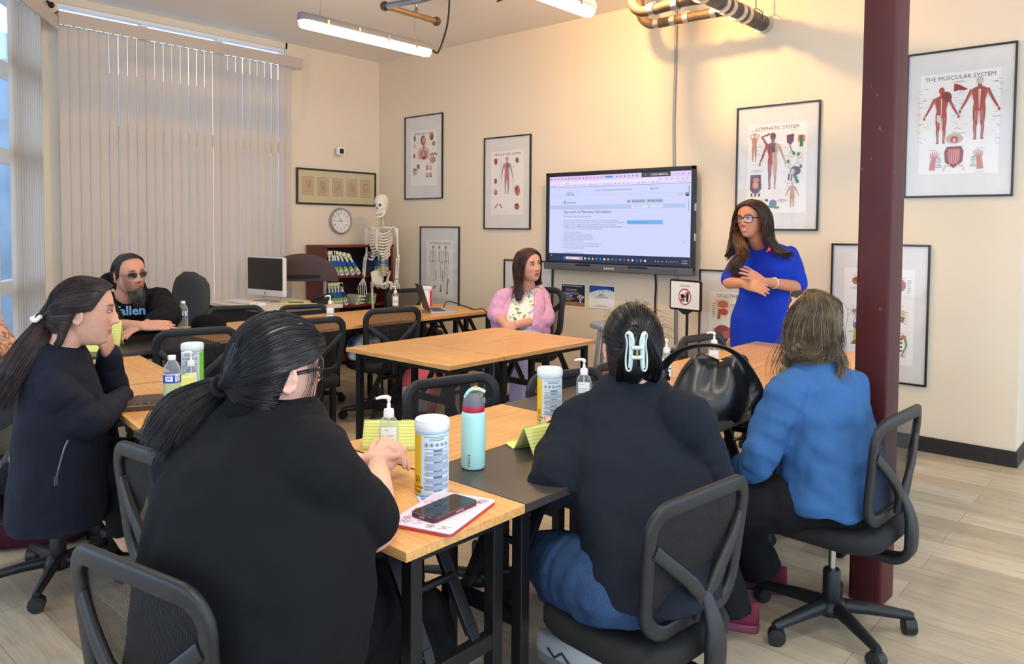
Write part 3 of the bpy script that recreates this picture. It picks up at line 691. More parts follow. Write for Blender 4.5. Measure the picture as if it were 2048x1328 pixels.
poster(5.625, 6.25, 1.70, 2.655, 'framed muscular system poster, right of the red column', 'THE MUSCULAR SYSTEM', d_musc, (.455, .655), -.0, .037)
poster(4.42, 5.06, 1.475, 2.42, 'framed lymphatic system poster, hung above the presenter', 'LYMPHATIC SYSTEM', d_lymph, (.455, .67), -.005, .037)
poster(.475, 1.092, 1.79, 2.705, 'framed respiratory system poster, highest on the wall near the corner', 'RESPIRATORY SYSTEM', d_resp, (.42, .60), -.01, .032)
poster(1.705, 2.326, 1.467, 2.385, 'framed circulatory system poster, just left of the big screen', 'CIRCULATORY SYSTEM', d_circ, (.43, .63), .0, .034)
poster(.737, 1.352, .575, 1.491, 'framed skeletal system poster behind the open laptop', 'THE SKELETAL SYSTEM', d_skel, (.42, .62), .0, .033)
poster(1.988, 2.61, .255, 1.17, 'framed poster half hidden behind the woman in the pink cardigan', None, d_plain, (.42, .58), -.05)
poster(4.125, 4.75, .235, 1.158, 'framed digestive system poster half hidden by the presenter', 'DIGESTIVE SYSTEM', d_dig, (.45, .60), -.01, .038)
poster(5.162, 5.80, .437, 1.386, 'framed brain and nerve poster cut in two by the red column', None, d_nerv, (.46, .65), -.02)

# ---------------------------------------------------------------- interactive screen
def screen():
    r = thing('wall_screen', 'large wall-mounted interactive display showing a pharmacy lesson page', 'screen', (3.357, 0, 1.545))
    W, Hh = 1.525, .885; y = -.095
    m = MB(); m.box((0, -.05, .01), (W - .06, .075, Hh - .08)); m.build('rear_housing', mat('screen_housing', (54, 55, 58), .5), r, smooth=0, bevel=.01)
    m = MB(); m.box((.42, -.014, -.02), (.5, .026, .7)); m.build('wall_bracket', BLACK, r, smooth=0)
    m = MB(); bz = .03
    m.box((0, y, Hh / 2 - bz / 2), (W, .03, bz)); m.box((-W / 2 + bz / 2, y, .02), (bz, .03, Hh - .04)); m.box((W / 2 - bz / 2, y, .02), (bz, .03, Hh - .04)); m.box((0, y - .001, Hh / 2 - .012), (.012, .031, .012))
    m.build('bezel', mat('screen_bezel', (33, 34, 37), .35, .2), r, smooth=0, bevel=.004)
    m = MB(); m.box((0, y - .012, -Hh / 2 + .032), (W, .058, .062)); t = m.build('pen_tray', mat('pen_tray', (98, 101, 106), .4, .5), r, smooth=0, bevel=.006)
    for x, w_ in ((-.31, .16), (.26, .19)):
        m = MB(); m.box((x, y - .043, -Hh / 2 + .052), (w_, .012, .012)); m.build('stylus', BLACK, r, smooth=0, bevel=.004)
    m = MB(); m.text('EUNIVON', .024, Matrix.Translation((-.03, y - .0425, -Hh / 2 + .03)) @ Matrix.Rotation(pi / 2, 4, 'X'), None, 'CENTER', .02); m.build('logo', WHITE, t, smooth=0)
    m = MB()
    for i in range(6): m.box((.5 + i * .025, y - .042, -Hh / 2 + .03), (.01, .004, .005))
    m.build('control_buttons', BLACK, t, smooth=0)
    for z in (.11, -.13):
        m = MB(); m.box((W / 2 + .004, y - .002, z), (.012, .022, .06)); m.build('handle', mat('grey_handle', (170, 172, 175), .4), r, smooth=0, bevel=.004)
    sw, sh = W - 2 * bz - .012, Hh - .062 - bz - .02; z0 = Hh / 2 - bz - .006
    m = MB(); m.box((0, y + .002, z0 - sh / 2), (sw + .012, .012, sh + .014)); m.build('glass_panel', mat('screen_black', (8, 8, 10), .25), r, smooth=0)
    a = Art(); X = lambda u: (u - .5) * sw; Y = lambda v: sh / 2 - v * sh
    def box(u0, u1, v0, v1, c): a.rect((X(u0) + X(u1)) / 2, (Y(v0) + Y(v1)) / 2, (u1 - u0) * sw, (v1 - v0) * sh, c)
    def tx(t_, u, v, s, c=(70, 76, 100), al='LEFT', b=0.): a.text(t_, X(u), Y(v), s, c, al, b)
    box(0, 1, 0, 1, (205, 212, 250)); box(0, 1, 0, .055, (218, 198, 240)); box(0, 1, .055, .125, (226, 214, 248)); box(0, 1, .125, .131, (120, 160, 220))
    for i in range(24):
        if not 15 <= i <= 17: a.ell(X(.015 + i * .0275), Y(.028), .006, .006, ((60, 60, 80), (90, 90, 120), (200, 90, 60), (110, 100, 140), (200, 40, 60))[(i * 7) % 5])
    box(.425, .48, .018, .036, (80, 130, 220)); box(.68, .87, .0, .05, (70, 70, 78)); tx('CODE: N8NX7Q', .74, .026, .022, (225, 225, 230), 'LEFT', .01); tx('1', .705, .026, .022, (225, 225, 230))
    for u in (.80, .84, .88, .92, .945, .975): a.ring(X(u), Y(.078), .007, .002, (80, 76, 100), 12)
    for u in (.915, .95, .985): box(u - .004, u + .004, .026, .03, (70, 66, 90))
    box(.09, .78, .066, .09, (236, 228, 252)); a.small(X(.14), Y(.078), .09, .01, 1, (110, 106, 130))
    for i, u in enumerate((.015, .06, .13, .19, .26, .34, .44, .52, .58, .68, .78, .94)): a.ell(X(u - .02), Y(.108), .004, .004, (70, 70, 90)); a.small(X(u + .012), Y(.108), .05, .008, 1, (96, 92, 120), i)
    tx('nha', .135, .205, .062, (120, 124, 140)); a.line([(X(.215), Y(.18)), (X(.222), Y(.195)), (X(.232), Y(.175))], .003, (150, 154, 170)); a.line([(X(.236), Y(.175)), (X(.240), Y(.19)), (X(.25), Y(.172))], .003, (150, 154, 170))
    tx('Module 1 - Introduction and Measurement Basics', .355, .175, .019, (70, 74, 96)); a.ell(X(.748), Y(.175), .006, .006, (40, 44, 60)); tx('CLOSE', .757, .175, .018, (50, 54, 70)); box(0, .98, .222, .2245, (170, 180, 214))
    tx('Calculator', .915, .245, .014, (90, 94, 120)); box(.966, .988, .225, .265, (60, 66, 80)); box(.97, .984, .23, .24, (200, 206, 230))
    box(.112, .134, .288, .325, (160, 178, 216)); a.line([(X(.128), Y(.306)), (X(.118), Y(.306))], .003, (70, 80, 110)); tx('Lessons', .138, .307, .034, (96, 102, 124))
    for u0, u1, t_ in ((.585, .608, ''), (.615, .708, 'My Annotations'), (.718, .825, 'Settings and Help')):
        box(u0, u1, .288, .325, (162, 176, 214)); tx(t_, u0 + .018, .307, .0165, (70, 76, 104)); a.ell(X(u0 + .010), Y(.307), .005, .005, (60, 66, 94))
    box(0, .97, .34, .388, (176, 196, 236)); box(.615, .73, .35, .38, (226, 232, 252)); tx('Audio Tools', .63, .365, .017, (40, 44, 60), 'LEFT', .012); a.poly([(X(.712), Y(.36)), (X(.722), Y(.36)), (X(.717), Y(.37))], (40, 44, 60))
    for u in (.755, .783, .811): box(u - .012, u + .012, .35, .38, (226, 232, 252)); a.ring(X(u), Y(.365), .006, .002, (60, 64, 84), 8)
    tx('Approach to Pharmacy Calculations', .115, .418, .036, (84, 92, 128), 'LEFT', .006); tx('Common medication errors', .115, .47, .027, (140, 128, 150))
    for i, t_ in enumerate(('Over the last several decades, there has been a great deal of research on how to make a', 'pharmacy a safer place, including best practices. The Institute for Safe Medication Practices (ISMP)', 'has created several resources that are extremely helpful for technicians in eliminating', 'medication errors. The ISMP website has several resources that should be reviewed in detail by', 'all pharmacy technicians. These resources include the following:')):
        tx(t_, .115, .518 + i * .024, .0165, (92, 98, 136), 'LEFT', .018 if i == 3 else 0)
    for i, t_ in enumerate(('List of Confused Drug Names', 'High-Alert Medications in Acute Care Settings', 'Oral Dosage Forms That Should Not Be Crushed', 'High-Alert Medications in Long-Term Care (LTC)', 'List of Error-Prone Abbreviations', 'Look-Alike Drug Names with Recommended Tall Man Letters', 'High-Alert Medications in Community/Ambulatory Settings', 'Products with Drug Name Suffixes')):
        tx(t_, .115, .655 + i * .026, .0165, (92, 98, 136)); a.ell(X(.107), Y(.655 + i * .026), .0022, .0022, (80, 86, 120))
    tx('Confused drug names', .115, .893, .026, (140, 132, 156)); box(.585, .825, .515, .56, (110, 180, 238)); a.ell(X(.60), Y(.537), .007, .005, (30, 50, 90)); tx('medication errors', .615, .537, .022, (50, 96, 160)); tx('+', .80, .537, .02, (40, 70, 130))
    box(.985, .99, .15, .26, (140, 146, 160)); box(.985, .988, .3, .42, (120, 128, 150)); a.poly([(X(.955), Y(.735)), (X(.963), Y(.745)), (X(.956), Y(.748))], (60, 60, 70))
    box(0, 1, .905, 1, (34, 46, 78)); a.ell(X(.02), Y(.93), .008, .008, (206, 120, 96)); box(.118, .13, .945, .97, (40, 140, 226)); a.rect(X(.20), Y(.957), .13 * sw, .03 * sh * 1.1, (214, 212, 226)); tx('Search', .155, .957, .016, (120, 120, 140)); a.ell(X(.25), Y(.957), .016, .008, (190, 90, 90))
    for i, c in enumerate(((230, 230, 236), (176, 206, 170), (236, 196, 110), (40, 150, 226), (50, 130, 200), (230, 230, 232), (160, 190, 160), (70, 150, 120), (50, 110, 200), (60, 160, 200), (214, 50, 60), (110, 180, 180), (214, 226, 214), (36, 106, 190), (150, 156, 170), (226, 232, 236))): a.rect(X(.285 + i * .0285), Y(.957), .017, .017, c)
    for u in (.78, .80, .825, .855, .88, .90, .92): a.ell(X(u), Y(.957), .004, .004, (226, 226, 236))
    tx('10:37 PM', .95, .945, .013, (236, 236, 242)); tx('9/11/2025', .948, .97, .013, (236, 236, 242))
    o = a.build(r, 'display', paint_mat('screen_pixels', emit=1.02)); o.location = (0, y - .0045, z0 - sh / 2)
screen()
def loose(name, pts, rad, m_, label, cat, n=8):
    m = MB(); m.tube(catmull(pts, 6), rad, n); return tag(m.build(name, m_, smooth=60), label, cat)
loose('conduit', [(3.873, -.012, H), (3.873, -.012, 2.8), (3.868, -.014, 2.4), (3.876, -.014, 2.0), (3.876, -.02, 1.95)], .011, STEEL, 'flexible metal conduit running down the wall into the top of the screen', 'conduit')
loose('power_cable', [(3.72, -.03, 1.12), (3.725, -.02, 1.0), (3.72, -.02, .85), (3.74, -.025, .7), (3.82, -.04, .5), (3.93, -.04, .44)], .008, BLACK, 'black power cable hanging below the screen', 'cable')
loose('conduit', [(3.915, -.016, 1.09), (3.915, -.016, .8), (3.92, -.016, .52)], .013, STEEL, 'short metal conduit above the grey outlet box', 'conduit')
r = thing('outlet_box', 'grey metal outlet box with plugs on the wall behind the sign stand', 'outlet', (3.955, 0, .44))
m = MB(); m.box((0, -.032, 0), (.11, .06, .12)); m.build('box', mat('galvanised_box', (150, 154, 150), .45, .7), r, smooth=0, bevel=.004)
m = MB(); m.box((-.02, -.064, 0), (.05, .004, .1)); m.build('cover_plate', STEEL, r, smooth=0, bevel=.001)
for z in (-.025, .025):
    m = MB(); m.box((-.02, -.08, z), (.035, .03, .03)); m.build('plug', BLACK, r, smooth=0, bevel=.006)
m = MB(); m.tube([(-.02, -.016, -.06), (-.02, -.016, -.44)], .02, 8); m.build('conduit', STEEL, r)
# paper signs below the screen
def paper_sign(x0, x1, z0, z1, label, draw):
    r = thing('paper_sign', label, 'sign', ((x0 + x1) / 2, -.003, (z0 + z1) / 2)); w, h = x1 - x0, z1 - z0
    m = MB(); m.box((0, 0, 0), (w, .002, h)); m.build('sheet', PAPERW, r, smooth=0); a = Art(); draw(a, w, h); a.build(r, 'print').location = (0, -.0013, 0)
def d_wifi(a, w, h):
    a.rect(0, .005, w * .94, h * .90, (40, 42, 56)); a.rect(0, -h * .36, w * .94, h * .18, (176, 124, 78))
    for i in range(3): a.rect(0, -h * (.30 + .05 * i), w * .94, .004, (150, 98, 58))
    a.text('WiFi & Screen Share Instructions', -w * .44, h * .41, .0165, (226, 226, 236), 'LEFT', .01)
    for i in range(2): a.small(-.02, h * (.24 - .14 * i), w * .8, .025, 2, (196, 198, 216), i + 4)
    a.small(-.05, -h * .06, w * .5, .07, 5, (206, 208, 222), 9)
    x, y = w * .30, -h * .24
    a.ell(x, y, .009, .009, (240, 240, 240))
    for k in (1, 2, 3):
        a.line([(x + .018 * k * cos(t), y + .002 + .018 * k * sin(t)) for t in [pi / 4 + pi / 2 * i / 8 for i in range(9)]], .009, (240, 240, 240))
paper_sign(2.70, 2.985, .752, .968, 'dark paper sign with a white wireless symbol taped under the screen', d_wifi)
def d_qr(a, w, h):
    a.poly([(-w * .48, h * .47), (w * .48, h * .47), (w * .48, h * .28), (w * .2, h * .33), (-w * .1, h * .30), (-w * .48, h * .16)], (44, 84, 160)); a.poly([(w * .48, h * .47), (w * .48, h * .22), (w * .3, h * .38), (0, h * .47)], (60, 56, 130)); a.line([(-w * .48, h * .14), (-w * .1, h * .30), (w * .48, h * .26)], .006, (120, 190, 220))
    a.ell(0, h * .2, .026, .026, (240, 240, 242)); a.ring(0, h * .2, .025, .005, (44, 70, 130)); a.text('W', 0, h * .2, .02, (44, 70, 130)); a.small(0, h * .02, w * .55, .03, 2, (70, 76, 96)); a.small(0, -h * .38, w * .7, .02, 2, (130, 130, 140))
paper_sign(3.02, 3.30, .763, .972, 'white paper sign with a blue swoosh taped under the screen', d_qr)
# no-food sign on a stand
r = thing('sign_stand', 'black floor stand holding the white no food or drink sign', 'sign', (4.16, -.30, 0), radians(-12))
m = MB(); m.tube([(0, .02, .02), (0, .02, .86)], .011, 10); m.tube([(0, .02, .42), (0, .02, .47)], .016, 10); m.build('pole', BLACK, r)
m = MB(); m.lathe([(.13, 0), (.13, .012), (.03, .02), (.015, .05)], 28, Matrix.Translation((0, .02, 0))); m.build('base', BLACK, r)
m = MB(); M_ = Matrix.Translation((0, 0, .965)) @ Matrix.Rotation(pi / 2, 4, 'X')
m.prism(rrect(.315, .24, .02, 5), -.008, .008, M_); m.prism([(-.07, -.12), (.07, -.12), (.02, -.15), (-.02, -.15)], -.006, .006, M_); f = m.build('sign_frame', mat('black_sign_frame', (20, 20, 22), .35), r, smooth=40, bevel=.002)
m = MB(); m.prism(rrect(.285, .21, .008, 3), .0075, .0095, M_); m.build('sheet', PAPERW, r, smooth=0)
a = Art(); a.small(0, .075, .14, .02, 2, (90, 90, 94), 3)
a.poly([(.008, .015), (.04, .015), (.034, -.05), (.014, -.05)], (38, 38, 40)); a.rect(.024, .019, .038, .006, (38, 38, 40)); a.line([(.022, .02), (.022, .04), (.006, .044)], .004, (38, 38, 40))
a.ell(-.022, -.005, .022, .014, (38, 38, 40)); a.rect(-.022, -.022, .044, .008, (38, 38, 40)); a.rect(-.022, -.034, .044, .007, (38, 38, 40)); a.rect(-.022, -.045, .042, .007, (38, 38, 40))
a.ring(0, -.012, .064, .008, (176, 40, 48), 44); a.line([(-.044, -.056), (.044, .032)], .008, (176, 40, 48)); a.build(r, 'print').location = (0, -.0102, .965)
# ---------------------------------------------------------------- left wall: framed print, clock, sensor
def on_left(name, label, cat, y, z): return thing(name, label, cat, (.004, y, z), pi / 2)
r = on_left('framed_print', 'long black-framed print of five small sepia sketches', 'picture', -.585, 1.91)
w, h, b = 1.05, .385, .018; m = MB()
for s in (-1, 1): m.box((s * (w - b) / 2, -.012, 0), (b, .026, h)); m.box((0, -.012, s * (h - b) / 2), (w - b, .026, b))
m.build('frame', FRAMEM, r, smooth=0, bevel=.003); m = MB(); m.box((0, -.004, 0), (w - b, .008, h - b)); m.build('mat_board', mat('sage_mat_board', (206, 198, 158), .8), r, smooth=0)
a = Art()
for i in range(5):
    x = -.38 + i * .19; a.rect(x, .005, .142, .20, (176, 150, 122)); a.rect(x, .005, .132, .19, (196, 172, 142)); rr = random.Random(i)
    for k in range(4): a.line([(x + rr.uniform(-.045, .045), .005 + rr.uniform(-.07, .08)) for _ in range(3)], .002, (140, 112, 88))
    for k in range(6): a.small(x, -.06 + k * .024, .11, .008, 1, (150, 122, 98), i * 7 + k)
    a.ring(x, .02, .03 + .006 * (i % 3), .003, (112, 86, 66), 18)
a.small(0, -.135, .14, .008, 1, (120, 110, 84)); a.build(r, 'print').location = (0, -.0085, 0)
m = MB(); m.box((0, -.018, 0), (w - 2 * b, .001, h - 2 * b)); m.build('glazing', GLAZE, r, smooth=0)
r = on_left('wall_clock', 'round silver wall clock below the framed print', 'clock', -.555, 1.545)
m = MB(); Mc = Matrix.Rotation(pi / 2, 4, 'X'); m.lathe([(.0, 0), (.143, .006), (.143, .038), (.138, .046), (.13, .046), (.127, .03), (.127, .018)], 48, Mc, None, False); m.build('case', mat('silver_clock_case', (176, 178, 178), .35, .6), r, smooth=50)
m = MB(); m.lathe([(.128, .020), (.128, .024)], 40, Mc); m.build('dial', PAPERW, r)
a = Art()
for i in range(60): t_ = pi / 30 * i; a.line([(.117 * sin(t_), .117 * cos(t_)), ((.108 if i % 5 == 0 else .113) * sin(t_), (.108 if i % 5 == 0 else .113) * cos(t_))], .004 if i % 5 == 0 else .0015, (60, 60, 62))
for i in range(1, 13): t_ = pi / 6 * i; a.text(str(i), .088 * sin(t_), .088 * cos(t_), .032, (50, 50, 54), 'CENTER', .01)
o = a.build(r, 'numerals'); o.location = (0, -.0245, 0)
for nm, t_, L, w_ in (('hour_hand', radians(268), .055, .008), ('minute_hand', radians(-24), .09, .006), ('second_hand', radians(90), .05, .003)):
    a = Art(); a.line([(-.015 * sin(t_), -.015 * cos(t_)), (L * sin(t_), L * cos(t_))], w_, (40, 36, 38) if nm != 'second_hand' else (150, 150, 150), w_ * .5); a.build(r, nm).location = (0, -.027, 0)
r = on_left('wall_sensor', 'small white square sensor with a black face, high on the side wall', 'sensor', -.60, 2.31)
m = MB(); m.tube([(0, 0, .02), (0, -.06, .03)], .012, 10); m.build('bracket', WHITE, r); m = MB(); m.box((0, -.08, 0), (.085, .05, .09)); m.build('body', WHITE, r, smooth=0, bevel=.01); m = MB(); m.box((0, -.106, -.004), (.05, .004, .055)); m.build('lens_face', BLACK, r, smooth=0)
loose('sensor_cable', [(.03, -.60, 2.33), (.006, -.52, 2.40), (.006, -.38, 2.47), (.006, -.30, 2.44), (.006, -.36, 2.2), (.006, -.42, 2.12)], .003, WHITE, 'thin white cable curling on the wall beside the sensor', 'cable', 5)
# ---------------------------------------------------------------- lamps and pipes under the ceiling
LAMPE = NT('lamp_diffuser'); LAMPE.set(Base_Color=(.9, .9, .88), Emission_Color=lin((255, 244, 222))); LAMPE.b.inputs['Emission Strength'].default_value = 14.; LAMPE = LAMPE.m
def strip_lamp(cx, cy, z, L, label):
    r = thing('ceiling_light', label, 'lamp', (cx, cy, z), pi / 2)
    sec = lambda k, zo, hh: [(x, y * k, zo) for x, y in rrect(L * (1 if k == 1 else .99), .11, .04, 4)]
    m = MB(); m.loft([[(x, y * k, zz) for x, y in rrect(L, .12, .045, 4)] for zz, k in ((.0, 1.), (.025, 1.), (.05, .72), (.055, .6))]); m.build('housing', mat('lamp_housing', (132, 135, 138), .45), r, smooth=50)
    m = MB(); m.loft([[(x * kk, y * k, zz) for x, y in rrect(L * .985, .112, .045, 4)] for zz, k, kk in ((.0, 1., 1.), (-.03, .96, .998), (-.045, .7, .99), (-.048, .5, .985))]); m.build('diffuser', LAMPE, r, smooth=60)
    for x in (-.42, -.14, .14, .42):
        for s in (-1, 1):
            m = MB(); m.box((x * L / 1.25, s * .062, .008), (.022, .008, .05)); m.build('clip', STEEL, r, smooth=0, bevel=.002)
    for x in (-.45, .45):
        m = MB(); m.tube([(x * L / 1.25, 0, .055), (x * L / 1.25 + .02, 0, H - z)], .0025, 5); m.build('suspension_wire', STEEL, r)
    return r
strip_lamp(2.262, -1.89, 2.955, 1.26, 'long hanging strip light with grey clips, over the far tables')
strip_lamp(4.02, -2.02, 2.945, 1.26, 'strip light cut off by the top edge, nearer the brown pipes')
loose('lamp_cable', [(2.29, -1.26, 2.96), (2.29, -1.20, 2.95), (2.31, -1.16, 3.05), (2.36, -1.15, 3.2), (2.38, -1.15, H)], .008, BLACK, 'black cable rising from the end of the hanging strip light', 'cable')
loose('ceiling_cable', [(3.1, -1.2, H), (3.12, -1.35, 3.2), (3.2, -1.42, 3.16), (3.3, -1.4, 3.2), (3.36, -1.35, H)], .006, BLACK, 'loop of thin cable hanging from the ceiling between the lights', 'cable')
PIPEM = mat('rusty_cast_iron', (108, 92, 76), .6, .3, .4, var=.45, vs=14, bump=.4, bs=60)
GALV = mat('galvanised_pipe', (128, 134, 142), .45, .7, .5, var=.2, vs=12)
CLAMP = mat('steel_clamp', (206, 200, 190), .35, .8)
r = thing('drain_pipe', 'thick rusty cast iron drain pipe with two side branches and steel clamps', 'pipe', (4.62, 0, 3.03))
L = lambda *p: (p[0] - 4.62, p[1], p[2] - 3.03)
m = MB(); m.tube([L(4.62, -.0, 3.03), L(4.62, -1.9, 3.05)], .058, 20); m.build('main_pipe', mat('dark_iron', (92, 84, 78), .5, .4, .5, var=.3, vs=10), r)
for p in ([L(4.6, -.42, 3.035), L(4.52, -.48, 3.045), L(4.35, -.5, 3.045), L(4.15, -.5, 3.045), L(4.0, -.5, 3.045), L(3.91, -.5, 3.06), L(3.85, -.5, 3.12), L(3.83, -.5, 3.22), L(3.83, -.5, 3.38)],
          [L(4.6, -.88, 3.03), L(4.5, -.98, 3.01), L(4.35, -1., 2.995), L(4.22, -1., 2.99), L(4.14, -1., 3.005), L(4.09, -1., 3.06), L(4.08, -1., 3.15), L(4.08, -1., 3.38)]):
    m = MB(); m.tube(catmull(p, 5), .036, 16); m.build('branch_pipe', PIPEM, r)
    for x in ((4.46, 4.24, 4.13, 3.99) if p[0][1] > -.5 else (4.43, 4.25)):
        z_ = 3.045 if p[0][1] > -.5 else 2.995; y_ = -.5 if p[0][1] > -.5 else -1.
        m = MB(); m.tube([L(x - .022, y_, z_), L(x + .022, y_, z_)], .042, 18); m.tube([L(x - .026, y_, z_ + .04), L(x + .026, y_, z_ + .04)], .008, 6); m.build('clamp', CLAMP, r, smooth=50)
    m = MB(); m.lathe([(.03, .02), (.034, .045), (.034, .055), (.02, .06)], 16, Matrix.Translation(L(4.33 if p[0][1] > -.5 else 4.3, p[4][1], p[4][2] + 3.03 - .0))); 
    m.v = [(x, y, z - 3.03) for x, y, z in m.v]; m.build('cleanout_plug', PIPEM, r)
for y_ in (-.03, -.36, -.46, -.62, -.72, -1.0):
    m = MB(); m.tube([L(4.62, y_ - .025, 3.031), L(4.62, y_ + .025, 3.031)], .066, 22); m.box(L(4.60, y_, 3.10), (.03, .03, .02)); m.build('clamp', CLAMP, r, smooth=50)
m = MB(); m.tube([L(4.555, -.16, 3.03), L(4.57, -.16, 3.085), L(4.62, -.16, 3.12), L(4.67, -.16, 3.085), L(4.685, -.16, 3.03), L(4.62, -.16, 2.965), L(4.555, -.16, 3.03)], .005, 6); m.tube([L(4.62, -.16, 3.11), L(4.62, -.16, H)], .006, 6); m.build('hanger', STEEL, r)
r = thing('water_pipe', 'thin grey pipe elbow hanging beside the strip light cable', 'pipe', (2.46, -1.9, 3.15))
m = MB(); m.tube([(0, 0, 0), (-.012, .54, .0)], .024, 12); m.build('brass_pipe', mat('brass_pipe', (150, 128, 92), .4, .7), r); m = MB(); m.tube([(0, 0, 0), (.32, .07, .0), (.9, .1, .02)], .024, 12); m.build('grey_pipe', GALV, r)
for p in ((0, 0, 0), (-.012, .54, 0)):
    m = MB(); m.sphere(p, .037); m.build('elbow', mat('dark_fitting', (88, 70, 58), .5, .5), r)
m = MB(); m.tube([(-.008, .32, .03), (-.008, .32, .23)], .006, 6); m.tube([(-.03, .32, 0), (-.03, .32, .04), (-.008, .32, .07), (.014, .32, .04), (.014, .32, 0)], .005, 6); m.build('hanger', STEEL, r)
# warm ceiling spot that throws the pipe shadows (above the photo's upper edge)
r = thing('ceiling_spot', 'round warm ceiling spotlight just above the drain pipe branches', 'lamp', (4.10, -1.28, H))
m = MB(); m.lathe([(.09, -.05), (.10, -.04), (.10, 0)], 24); m.build('housing', WHITE, r)
# ---------------------------------------------------------------- desk corner
DESKM = mat('white_desk_top', (232, 226, 216), .45); CHERRY = wood('cherry_veneer', (98, 30, 28), (112, 36, 32), (122, 42, 36), (8, 8, 1.2), .35)
r = thing('desk', 'white-topped desk with a dark base by the blinds', 'desk', (.68, -1.80, 0))
m = MB(); m.box((0, 0, .747), (1.16, .76, .03)); m.build('desktop', DESKM, r, smooth=0, bevel=.004)
dk = mat('dark_desk_panel', (40, 36, 35), .5)
m = MB(); m.box((.55, 0, .366), (.03, .72, .73)); m.box((-.55, 0, .366), (.03, .72, .73)); m.box((0, .33, .40), (1.08, .03, .6)); m.box((.52, 0, .70), (.05, .70, .06)); m.build('base_panels', dk, r, smooth=0)
m = MB(); m.lathe([(.006, 0), (.014, .01), (.014, .018), (.004, .022)], 14, Matrix.Translation((.566, -.1, .69)) @ Matrix.Rotation(pi / 2, 4, 'Y')); m.build('drawer_knob', mat('copper_knob', (150, 90, 60), .35, .8), r)
r = thing('desktop_computer', 'white all-in-one computer with a blank black screen on the white desk', 'computer', (.535, -1.765, .762), radians(7))
m = MB(); m.box((0, .0, .24), (.53, .045, .37)); m.build('housing', mat('white_computer', (226, 226, 226), .3), r, smooth=0, bevel=.012)
m = MB(); m.box((0, -.0235, .265), (.508, .003, .30)); m.build('screen', mat('blank_screen', (28, 28, 30), .3), r, smooth=0)
m = MB(); m.lathe([(.01, 0), (.012, .002)], 20, Matrix.Translation((0, -.023, .083)) @ Matrix.Rotation(pi / 2, 4, 'X')); m.build('emblem', STEEL, r)
m = MB(); m.tube(catmull([(-.11, -.06, .004), (-.11, .05, .004), (-.11, .04, .06)], 5), .007, 8); m.tube(catmull([(.14, -.06, .004), (.14, .05, .004), (.14, .04, .06)], 5), .007, 8); m.tube([(-.11, .05, .005), (.14, .05, .005)], .007, 8); m.build('stand', CHROME, r)
r = thing('keyboard', 'white keyboard in front of the all-in-one computer', 'keyboard', (.52, -2.0, .762), radians(3))
m = MB(); m.box((0, 0, .009), (.43, .13, .016)); m.build('case', WHITE, r, smooth=0, bevel=.004); m = MB()
for i in range(14):
    for j in range(4): m.box((-.195 + i * .03, -.045 + j * .03, .019), (.024, .024, .006))
m.build('keys', mat('key_white', (244, 244, 244), .5), r, smooth=0)
r = thing('computer_mouse', 'small white mouse on the desk beside the keyboard', 'mouse', (.86, -2.02, .762), radians(20))
m = MB(); m.loft([[(x * k, y * k, z) for x, y in rrect(.06, .105, .029, 5)] for z, k in ((0, .95), (.008, 1), (.022, .93), (.03, .7), (.033, .35))]); m.build('shell', WHITE, r, smooth=80)
m = MB(); m.tube(catmull([(0, .05, .01), (.02, .12, .005), (-.02, .22, .005), (-.08, .26, .006)], 5), .0025, 6); m.build('cord', WHITE, r)
m = MB(); m.box((0, 0, .008), (.30, .22, .016)); o = m.build('yellow_pad', mat('yellow_legal_paper', (236, 226, 130), .7), smooth=0, bevel=.001); o.location = (1.0, -1.72, .762); o.rotation_euler = (0, 0, .25); tag(o, 'yellow legal pad lying on the white desk', 'notepad')
m = MB(); m.tube([(-.07, 0, .006), (.07, 0, .006)], .005, 8, ends=True); o = m.build('pen', mat('green_pen', (30, 96, 90), .4)); o.location = (.99, -1.74, .779); o.rotation_euler = (0, 0, .6); tag(o, 'dark green pen lying on the yellow legal pad on the desk', 'pen')
r = thing('office_phone', 'black desk phone at the shelf end of the white desk', 'phone', (1.08, -1.53, .762), radians(60))
m = MB(); m.prism([(-.09, 0), (.09, 0), (.09, .055), (-.09, .015)], -.08, .08, Matrix.Rotation(pi / 2, 4, 'X')); m.build('body', BLACK, r, smooth=0, bevel=.006); m = MB(); m.tube(catmull([(-.09, -.05, .035), (-.06, -.05, .06), (.05, -.05, .085), (.09, -.05, .075)], 4), .016, 10, ends=True); m.build('handset', BLACK, r)
# half-round flip table folded up behind the desk
r = thing('flip_top_table', 'dark brown half-round flip-top table folded upright between computer and bookcase', 'table', (.50, -1.36, 0), radians(46))
m = MB(); pl = [(.36 * cos(t_), .255 * sin(t_)) for t_ in [pi * i / 24 for i in range(25)]]; m.prism(pl + [(-.36, -.02), (.36, -.02)], -.014, .014, Matrix.Translation((0, 0, .955)) @ Matrix.Rotation(pi / 2, 4, 'X')); m.build('tabletop', mat('dark_brown_laminate', (74, 52, 47), .4, var=.05, vs=20), r, smooth=40, bevel=.004)
m = MB(); m.bar((-.30, -.03, .975), (.18, -.03, .985), .012, .03); m.build('underside_rail', BLACK, r, smooth=0)
for x in (-.2, .22):
    m = MB(); m.tube([(x, .03, .03), (x, .03, .95)], .018, 12); m.tube([(x, -.2, .02), (x, .24, .02)], .014, 8, ends=True); m.build('leg', CHROME, r)
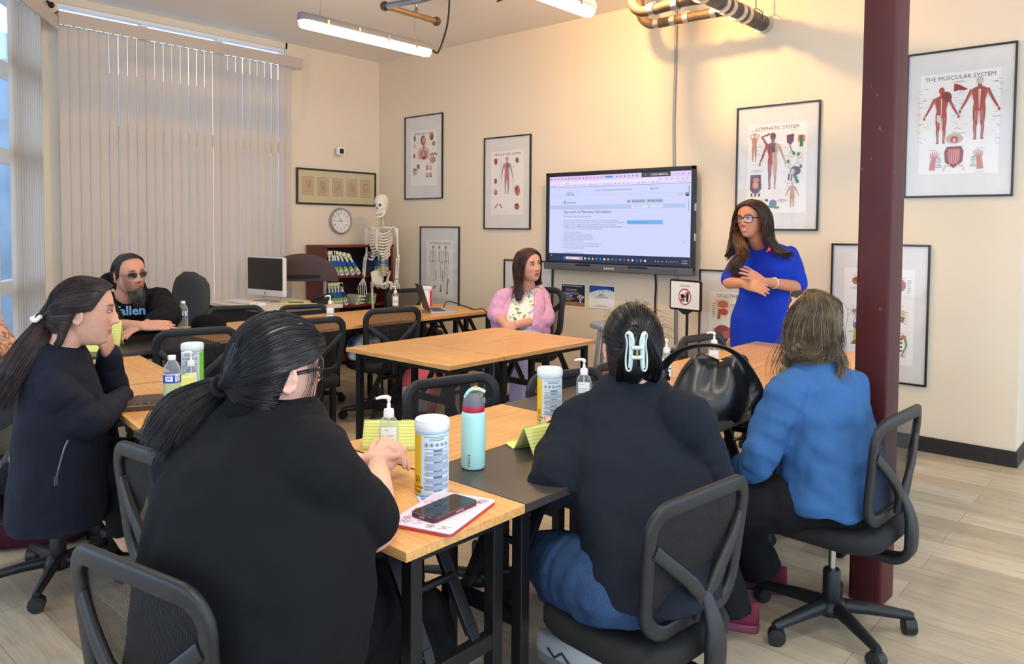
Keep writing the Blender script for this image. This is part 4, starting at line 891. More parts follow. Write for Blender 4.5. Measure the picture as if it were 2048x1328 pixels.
# high-backed office chair at the desk
r = thing('office_chair', 'charcoal high-backed upholstered office chair at the white desk', 'chair', (.93, -2.45, 0), radians(10))
UP = mat('charcoal_upholstery', (58, 59, 61), .85, var=.12, vs=200, bump=.15, bs=500)
m = MB(); m.loft([[(x * k, y * k, z) for x, y in rrect(.52, .50, .1, 5)] for z, k in ((.40, .9), (.43, 1.), (.49, 1.), (.51, .94), (.52, .6))]); m.build('seat', UP, r, smooth=80)
rings = []
for i in range(13):
    t_ = i / 12; z = .50 + .60 * t_; w_ = .25 * (1 - .28 * t_ ** 3) * sqrt(max(.05, 1 - max(0, t_ - .8) ** 2 * 22)); y = -.22 - .10 * t_ - .04 * sin(t_ * 5); d = .055 * sqrt(max(.06, 1 - max(0, t_ - .85) ** 2 * 40))
    rings.append([(w_ * (abs(cos(a)) ** .6) * (1 if cos(a) > 0 else -1), y + d * (abs(sin(a)) ** .8) * (1 if sin(a) > 0 else -1) + .12 * (w_ * cos(a)) ** 2, z) for a in [2 * pi * j / 24 for j in range(24)]])
m = MB(); m.loft(rings); m.build('backrest', UP, r, smooth=80)
m = MB(); m.tube([(0, 0, .08), (0, 0, .40)], .03, 12); m.bar((0, -.05, .40), (0, -.28, .46), .08, .02); m.build('gas_lift', BLACK, r)
for i in range(5):
    a_ = 2 * pi * i / 5; m = MB(); m.tube([(0, 0, .09), (.29 * cos(a_), .29 * sin(a_), .06)], [.03, .018], 8); m.sphere((.29 * cos(a_), .29 * sin(a_), .028), .028); m.build('leg', BLACK, r)
# ---------------------------------------------------------------- bookcase and books
BKX, BKY = .035, -1.0
r = thing('bookcase', 'low cherry-veneer bookcase in the corner behind the skeleton', 'bookcase', (BKX, BKY, 0))
Wd, Dp, Ht = .90, .34, 1.285
for y in (.0125, Wd - .0125): m = MB(); m.box((Dp / 2, y, Ht / 2), (Dp, .025, Ht)); m.build('side_panel', CHERRY, r, smooth=0, bevel=.002)
m = MB(); m.box((Dp / 2 + .005, Wd / 2, Ht - .0125), (Dp + .015, Wd + .015, .025)); m.build('top', CHERRY, r, smooth=0, bevel=.003)
SH = (.06, .345, .625, .945)
for z in SH:
    m = MB(); m.box((Dp / 2, Wd / 2, z), (Dp - .01, Wd - .052, .025)); m.build('shelf', CHERRY, r, smooth=0, bevel=.002)
m = MB(); m.box((.008, Wd / 2, Ht / 2), (.006, Wd - .02, Ht - .05)); m.build('back_panel', mat('dark_back_panel', (58, 26, 26), .6), r, smooth=0)
BK = paint_mat('book_cover', .45)
def book_mesh(h, t, d, top=(52, 108, 176)):
    m = MB(); wht = lin((226, 228, 220)); gr = lin((146, 190, 66)); nv = lin((28, 52, 100)); bl = lin(top)
    z = 0
    for hh, c in ((.24, wht), (.12, gr), (.30, bl), (.12, nv), (.10, gr), (.12, wht)):
        m.box((0, 0, z + h * hh / 2), (d, t, h * hh), None, c); z += h * hh
    m.box((d / 2, 0, h * .12), (.002, t * .5, h * .1), None, lin((150, 110, 140))); m.box((d / 2, 0, h * .72), (.002, t * .55, h * .22), None, wht); m.box((-.003, 0, h + .0008), (d * .95, t * .8, .001), None, wht)
    return m
BOOKS = []
def book(y, z, lean, label, grp, t=.036, h=.265, top=(52, 108, 176), x=.24):
    key = (t, h, top); o = None
    for k, b in BOOKS:
        if k == key: o = b.copy(); COL.objects.link(o)
    if o is None: o = book_mesh(h, t, .2, top).build('textbook', BK, None, smooth=0, cols=True); BOOKS.append((key, o))
    s = sin(lean); o.location = (BKX + x, BKY + y, z + abs(s) * t / 2); o.rotation_euler = (lean, 0, 0); tag(o, label, 'book', grp); return o
zt = SH[3] + .013; zl = SH[2] + .013
g1 = 'textbooks on the upper shelf'; g2 = 'textbooks on the lower shelf'
book(.052, zt, 0, 'upright green and white textbook, first from the left on the upper shelf', g1)
book(.092, zt, 0, 'upright green and white textbook, second from the left on the upper shelf', g1)
for i, (y, ln) in enumerate(((.15, .16), (.215, .30), (.285, .42), (.362, .52), (.44, .62))):
    book(y, zt, ln, ('steepest leaning blue textbook, next to the upright pair on the upper shelf', 'second leaning blue textbook from the left on the upper shelf', 'middle one of the five leaning blue textbooks on the upper shelf', 'fourth leaning blue textbook on the upper shelf', 'flattest leaning blue textbook, nearest the skeleton on the upper shelf')[i], g1, .042, .265, (44, 92, 180))
for i in range(4): book(.70 + i * .04, zt, 0, ('green and white textbook seen past the skeleton ribs, first of four', 'green and white textbook seen past the skeleton ribs, second of four', 'green and white textbook seen past the skeleton ribs, third of four', 'green and white textbook against the right side of the bookcase')[i], g1, .036, .25)
for i in range(5): book(.05 + i * .038, zl, 0, ('leftmost upright textbook on the lower shelf', 'second upright textbook from the left on the lower shelf', 'middle upright textbook on the lower shelf', 'fourth upright textbook from the left on the lower shelf', 'fifth upright textbook on the lower shelf, touching the leaning one')[i], g2, .034, .25)
book(.27, zl, .33, 'blue textbook leaning at the end of the lower shelf row', g2, .042, .25, (40, 80, 156))
for i in range(3):
    m = book_mesh(.25, .034, .2, (96, 100, 96)); o = m.build('textbook', BK, None, smooth=0, cols=True); o.location = (BKX + .24, BKY + .66, zl + .017 + .036 * i); o.rotation_euler = (pi / 2, 0, .06 * (i - 1)); tag(o, ('bottom textbook of the flat stack on the lower shelf', 'middle textbook of the flat stack on the lower shelf', 'top textbook of the flat stack on the lower shelf')[i], 'book', g2)
for i in range(3):
    m = MB(); m.box((0, 0, 0), (.22, .16, .045), None); o = m.build('binder', mat('navy_binder', (26, 34, 62), .5), None, smooth=0, bevel=.003); o.location = (BKX + .18, BKY + .60, zt + .024 + i * .047); tag(o, ('bottom dark navy binder of the stack behind the skeleton arm', 'middle dark navy binder of the stack behind the skeleton arm', 'top dark navy binder of the stack behind the skeleton arm')[i], 'binder', 'binders on the upper shelf')
# ---------------------------------------------------------------- skeleton model
BONE = mat('bone_plastic', (232, 226, 212), .45, var=.06, vs=20); BONED = mat('bone_cartilage', (206, 190, 150), .5)
r = thing('skeleton_model', 'life-size teaching skeleton on a stand in the corner', 'skeleton', (.56, -.41, 0), radians(16))
# local: faces -Y, right of picture is +X
m = MB()
prof = [(-.045, .030, .02, -.055), (-.03, .043, .03, -.066), (0., .055, .055, -.074), (.03, .062, .075, -.078), (.06, .068, .088, -.084), (.10, .071, .094, -.086), (.14, .062, .082, -.074), (.165, .038, .052, -.045), (.175, .012, .015, -.015)]
rg = [[(w_ * sin(a), (b_ if cos(a) > 0 else -f_) * cos(a) * (1 if cos(a) > 0 else 1), z + 1.66) for a in [2 * pi * j / 24 for j in range(24)]] for z, w_, b_, f_ in [(p[0], p[1], p[2], p[3]) for p in prof]]
rg = [[(x, y, z) for x, y, z in q] for q in rg]; m.loft(rg)
m.tube(catmull([(-.05, .0, 1.655), (-.045, -.04, 1.605), (-.02, -.072, 1.585), (.02, -.072, 1.585), (.045, -.04, 1.605), (.05, 0, 1.655)], 5), .012, 8, flat=(1, 1.1))
for s in (-1, 1): m.tube([(s * .058, -.02, 1.70), (s * .05, -.055, 1.685), (s * .03, -.072, 1.675)], .008, 6)
sk = m.build('skull', BONE, r, smooth=80)
dkm = mat('dark_socket', (92, 80, 66), .8); m = MB()
for s in (-1, 1): m.sphere((s * .029, -.072, 1.715), (.018, .012, .016), 12, 8)
m.poly([(-.011, -.0785, 1.672), (.011, -.0785, 1.672), (0, -.083, 1.70)]); m.build('eye_sockets', dkm, sk)
m = MB()
for i in range(9): m.box((-.024 + i * .006, -.0745 + .0008 * (i - 4) ** 2 * .5, 1.634), (.005, .006, .012)); m.box((-.022 + i * .0055, -.0755 + .0008 * (i - 4) ** 2 * .5, 1.620), (.0046, .006, .011))
m.build('teeth', WHITE, sk, smooth=0)
m = MB(); sp = [(0, .01, 1.63), (0, .02, 1.56), (0, .03, 1.50), (0, .055, 1.38), (0, .06, 1.25), (0, .035, 1.12), (0, .02, 1.02), (0, .05, .95)]
pp = catmull(sp, 7)
for i in range(0, len(pp) - 1, 2):
    p = pp[i]; k = .014 + .010 * i / len(pp); m.tube([p + V3((0, 0, .011)), p - V3((0, 0, .011))], k, 10); m.bar(p + V3((-.03 - k * .6, .015, 0)), p + V3((.03 + k * .6, .015, 0)), .008, .008)
m.build('spine', BONED, r, smooth=60)
for i in range(10):
    z = 1.455 - i * .031; w_ = .085 + .045 * sin(pi * min(1, (i + 2) / 9)); dp = .07 + .03 * sin(pi * min(1, (i + 1) / 9))
    for s in (-1, 1):
        end = .02 if i < 7 else .05 + .03 * (i - 7)
        m = MB(); pts = [(s * .02, .055, z + .02), (s * w_ * .75, .065, z + .015), (s * w_, .0, z - .015), (s * w_ * .85, -.06, z - .045), (s * (w_ * .4 + end * .3), -.085, z - .05 + .012 * max(0, 0)), (s * end, -.082, z - .035)]
        m.tube(catmull(pts, 5), .0068, 6, flat=(1, 1.4)); m.build('rib', BONE, r, smooth=80)
m = MB(); m.tube([(0, -.075, 1.455), (0, -.086, 1.41), (0, -.09, 1.33), (0, -.088, 1.26), (0, -.084, 1.22)], [.022, .016, .014, .016, .005], 8, flat=(1, .4), up=(0, 1, 0)); m.build('sternum', BONE, r)
for s in (-1, 1):
    m = MB(); m.tube(catmull([(s * .015, -.072, 1.46), (s * .08, -.07, 1.475), (s * .13, -.03, 1.47), (s * .175, 0, 1.485)], 5), .008, 8); m.build('collarbone', BONE, r)
    m = MB(); m.grid(lambda u, v: (s * (.075 + .09 * u * (1 - .55 * (1 - v))), .075 - .05 * u + .0 * v, 1.315 + .15 * v + .02 * u), 5, 5); m.build('shoulder_blade', BONE, r, solid=.006)
    m = MB(); m.tube([(s * .185, 0, 1.465), (s * .192, .0, 1.44), (s * .20, .005, 1.36), (s * .205, .01, 1.20), (s * .21, .01, 1.165), (s * .21, .0, 1.15)], [.024, .022, .0115, .0105, .017, .022], 12); m.build('upper_arm_bone', BONE, r)
    for q in (-.011, .011):
        m = MB(); m.tube([(s * .21 + q, 0, 1.15), (s * .213 + q * 1.2, -.01, 1.10), (s * .216 + q, -.03, .93)], [.014, .0075, .010], 10); m.build('forearm_bone', BONE, r)
    m = MB(); m.sphere((s * .217, -.033, .905), (.022, .012, .018), 10, 6)
    for k in range(5):
        a_ = (k - 2) * .013; ln = (.06, .085, .095, .088, .07)[k] + .05
        pts = [(s * .217 + a_ * .6, -.036, .90), (s * .217 + a_ * 1.5, -.045, .865), (s * .217 + a_ * 2.1, -.052, .865 - ln * .5), (s * .217 + a_ * 2.1, -.044, .865 - ln)]
        for i in range(3): m.tube([V3(pts[i]), V3(pts[i]).lerp(V3(pts[i + 1]), .5), V3(pts[i + 1])], [.0065, .0042, .006], 7)
    m.build('hand', BONE, r)
    m = MB(); m.grid(lambda u, v: (s * (.02 + .105 * (u ** .7) * (.6 + .4 * v)), .055 - .10 * u ** 1.5 + .02 * v, .86 + .15 * v * (1 - .25 * (u - .6) ** 2 * 4) - .03 * u * (1 - v)), 8, 8); m.tube(catmull([(s * .01, -.05, .865), (s * .05, -.045, .86), (s * .085, -.01, .885), (s * .07, .01, .84), (s * .035, -.01, .825), (s * .01, -.05, .85)], 4), .011, 8); m.build('hip_bone', BONE, r, solid=.010)
    m = MB(); m.tube(catmull([(s * .088, -.005, .885), (s * .125, -.0, .875), (s * .125, 0, .83), (s * .11, -.01, .65), (s * .095, -.015, .50), (s * .095, -.015, .465), (s * .095, -.01, .45)], 4), [.020, .018, .018, .017, .018, .018, .017, .016, .0155, .014, .0135, .013, .013, .0135, .014, .016, .02, .025, .03, .033, .034, .033, .032, .03, .022][:25], 12); m.build('thigh_bone', BONE, r)
    m = MB(); m.tube([(s * .095, -.005, .44), (s * .095, 0, .41), (s * .095, .005, .30), (s * .095, .01, .12), (s * .095, .01, .09)], [.034, .024, .014, .012, .02], 12); m.tube([(s * .125, .01, .42), (s * .122, .02, .1)], .007, 8); m.sphere((s * .095, -.05, .455), (.02, .012, .022), 10, 6); m.build('shin_bone', BONE, r)
    m = MB(); m.tube([(s * .095, .05, .07), (s * .097, -.02, .085), (s * .105, -.10, .05), (s * .11, -.16, .04)], [.022, .026, .024, .012], 10, flat=(1.2, .7)); m.build('foot', BONE, r)
m = MB(); m.tube([(0, .07, .05), (0, .07, .80)], .019, 12); m.tube([(0, .07, .8), (0, .07, .93)], .009, 10); m.build('stand_pole', BLACK, r)
m = MB()
for i in range(5): a_ = 2 * pi * i / 5 + .2; m.tube([(0, .07, .07), (.26 * cos(a_), .07 + .26 * sin(a_), .045)], .014, 8); m.sphere((.26 * cos(a_), .07 + .26 * sin(a_), .022), .022)
m.build('stand_base', BLACK, r)
# ---------------------------------------------------------------- stool
GREYM = mat('grey_painted_metal', (150, 151, 153), .4, .4); sp_ = D(1226, 650, 5.45)
r = thing('bar_stool', 'grey metal stool by the wall, half hidden by black hair', 'stool', (sp_.x, sp_.y, 0))
m = MB(); m.lathe([(.12, .765), (.16, .77), (.165, .79), (.16, .805), (.10, .81)], 28); m.build('seat', GREYM, r)
for i in range(4):
    a_ = pi / 4 + i * pi / 2 + .4; m = MB(); m.tube([(.11 * cos(a_), .11 * sin(a_), .77), (.21 * cos(a_), .21 * sin(a_), .01)], .014, 10); m.build('leg', GREYM, r)
m = MB(); m.tube([(.178 * cos(t_), .178 * sin(t_), .25) for t_ in [2 * pi * i / 24 for i in range(24)]], .009, 8, closed=True); m.build('foot_ring', GREYM, r)
# ---------------------------------------------------------------- people: shared building blocks
def yawv(a): return V3((cos(radians(a)), sin(radians(a)), 0)), V3((sin(radians(a)), -cos(radians(a)), 0))   # forward, right
def frame(pos, yaw, pitch=0, roll=0):
    """local x = person's right, y = forward, z = up"""
    f, r = yawv(yaw); M = Matrix(((r.x, f.x, 0, 0), (r.y, f.y, 0, 0), (0, 0, 1, 0), (0, 0, 0, 1)))
    M = M @ Matrix.Rotation(radians(pitch), 4, 'X') @ Matrix.Rotation(radians(roll), 4, 'Y'); M.translation = V3(pos); return M
def interp(xs, k, closed=False):
    out = []
    for i in range(len(xs) - 1):
        for j in range(k): out.append(xs[i] + (xs[i + 1] - xs[i]) * (j / k) ** 1.0)
    return out + [xs[-1]]
def limb(m, pts, rad, k=6, n=14, ends=True, flat=None, up=None, wr=0., seed=1):
    P = catmull(pts, k) if len(pts) > 2 else [V3(pts[0]).lerp(V3(pts[1]), j / k) for j in range(k + 1)]
    R = interp(rad, k); rr = random.Random(seed)
    if wr: R = [r * (1 + wr * sin(i * 2.1 + rr.uniform(-.6, .6))) for i, r in enumerate(R)]
    return m.tube(P, R, n, flat=flat, up=up, ends=ends)
def torso(m, st, n=28, p=.78):
    """st: (centre, yaw, half width, front depth, back depth)"""
    C_ = catmull([s[0] for s in st], 4); Y = interp([s[1] for s in st], 4); W = interp([s[2] for s in st], 4); A = interp([s[3] for s in st], 4); B = interp([s[4] for s in st], 4); rg = []
    for c, y, w, a, b in zip(C_, Y, W, A, B):
        f, r = yawv(y); q = []
        for j in range(n):
            t = 2 * pi * j / n; cx, sy = cos(t), sin(t)
            q.append(tuple(c + r * (w * abs(cx) ** p * (1 if cx > 0 else -1)) + f * ((a if sy > 0 else b) * abs(sy) ** p * (1 if sy > 0 else -1))))
        rg.append(q)
    return m.loft(rg)
def remesh(m, voxel, smooth=2, factor=.5):
    me = m.mesh('tmp'); bm = bmesh.new(); bm.from_mesh(me); bmesh.ops.recalc_face_normals(bm, faces=bm.faces); bm.to_mesh(me); bm.free()
    o = bpy.data.objects.new('tmp', me); COL.objects.link(o)
    d = o.modifiers.new('r', 'REMESH'); d.mode = 'VOXEL'; d.voxel_size = voxel
    if smooth: s = o.modifiers.new('s', 'SMOOTH'); s.factor = factor; s.iterations = smooth
    dg = bpy.context.evaluated_depsgraph_get(); out = bpy.data.meshes.new_from_object(o.evaluated_get(dg))
    bpy.data.objects.remove(o); bpy.data.meshes.remove(me); return out
HEADP = [(-.116, .012, .052, .012), (-.111, .024, .068, .010), (-.10, .038, .079, .018), (-.08, .052, .085, .040), (-.06, .061, .087, .058), (-.035, .069, .088, .078), (-.01, .0735, .0885, .092), (.02, .0765, .090, .099), (.05, .076, .088, .098), (.075, .069, .079, .089), (.095, .054, .062, .070), (.108, .036, .042, .048), (.115, .014, .017, .02)]
FEAT = [(0, .008, .008, .020, .010), (0, -.012, .010, .014, .018), (0, -.029, .0125, .010, .025), (.012, -.033, .008, .007, .008), (-.012, -.033, .008, .007, .008), (.027, .028, .02, .008, .005), (-.027, .028, .02, .008, .005), (.032, .009, .015, .011, -.008), (-.032, .009, .015, .011, -.008),
        (.043, -.022, .02, .018, .005), (-.043, -.022, .02, .018, .005), (0, -.057, .02, .006, .007), (0, -.0645, .022, .003, -.004), (0, -.071, .017, .006, .0075), (0, -.084, .018, .006, -.004), (0, -.10, .017, .012, .007)]
def head(m, M, wide=1., jaw=1., feat=1., extra=(), ears=True, s=1.):
    Z = catmull([(p[0], p[1], p[2]) for p in HEADP], 5); Bk = catmull([(p[0], p[3], 0) for p in HEADP], 5); n = 72; rg = []
    for a, b in zip(Z, Bk):
        z, w, fr = a; bk = b.y; w = max(.004, w) * wide * (jaw + (1 - jaw) * min(1, max(0, (z + .11) / .12))); q = []
        for j in range(n):
            t = 2 * pi * j / n; cx, sy = cos(t), sin(t); p = .86 if sy > 0 else .95
            x = w * abs(cx) ** p * (1 if cx > 0 else -1); y = (max(.004, fr) if sy > 0 else max(.004, bk)) * abs(sy) ** p * (1 if sy > 0 else -1)
            if sy > 0:
                for x0, z0, sx, sz, A in list(FEAT) + list(extra): y += feat * A * exp(-((x - x0) / sx) ** 2 - ((z - z0) / sz) ** 2)
            q.append(tuple(M @ (V3((x, y, z)) * s)))
        rg.append(q)
    m.loft(rg)
    if ears:
        for sd in (-1, 1):
            E_ = M @ Matrix.Translation((sd * .0755 * wide * s, -.012 * s, -.006 * s)) @ Matrix.Rotation(sd * radians(-24), 4, 'Z') @ Matrix.Rotation(radians(10), 4, 'X')
            rim = [V3((sd * .006, .020 * cos(t) * (1 if t < 9 else 1) - .002, .031 * sin(t) - .002 * cos(t))) * s for t in [radians(-80 + 320 * i / 14) * 1.0 for i in range(15)]]
            m.tube([E_ @ p for p in rim], .0045 * s, 7, ends=True)
            m.sphere((0, 0, 0), (.006 * s, .017 * s, .027 * s), 10, 8, E_); m.sphere((sd * .004 * s, -.001, -.030 * s), (.005 * s, .009 * s, .009 * s), 8, 6, E_)
            m.sphere((sd * .005 * s, .014 * s, -.004 * s), (.005 * s, .006 * s, .009 * s), 8, 6, E_)
def hand(m, M, side=1, curl=(.35, .5, .4), spread=.05, thumb=(.5, .3), s=1., rel=1.):
    """M: wrist frame, y along the fingers, z out of the back of the hand; side +1 right, -1 left"""
    rg = []
    for y, w, t, z in ((-.02, .026, .019, 0), (.0, .028, .019, 0), (.025, .036, .0185, 0), (.055, .041, .016, .001), (.082, .041, .013, .002), (.095, .038, .010, .001)):
        rg.append([tuple(M @ (V3((w * cos(a), y, z + t * sin(a))) * s)) for a in [2 * pi * j / 16 for j in range(16)]])
    m.loft(rg)
    for i in range(4):
        x = (-.030 + .020 * i) * -side; L = (.074, .084, .078, .060)[i]; p = V3((x, .086, .001)); a = -rel * 0; out = [p.copy() - V3((0, .012, 0)), p.copy()]; d = 0.; az = (i - 1.5) * spread * -side
        for j, (ln, c) in enumerate(zip((.46, .30, .24), curl)):
            d += c * (1 + .12 * (i - 1.5)); q = V3((sin(az) * cos(d), cos(az) * cos(d), -sin(d))); p = p + q * (L * ln * .5); out.append(p.copy()); p = p + q * (L * ln * .5); out.append(p.copy())
        r = (.0088, .0094, .0090, .0078)[i]; R = [r * 1.12, r * 1.08, r, r * 1.02, r * .94, r * .94, r * .86, r * .72]
        m.tube([M @ (q * s) for q in out], [k * s for k in R], 9, ends=True)
    a, b = thumb; x = -side * .030
    pts = [V3((x * .6, .012, -.006)), V3((x * 1.25, .038, -.012)), V3((x * 1.25 - side * .024 * a, .066, -.016 - .02 * b)), V3((x * 1.25 - side * .030 * a, .092, -.020 - .035 * b))]
    m.tube([M @ (q * s) for q in catmull(pts, 3)], [k * s for k in interp([.015, .0125, .0108, .0082], 3)], 10, ends=True)
def wristframe(wrist, elbow, back, fwd=None):
    """hand frame from the forearm direction (or given finger direction) and the direction the back of the hand faces"""
    y = (V3(fwd) if fwd is not None else V3(wrist) - V3(elbow)).normalized(); z = V3(back); z = (z - y * z.dot(y)).normalized(); x = y.cross(z)
    return Matrix(((x.x, y.x, z.x, wrist[0]), (x.y, y.y, z.y, wrist[1]), (x.z, y.z, z.z, wrist[2]), (0, 0, 0, 1)))
def skin_mat(name):
    if name in MATS: return MATS[name]
    t = NT(name); a = t.node('ShaderNodeAttribute', attribute_name='Col')
    n = t.noise(t.coord(), 60, 3); t.set(Base_Color=t.mix(t.ramp(n, [(.3, (0, 0, 0)), (.8, (.22, .22, .22))]), a.outputs['Color'], (.45, .18, .12)), Roughness=.5, Subsurface_Weight=.12)
    t.b.inputs['Subsurface Radius'].default_value = (.012, .005, .003); t.b.inputs['Specular IOR Level'].default_value = .4
    t.bump(t.noise(t.coord(), 500, 2), .08, .001); MATS[name] = t.m; return t.m
SKIN = skin_mat('skin')
def skin_build(root, m, voxel, base, H=None, s=1., lips=(170, 92, 84), brow=(40, 28, 24), smooth=2, beard=None, extra=None, brow_w=1., smile=0., teeth=False):
    me = remesh(m, voxel, smooth, .4); n = len(me.vertices); co = np.empty(n * 3); me.vertices.foreach_get('co', co); co = co.reshape(-1, 3)
    col = np.ones((n, 4), dtype=np.float32); col[:, :3] = lin(base)
    if H is not None:
        I = np.array(H.inverted()); L = (co @ I[:3, :3].T + I[:3, 3]) / s; x, y, z = np.abs(L[:, 0]), L[:, 1], L[:, 2]; fr = (y > .045) & (np.abs(L[:, 0]) < .08) & (z > -.13) & (z < .13)
        def put(w, c):
            w = (np.clip(w, 0, 1) * fr)[:, None]; col[:, :3] = col[:, :3] * (1 - w) + np.array(lin(c)) * w
        put(.35 * np.exp(-((x - .045) / .02) ** 2 - ((z + .025) / .02) ** 2), tuple(min(255, k * f) for k, f in zip(base, (1.04, .78, .74))))
        put(.3 * np.exp(-(x / .014) ** 2 - ((z + .03) / .012) ** 2), tuple(min(255, k * f) for k, f in zip(base, (1.03, .8, .76))))
        if beard is not None: put(beard[1] / (1 + np.exp((z + .055 - .75 * np.clip(x - .025, 0, .06) ** 1.2 * 4) / .006)), beard[0]); put(beard[1] * np.exp(-((z + .05) / .006) ** 2 - (x / .026) ** 4), beard[0])
        put(1.6 * np.exp(-(x / (.021 - .0 * x)) ** 4 - ((z + .064 - smile * (x / .02) ** 2 * .005) / .0095) ** 4), lips); put(.8 * np.exp(-(x / .021) ** 4 - ((z + .0645 - smile * (x / .02) ** 2 * .005) / .0022) ** 2), tuple(k * .45 for k in lips))
        if teeth: put(1.5 * np.exp(-(x / .0165) ** 4 - ((z + .0625 - smile * (x / .02) ** 2 * .005) / .0034) ** 4), (244, 238, 232))
        put(1.1 * np.exp(-((x - .031) / .018) ** 4 - ((z - .0305 - .10 * (x - .02) * (x < .034) + .12 * np.clip(x - .034, 0, 1)) / (.0042 * brow_w)) ** 2), brow)
        put(.45 * np.exp(-((x - .032) / .018) ** 2 - ((z - .012) / .010) ** 2), tuple(k * .66 for k in base))
    if extra is not None: extra(co, col)
    o = V3(root.location); co2 = co - np.array(o); me.vertices.foreach_set('co', co2.ravel())
    a = me.color_attributes.new('Col', 'FLOAT_COLOR', 'POINT'); a.data.foreach_set('color', col.ravel()); me.update(); me.name = 'body'
    b = link('body', me, SKIN, root, 180); me.materials.clear(); me.materials.append(SKIN); return b
def eyes(root, H, s=1., look=(0, 0), iris=(52, 34, 24), openv=1., name='eye'):
    for sd in (-1, 1):
        m = MB(); c = V3((sd * .0315, .0835, .0085)); wht, ir = lin((226, 218, 212)), lin(iris)
        m.sphere((0, 0, 0), (.0145, .0065, .0062 * openv), 18, 10, None, wht)
        lx, lz = look; m.sphere((lx * .005, .0045, lz * .001), (.0056, .0032, .0056 * min(1, openv)), 14, 8, None, ir); m.sphere((lx * .0052, .0068, lz * .001), (.0024, .0014, .0024), 8, 6, None, (.005, .005, .005))
        m.tube([(-.0152, .001, .0), (-.009, .0050, .0052 * openv), (0, .0072, .0068 * openv), (.009, .0050, .0052 * openv), (.0152, .001, .001)], [.0011, .0019, .0021, .0019, .0011], 6, None, False, None, None, lin((34, 24, 22)))
        M = H @ Matrix.Translation(c * s) @ Matrix.Rotation(-sd * .22, 4, 'Z') @ Matrix.Scale(s, 4)
        m.v = [tuple(M @ V3(p)) for p in m.v]; m.build(name, paint_mat('eye_surface', .15, spec=.6), root, smooth=180, org=root.location, cols=True)
def cloth(root, name, m, voxel, material, smooth=3, disp=.012, scale=.09, fold=None):
    me = remesh(m, voxel, smooth); o = V3(root.location); n = len(me.vertices); co = np.empty(n * 3); me.vertices.foreach_get('co', co); co = co.reshape(-1, 3)
    if fold is not None: co = fold(co)
    me.vertices.foreach_set('co', (co - np.array(o)).ravel()); me.update()
    ob = link(name, me, None, root, 180); me.materials.clear(); me.materials.append(material)
    if disp:
        t = bpy.data.textures.new('folds', 'CLOUDS'); t.noise_scale = scale; t.noise_depth = 1
        d = ob.modifiers.new('folds', 'DISPLACE'); d.texture = t; d.strength = disp; d.mid_level = .5
    return ob
def fabric(name, rgb, rough=.9, var=.08, bs=900, bump=.25, sheen=.0, vs=120):
    if name in MATS: return MATS[name]
    t = NT(name); c = lin(rgb); n = t.noise(t.coord(), vs, 3); w = t.noise(t.coord(), 14, 4, .6)
    t.set(Base_Color=t.ramp(n, [(.3, tuple(x * (1 - var) for x in c)), (.7, tuple(x * (1 + var) for x in c))]), Roughness=rough); t.b.inputs['Specular IOR Level'].default_value = .2
    if sheen: t.b.inputs['Sheen Weight'].default_value = sheen
    ad = t.n.new('ShaderNodeMath'); ad.operation = 'MULTIPLY_ADD'; t.l.new(w, ad.inputs[0]); ad.inputs[1].default_value = 9.; t.l.new(t.noise(t.coord(), bs, 2), ad.inputs[2]); t.bump(ad.outputs[0], bump, .0016); MATS[name] = t.m; return t.m
def hair_mat(name, rgb, hi, rough=.34):
    if name in MATS: return MATS[name]
    t = NT(name); n = t.noise(t.coord(), 22, 4, .6); t.set(Base_Color=t.ramp(n, [(.35, lin(rgb)), (.65, lin(hi))]), Roughness=rough); t.b.inputs['Specular IOR Level'].default_value = .5; MATS[name] = t.m; return t.m
def strands(name, paths, radius, material, parent, org):
    """every hair a thin three-sided tapering tube, all in one mesh"""
    V = []; F = []; o = np.array(org); ca = np.array([0, 2.094, 4.189]); b = 0
    for P in paths:
        p = np.array([tuple(q) for q in P]) - o; n = len(p); T = np.gradient(p, axis=0); T /= np.linalg.norm(T, axis=1, keepdims=True) + 1e-9
        u = np.cross(T, (.31, .52, .79)); u /= np.linalg.norm(u, axis=1, keepdims=True) + 1e-9; w = np.cross(T, u); k = np.arange(n) / (n - 1); r = radius * (1 - .75 * np.clip(k - .6, 0, 1) / .4)
        V.append((p[:, None, :] + r[:, None, None] * (u[:, None, :] * np.cos(ca)[None, :, None] + w[:, None, :] * np.sin(ca)[None, :, None])).reshape(-1, 3))
        i = np.arange(n - 1)[:, None] * 3 + b; j = np.arange(3)[None, :]; jn = (j + 1) % 3
        F.append(np.stack([i + j, i + jn, i + 3 + jn, i + 3 + j], -1).reshape(-1, 4)); b += n * 3
    me = bpy.data.meshes.new(name); me.from_pydata(np.concatenate(V).tolist(), [], np.concatenate(F).tolist()); me.update()
    return link(name, me, material, parent, 180)
def comb(guides, n, jit, seed=1, k=4, wave=0., wfreq=5., fly=0., taper=1.):
    """hair strands interpolated between neighbouring guide paths"""
    r = random.Random(seed); G = [catmull(g, k) for g in guides]; L = len(G[0]); out = []
    for _ in range(n):
        u = r.uniform(0, len(G) - 1.001); i = int(u); f = u - i; off = V3((r.gauss(0, 1), r.gauss(0, 1), r.gauss(0, 1))) * jit; ph = r.gauss(0, .45); fl = V3((r.gauss(0, 1), r.gauss(0, 1), r.gauss(0, 1))) * (fly if r.random() < .15 else 0); end = L if r.random() < .5 else int(L * r.uniform(.75, 1)); P = []
        for j in range(end):
            t = j / (L - 1); p = G[i][j].lerp(G[i + 1][j], f) + off * (.25 + taper * t) + fl * t * t
            if wave: p = p + V3((sin(t * wfreq * 6.28 + ph), cos(t * wfreq * 5 + ph), sin(t * wfreq * 4.1 + ph))) * wave * t
            P.append(p)
        out.append(P)
    return out
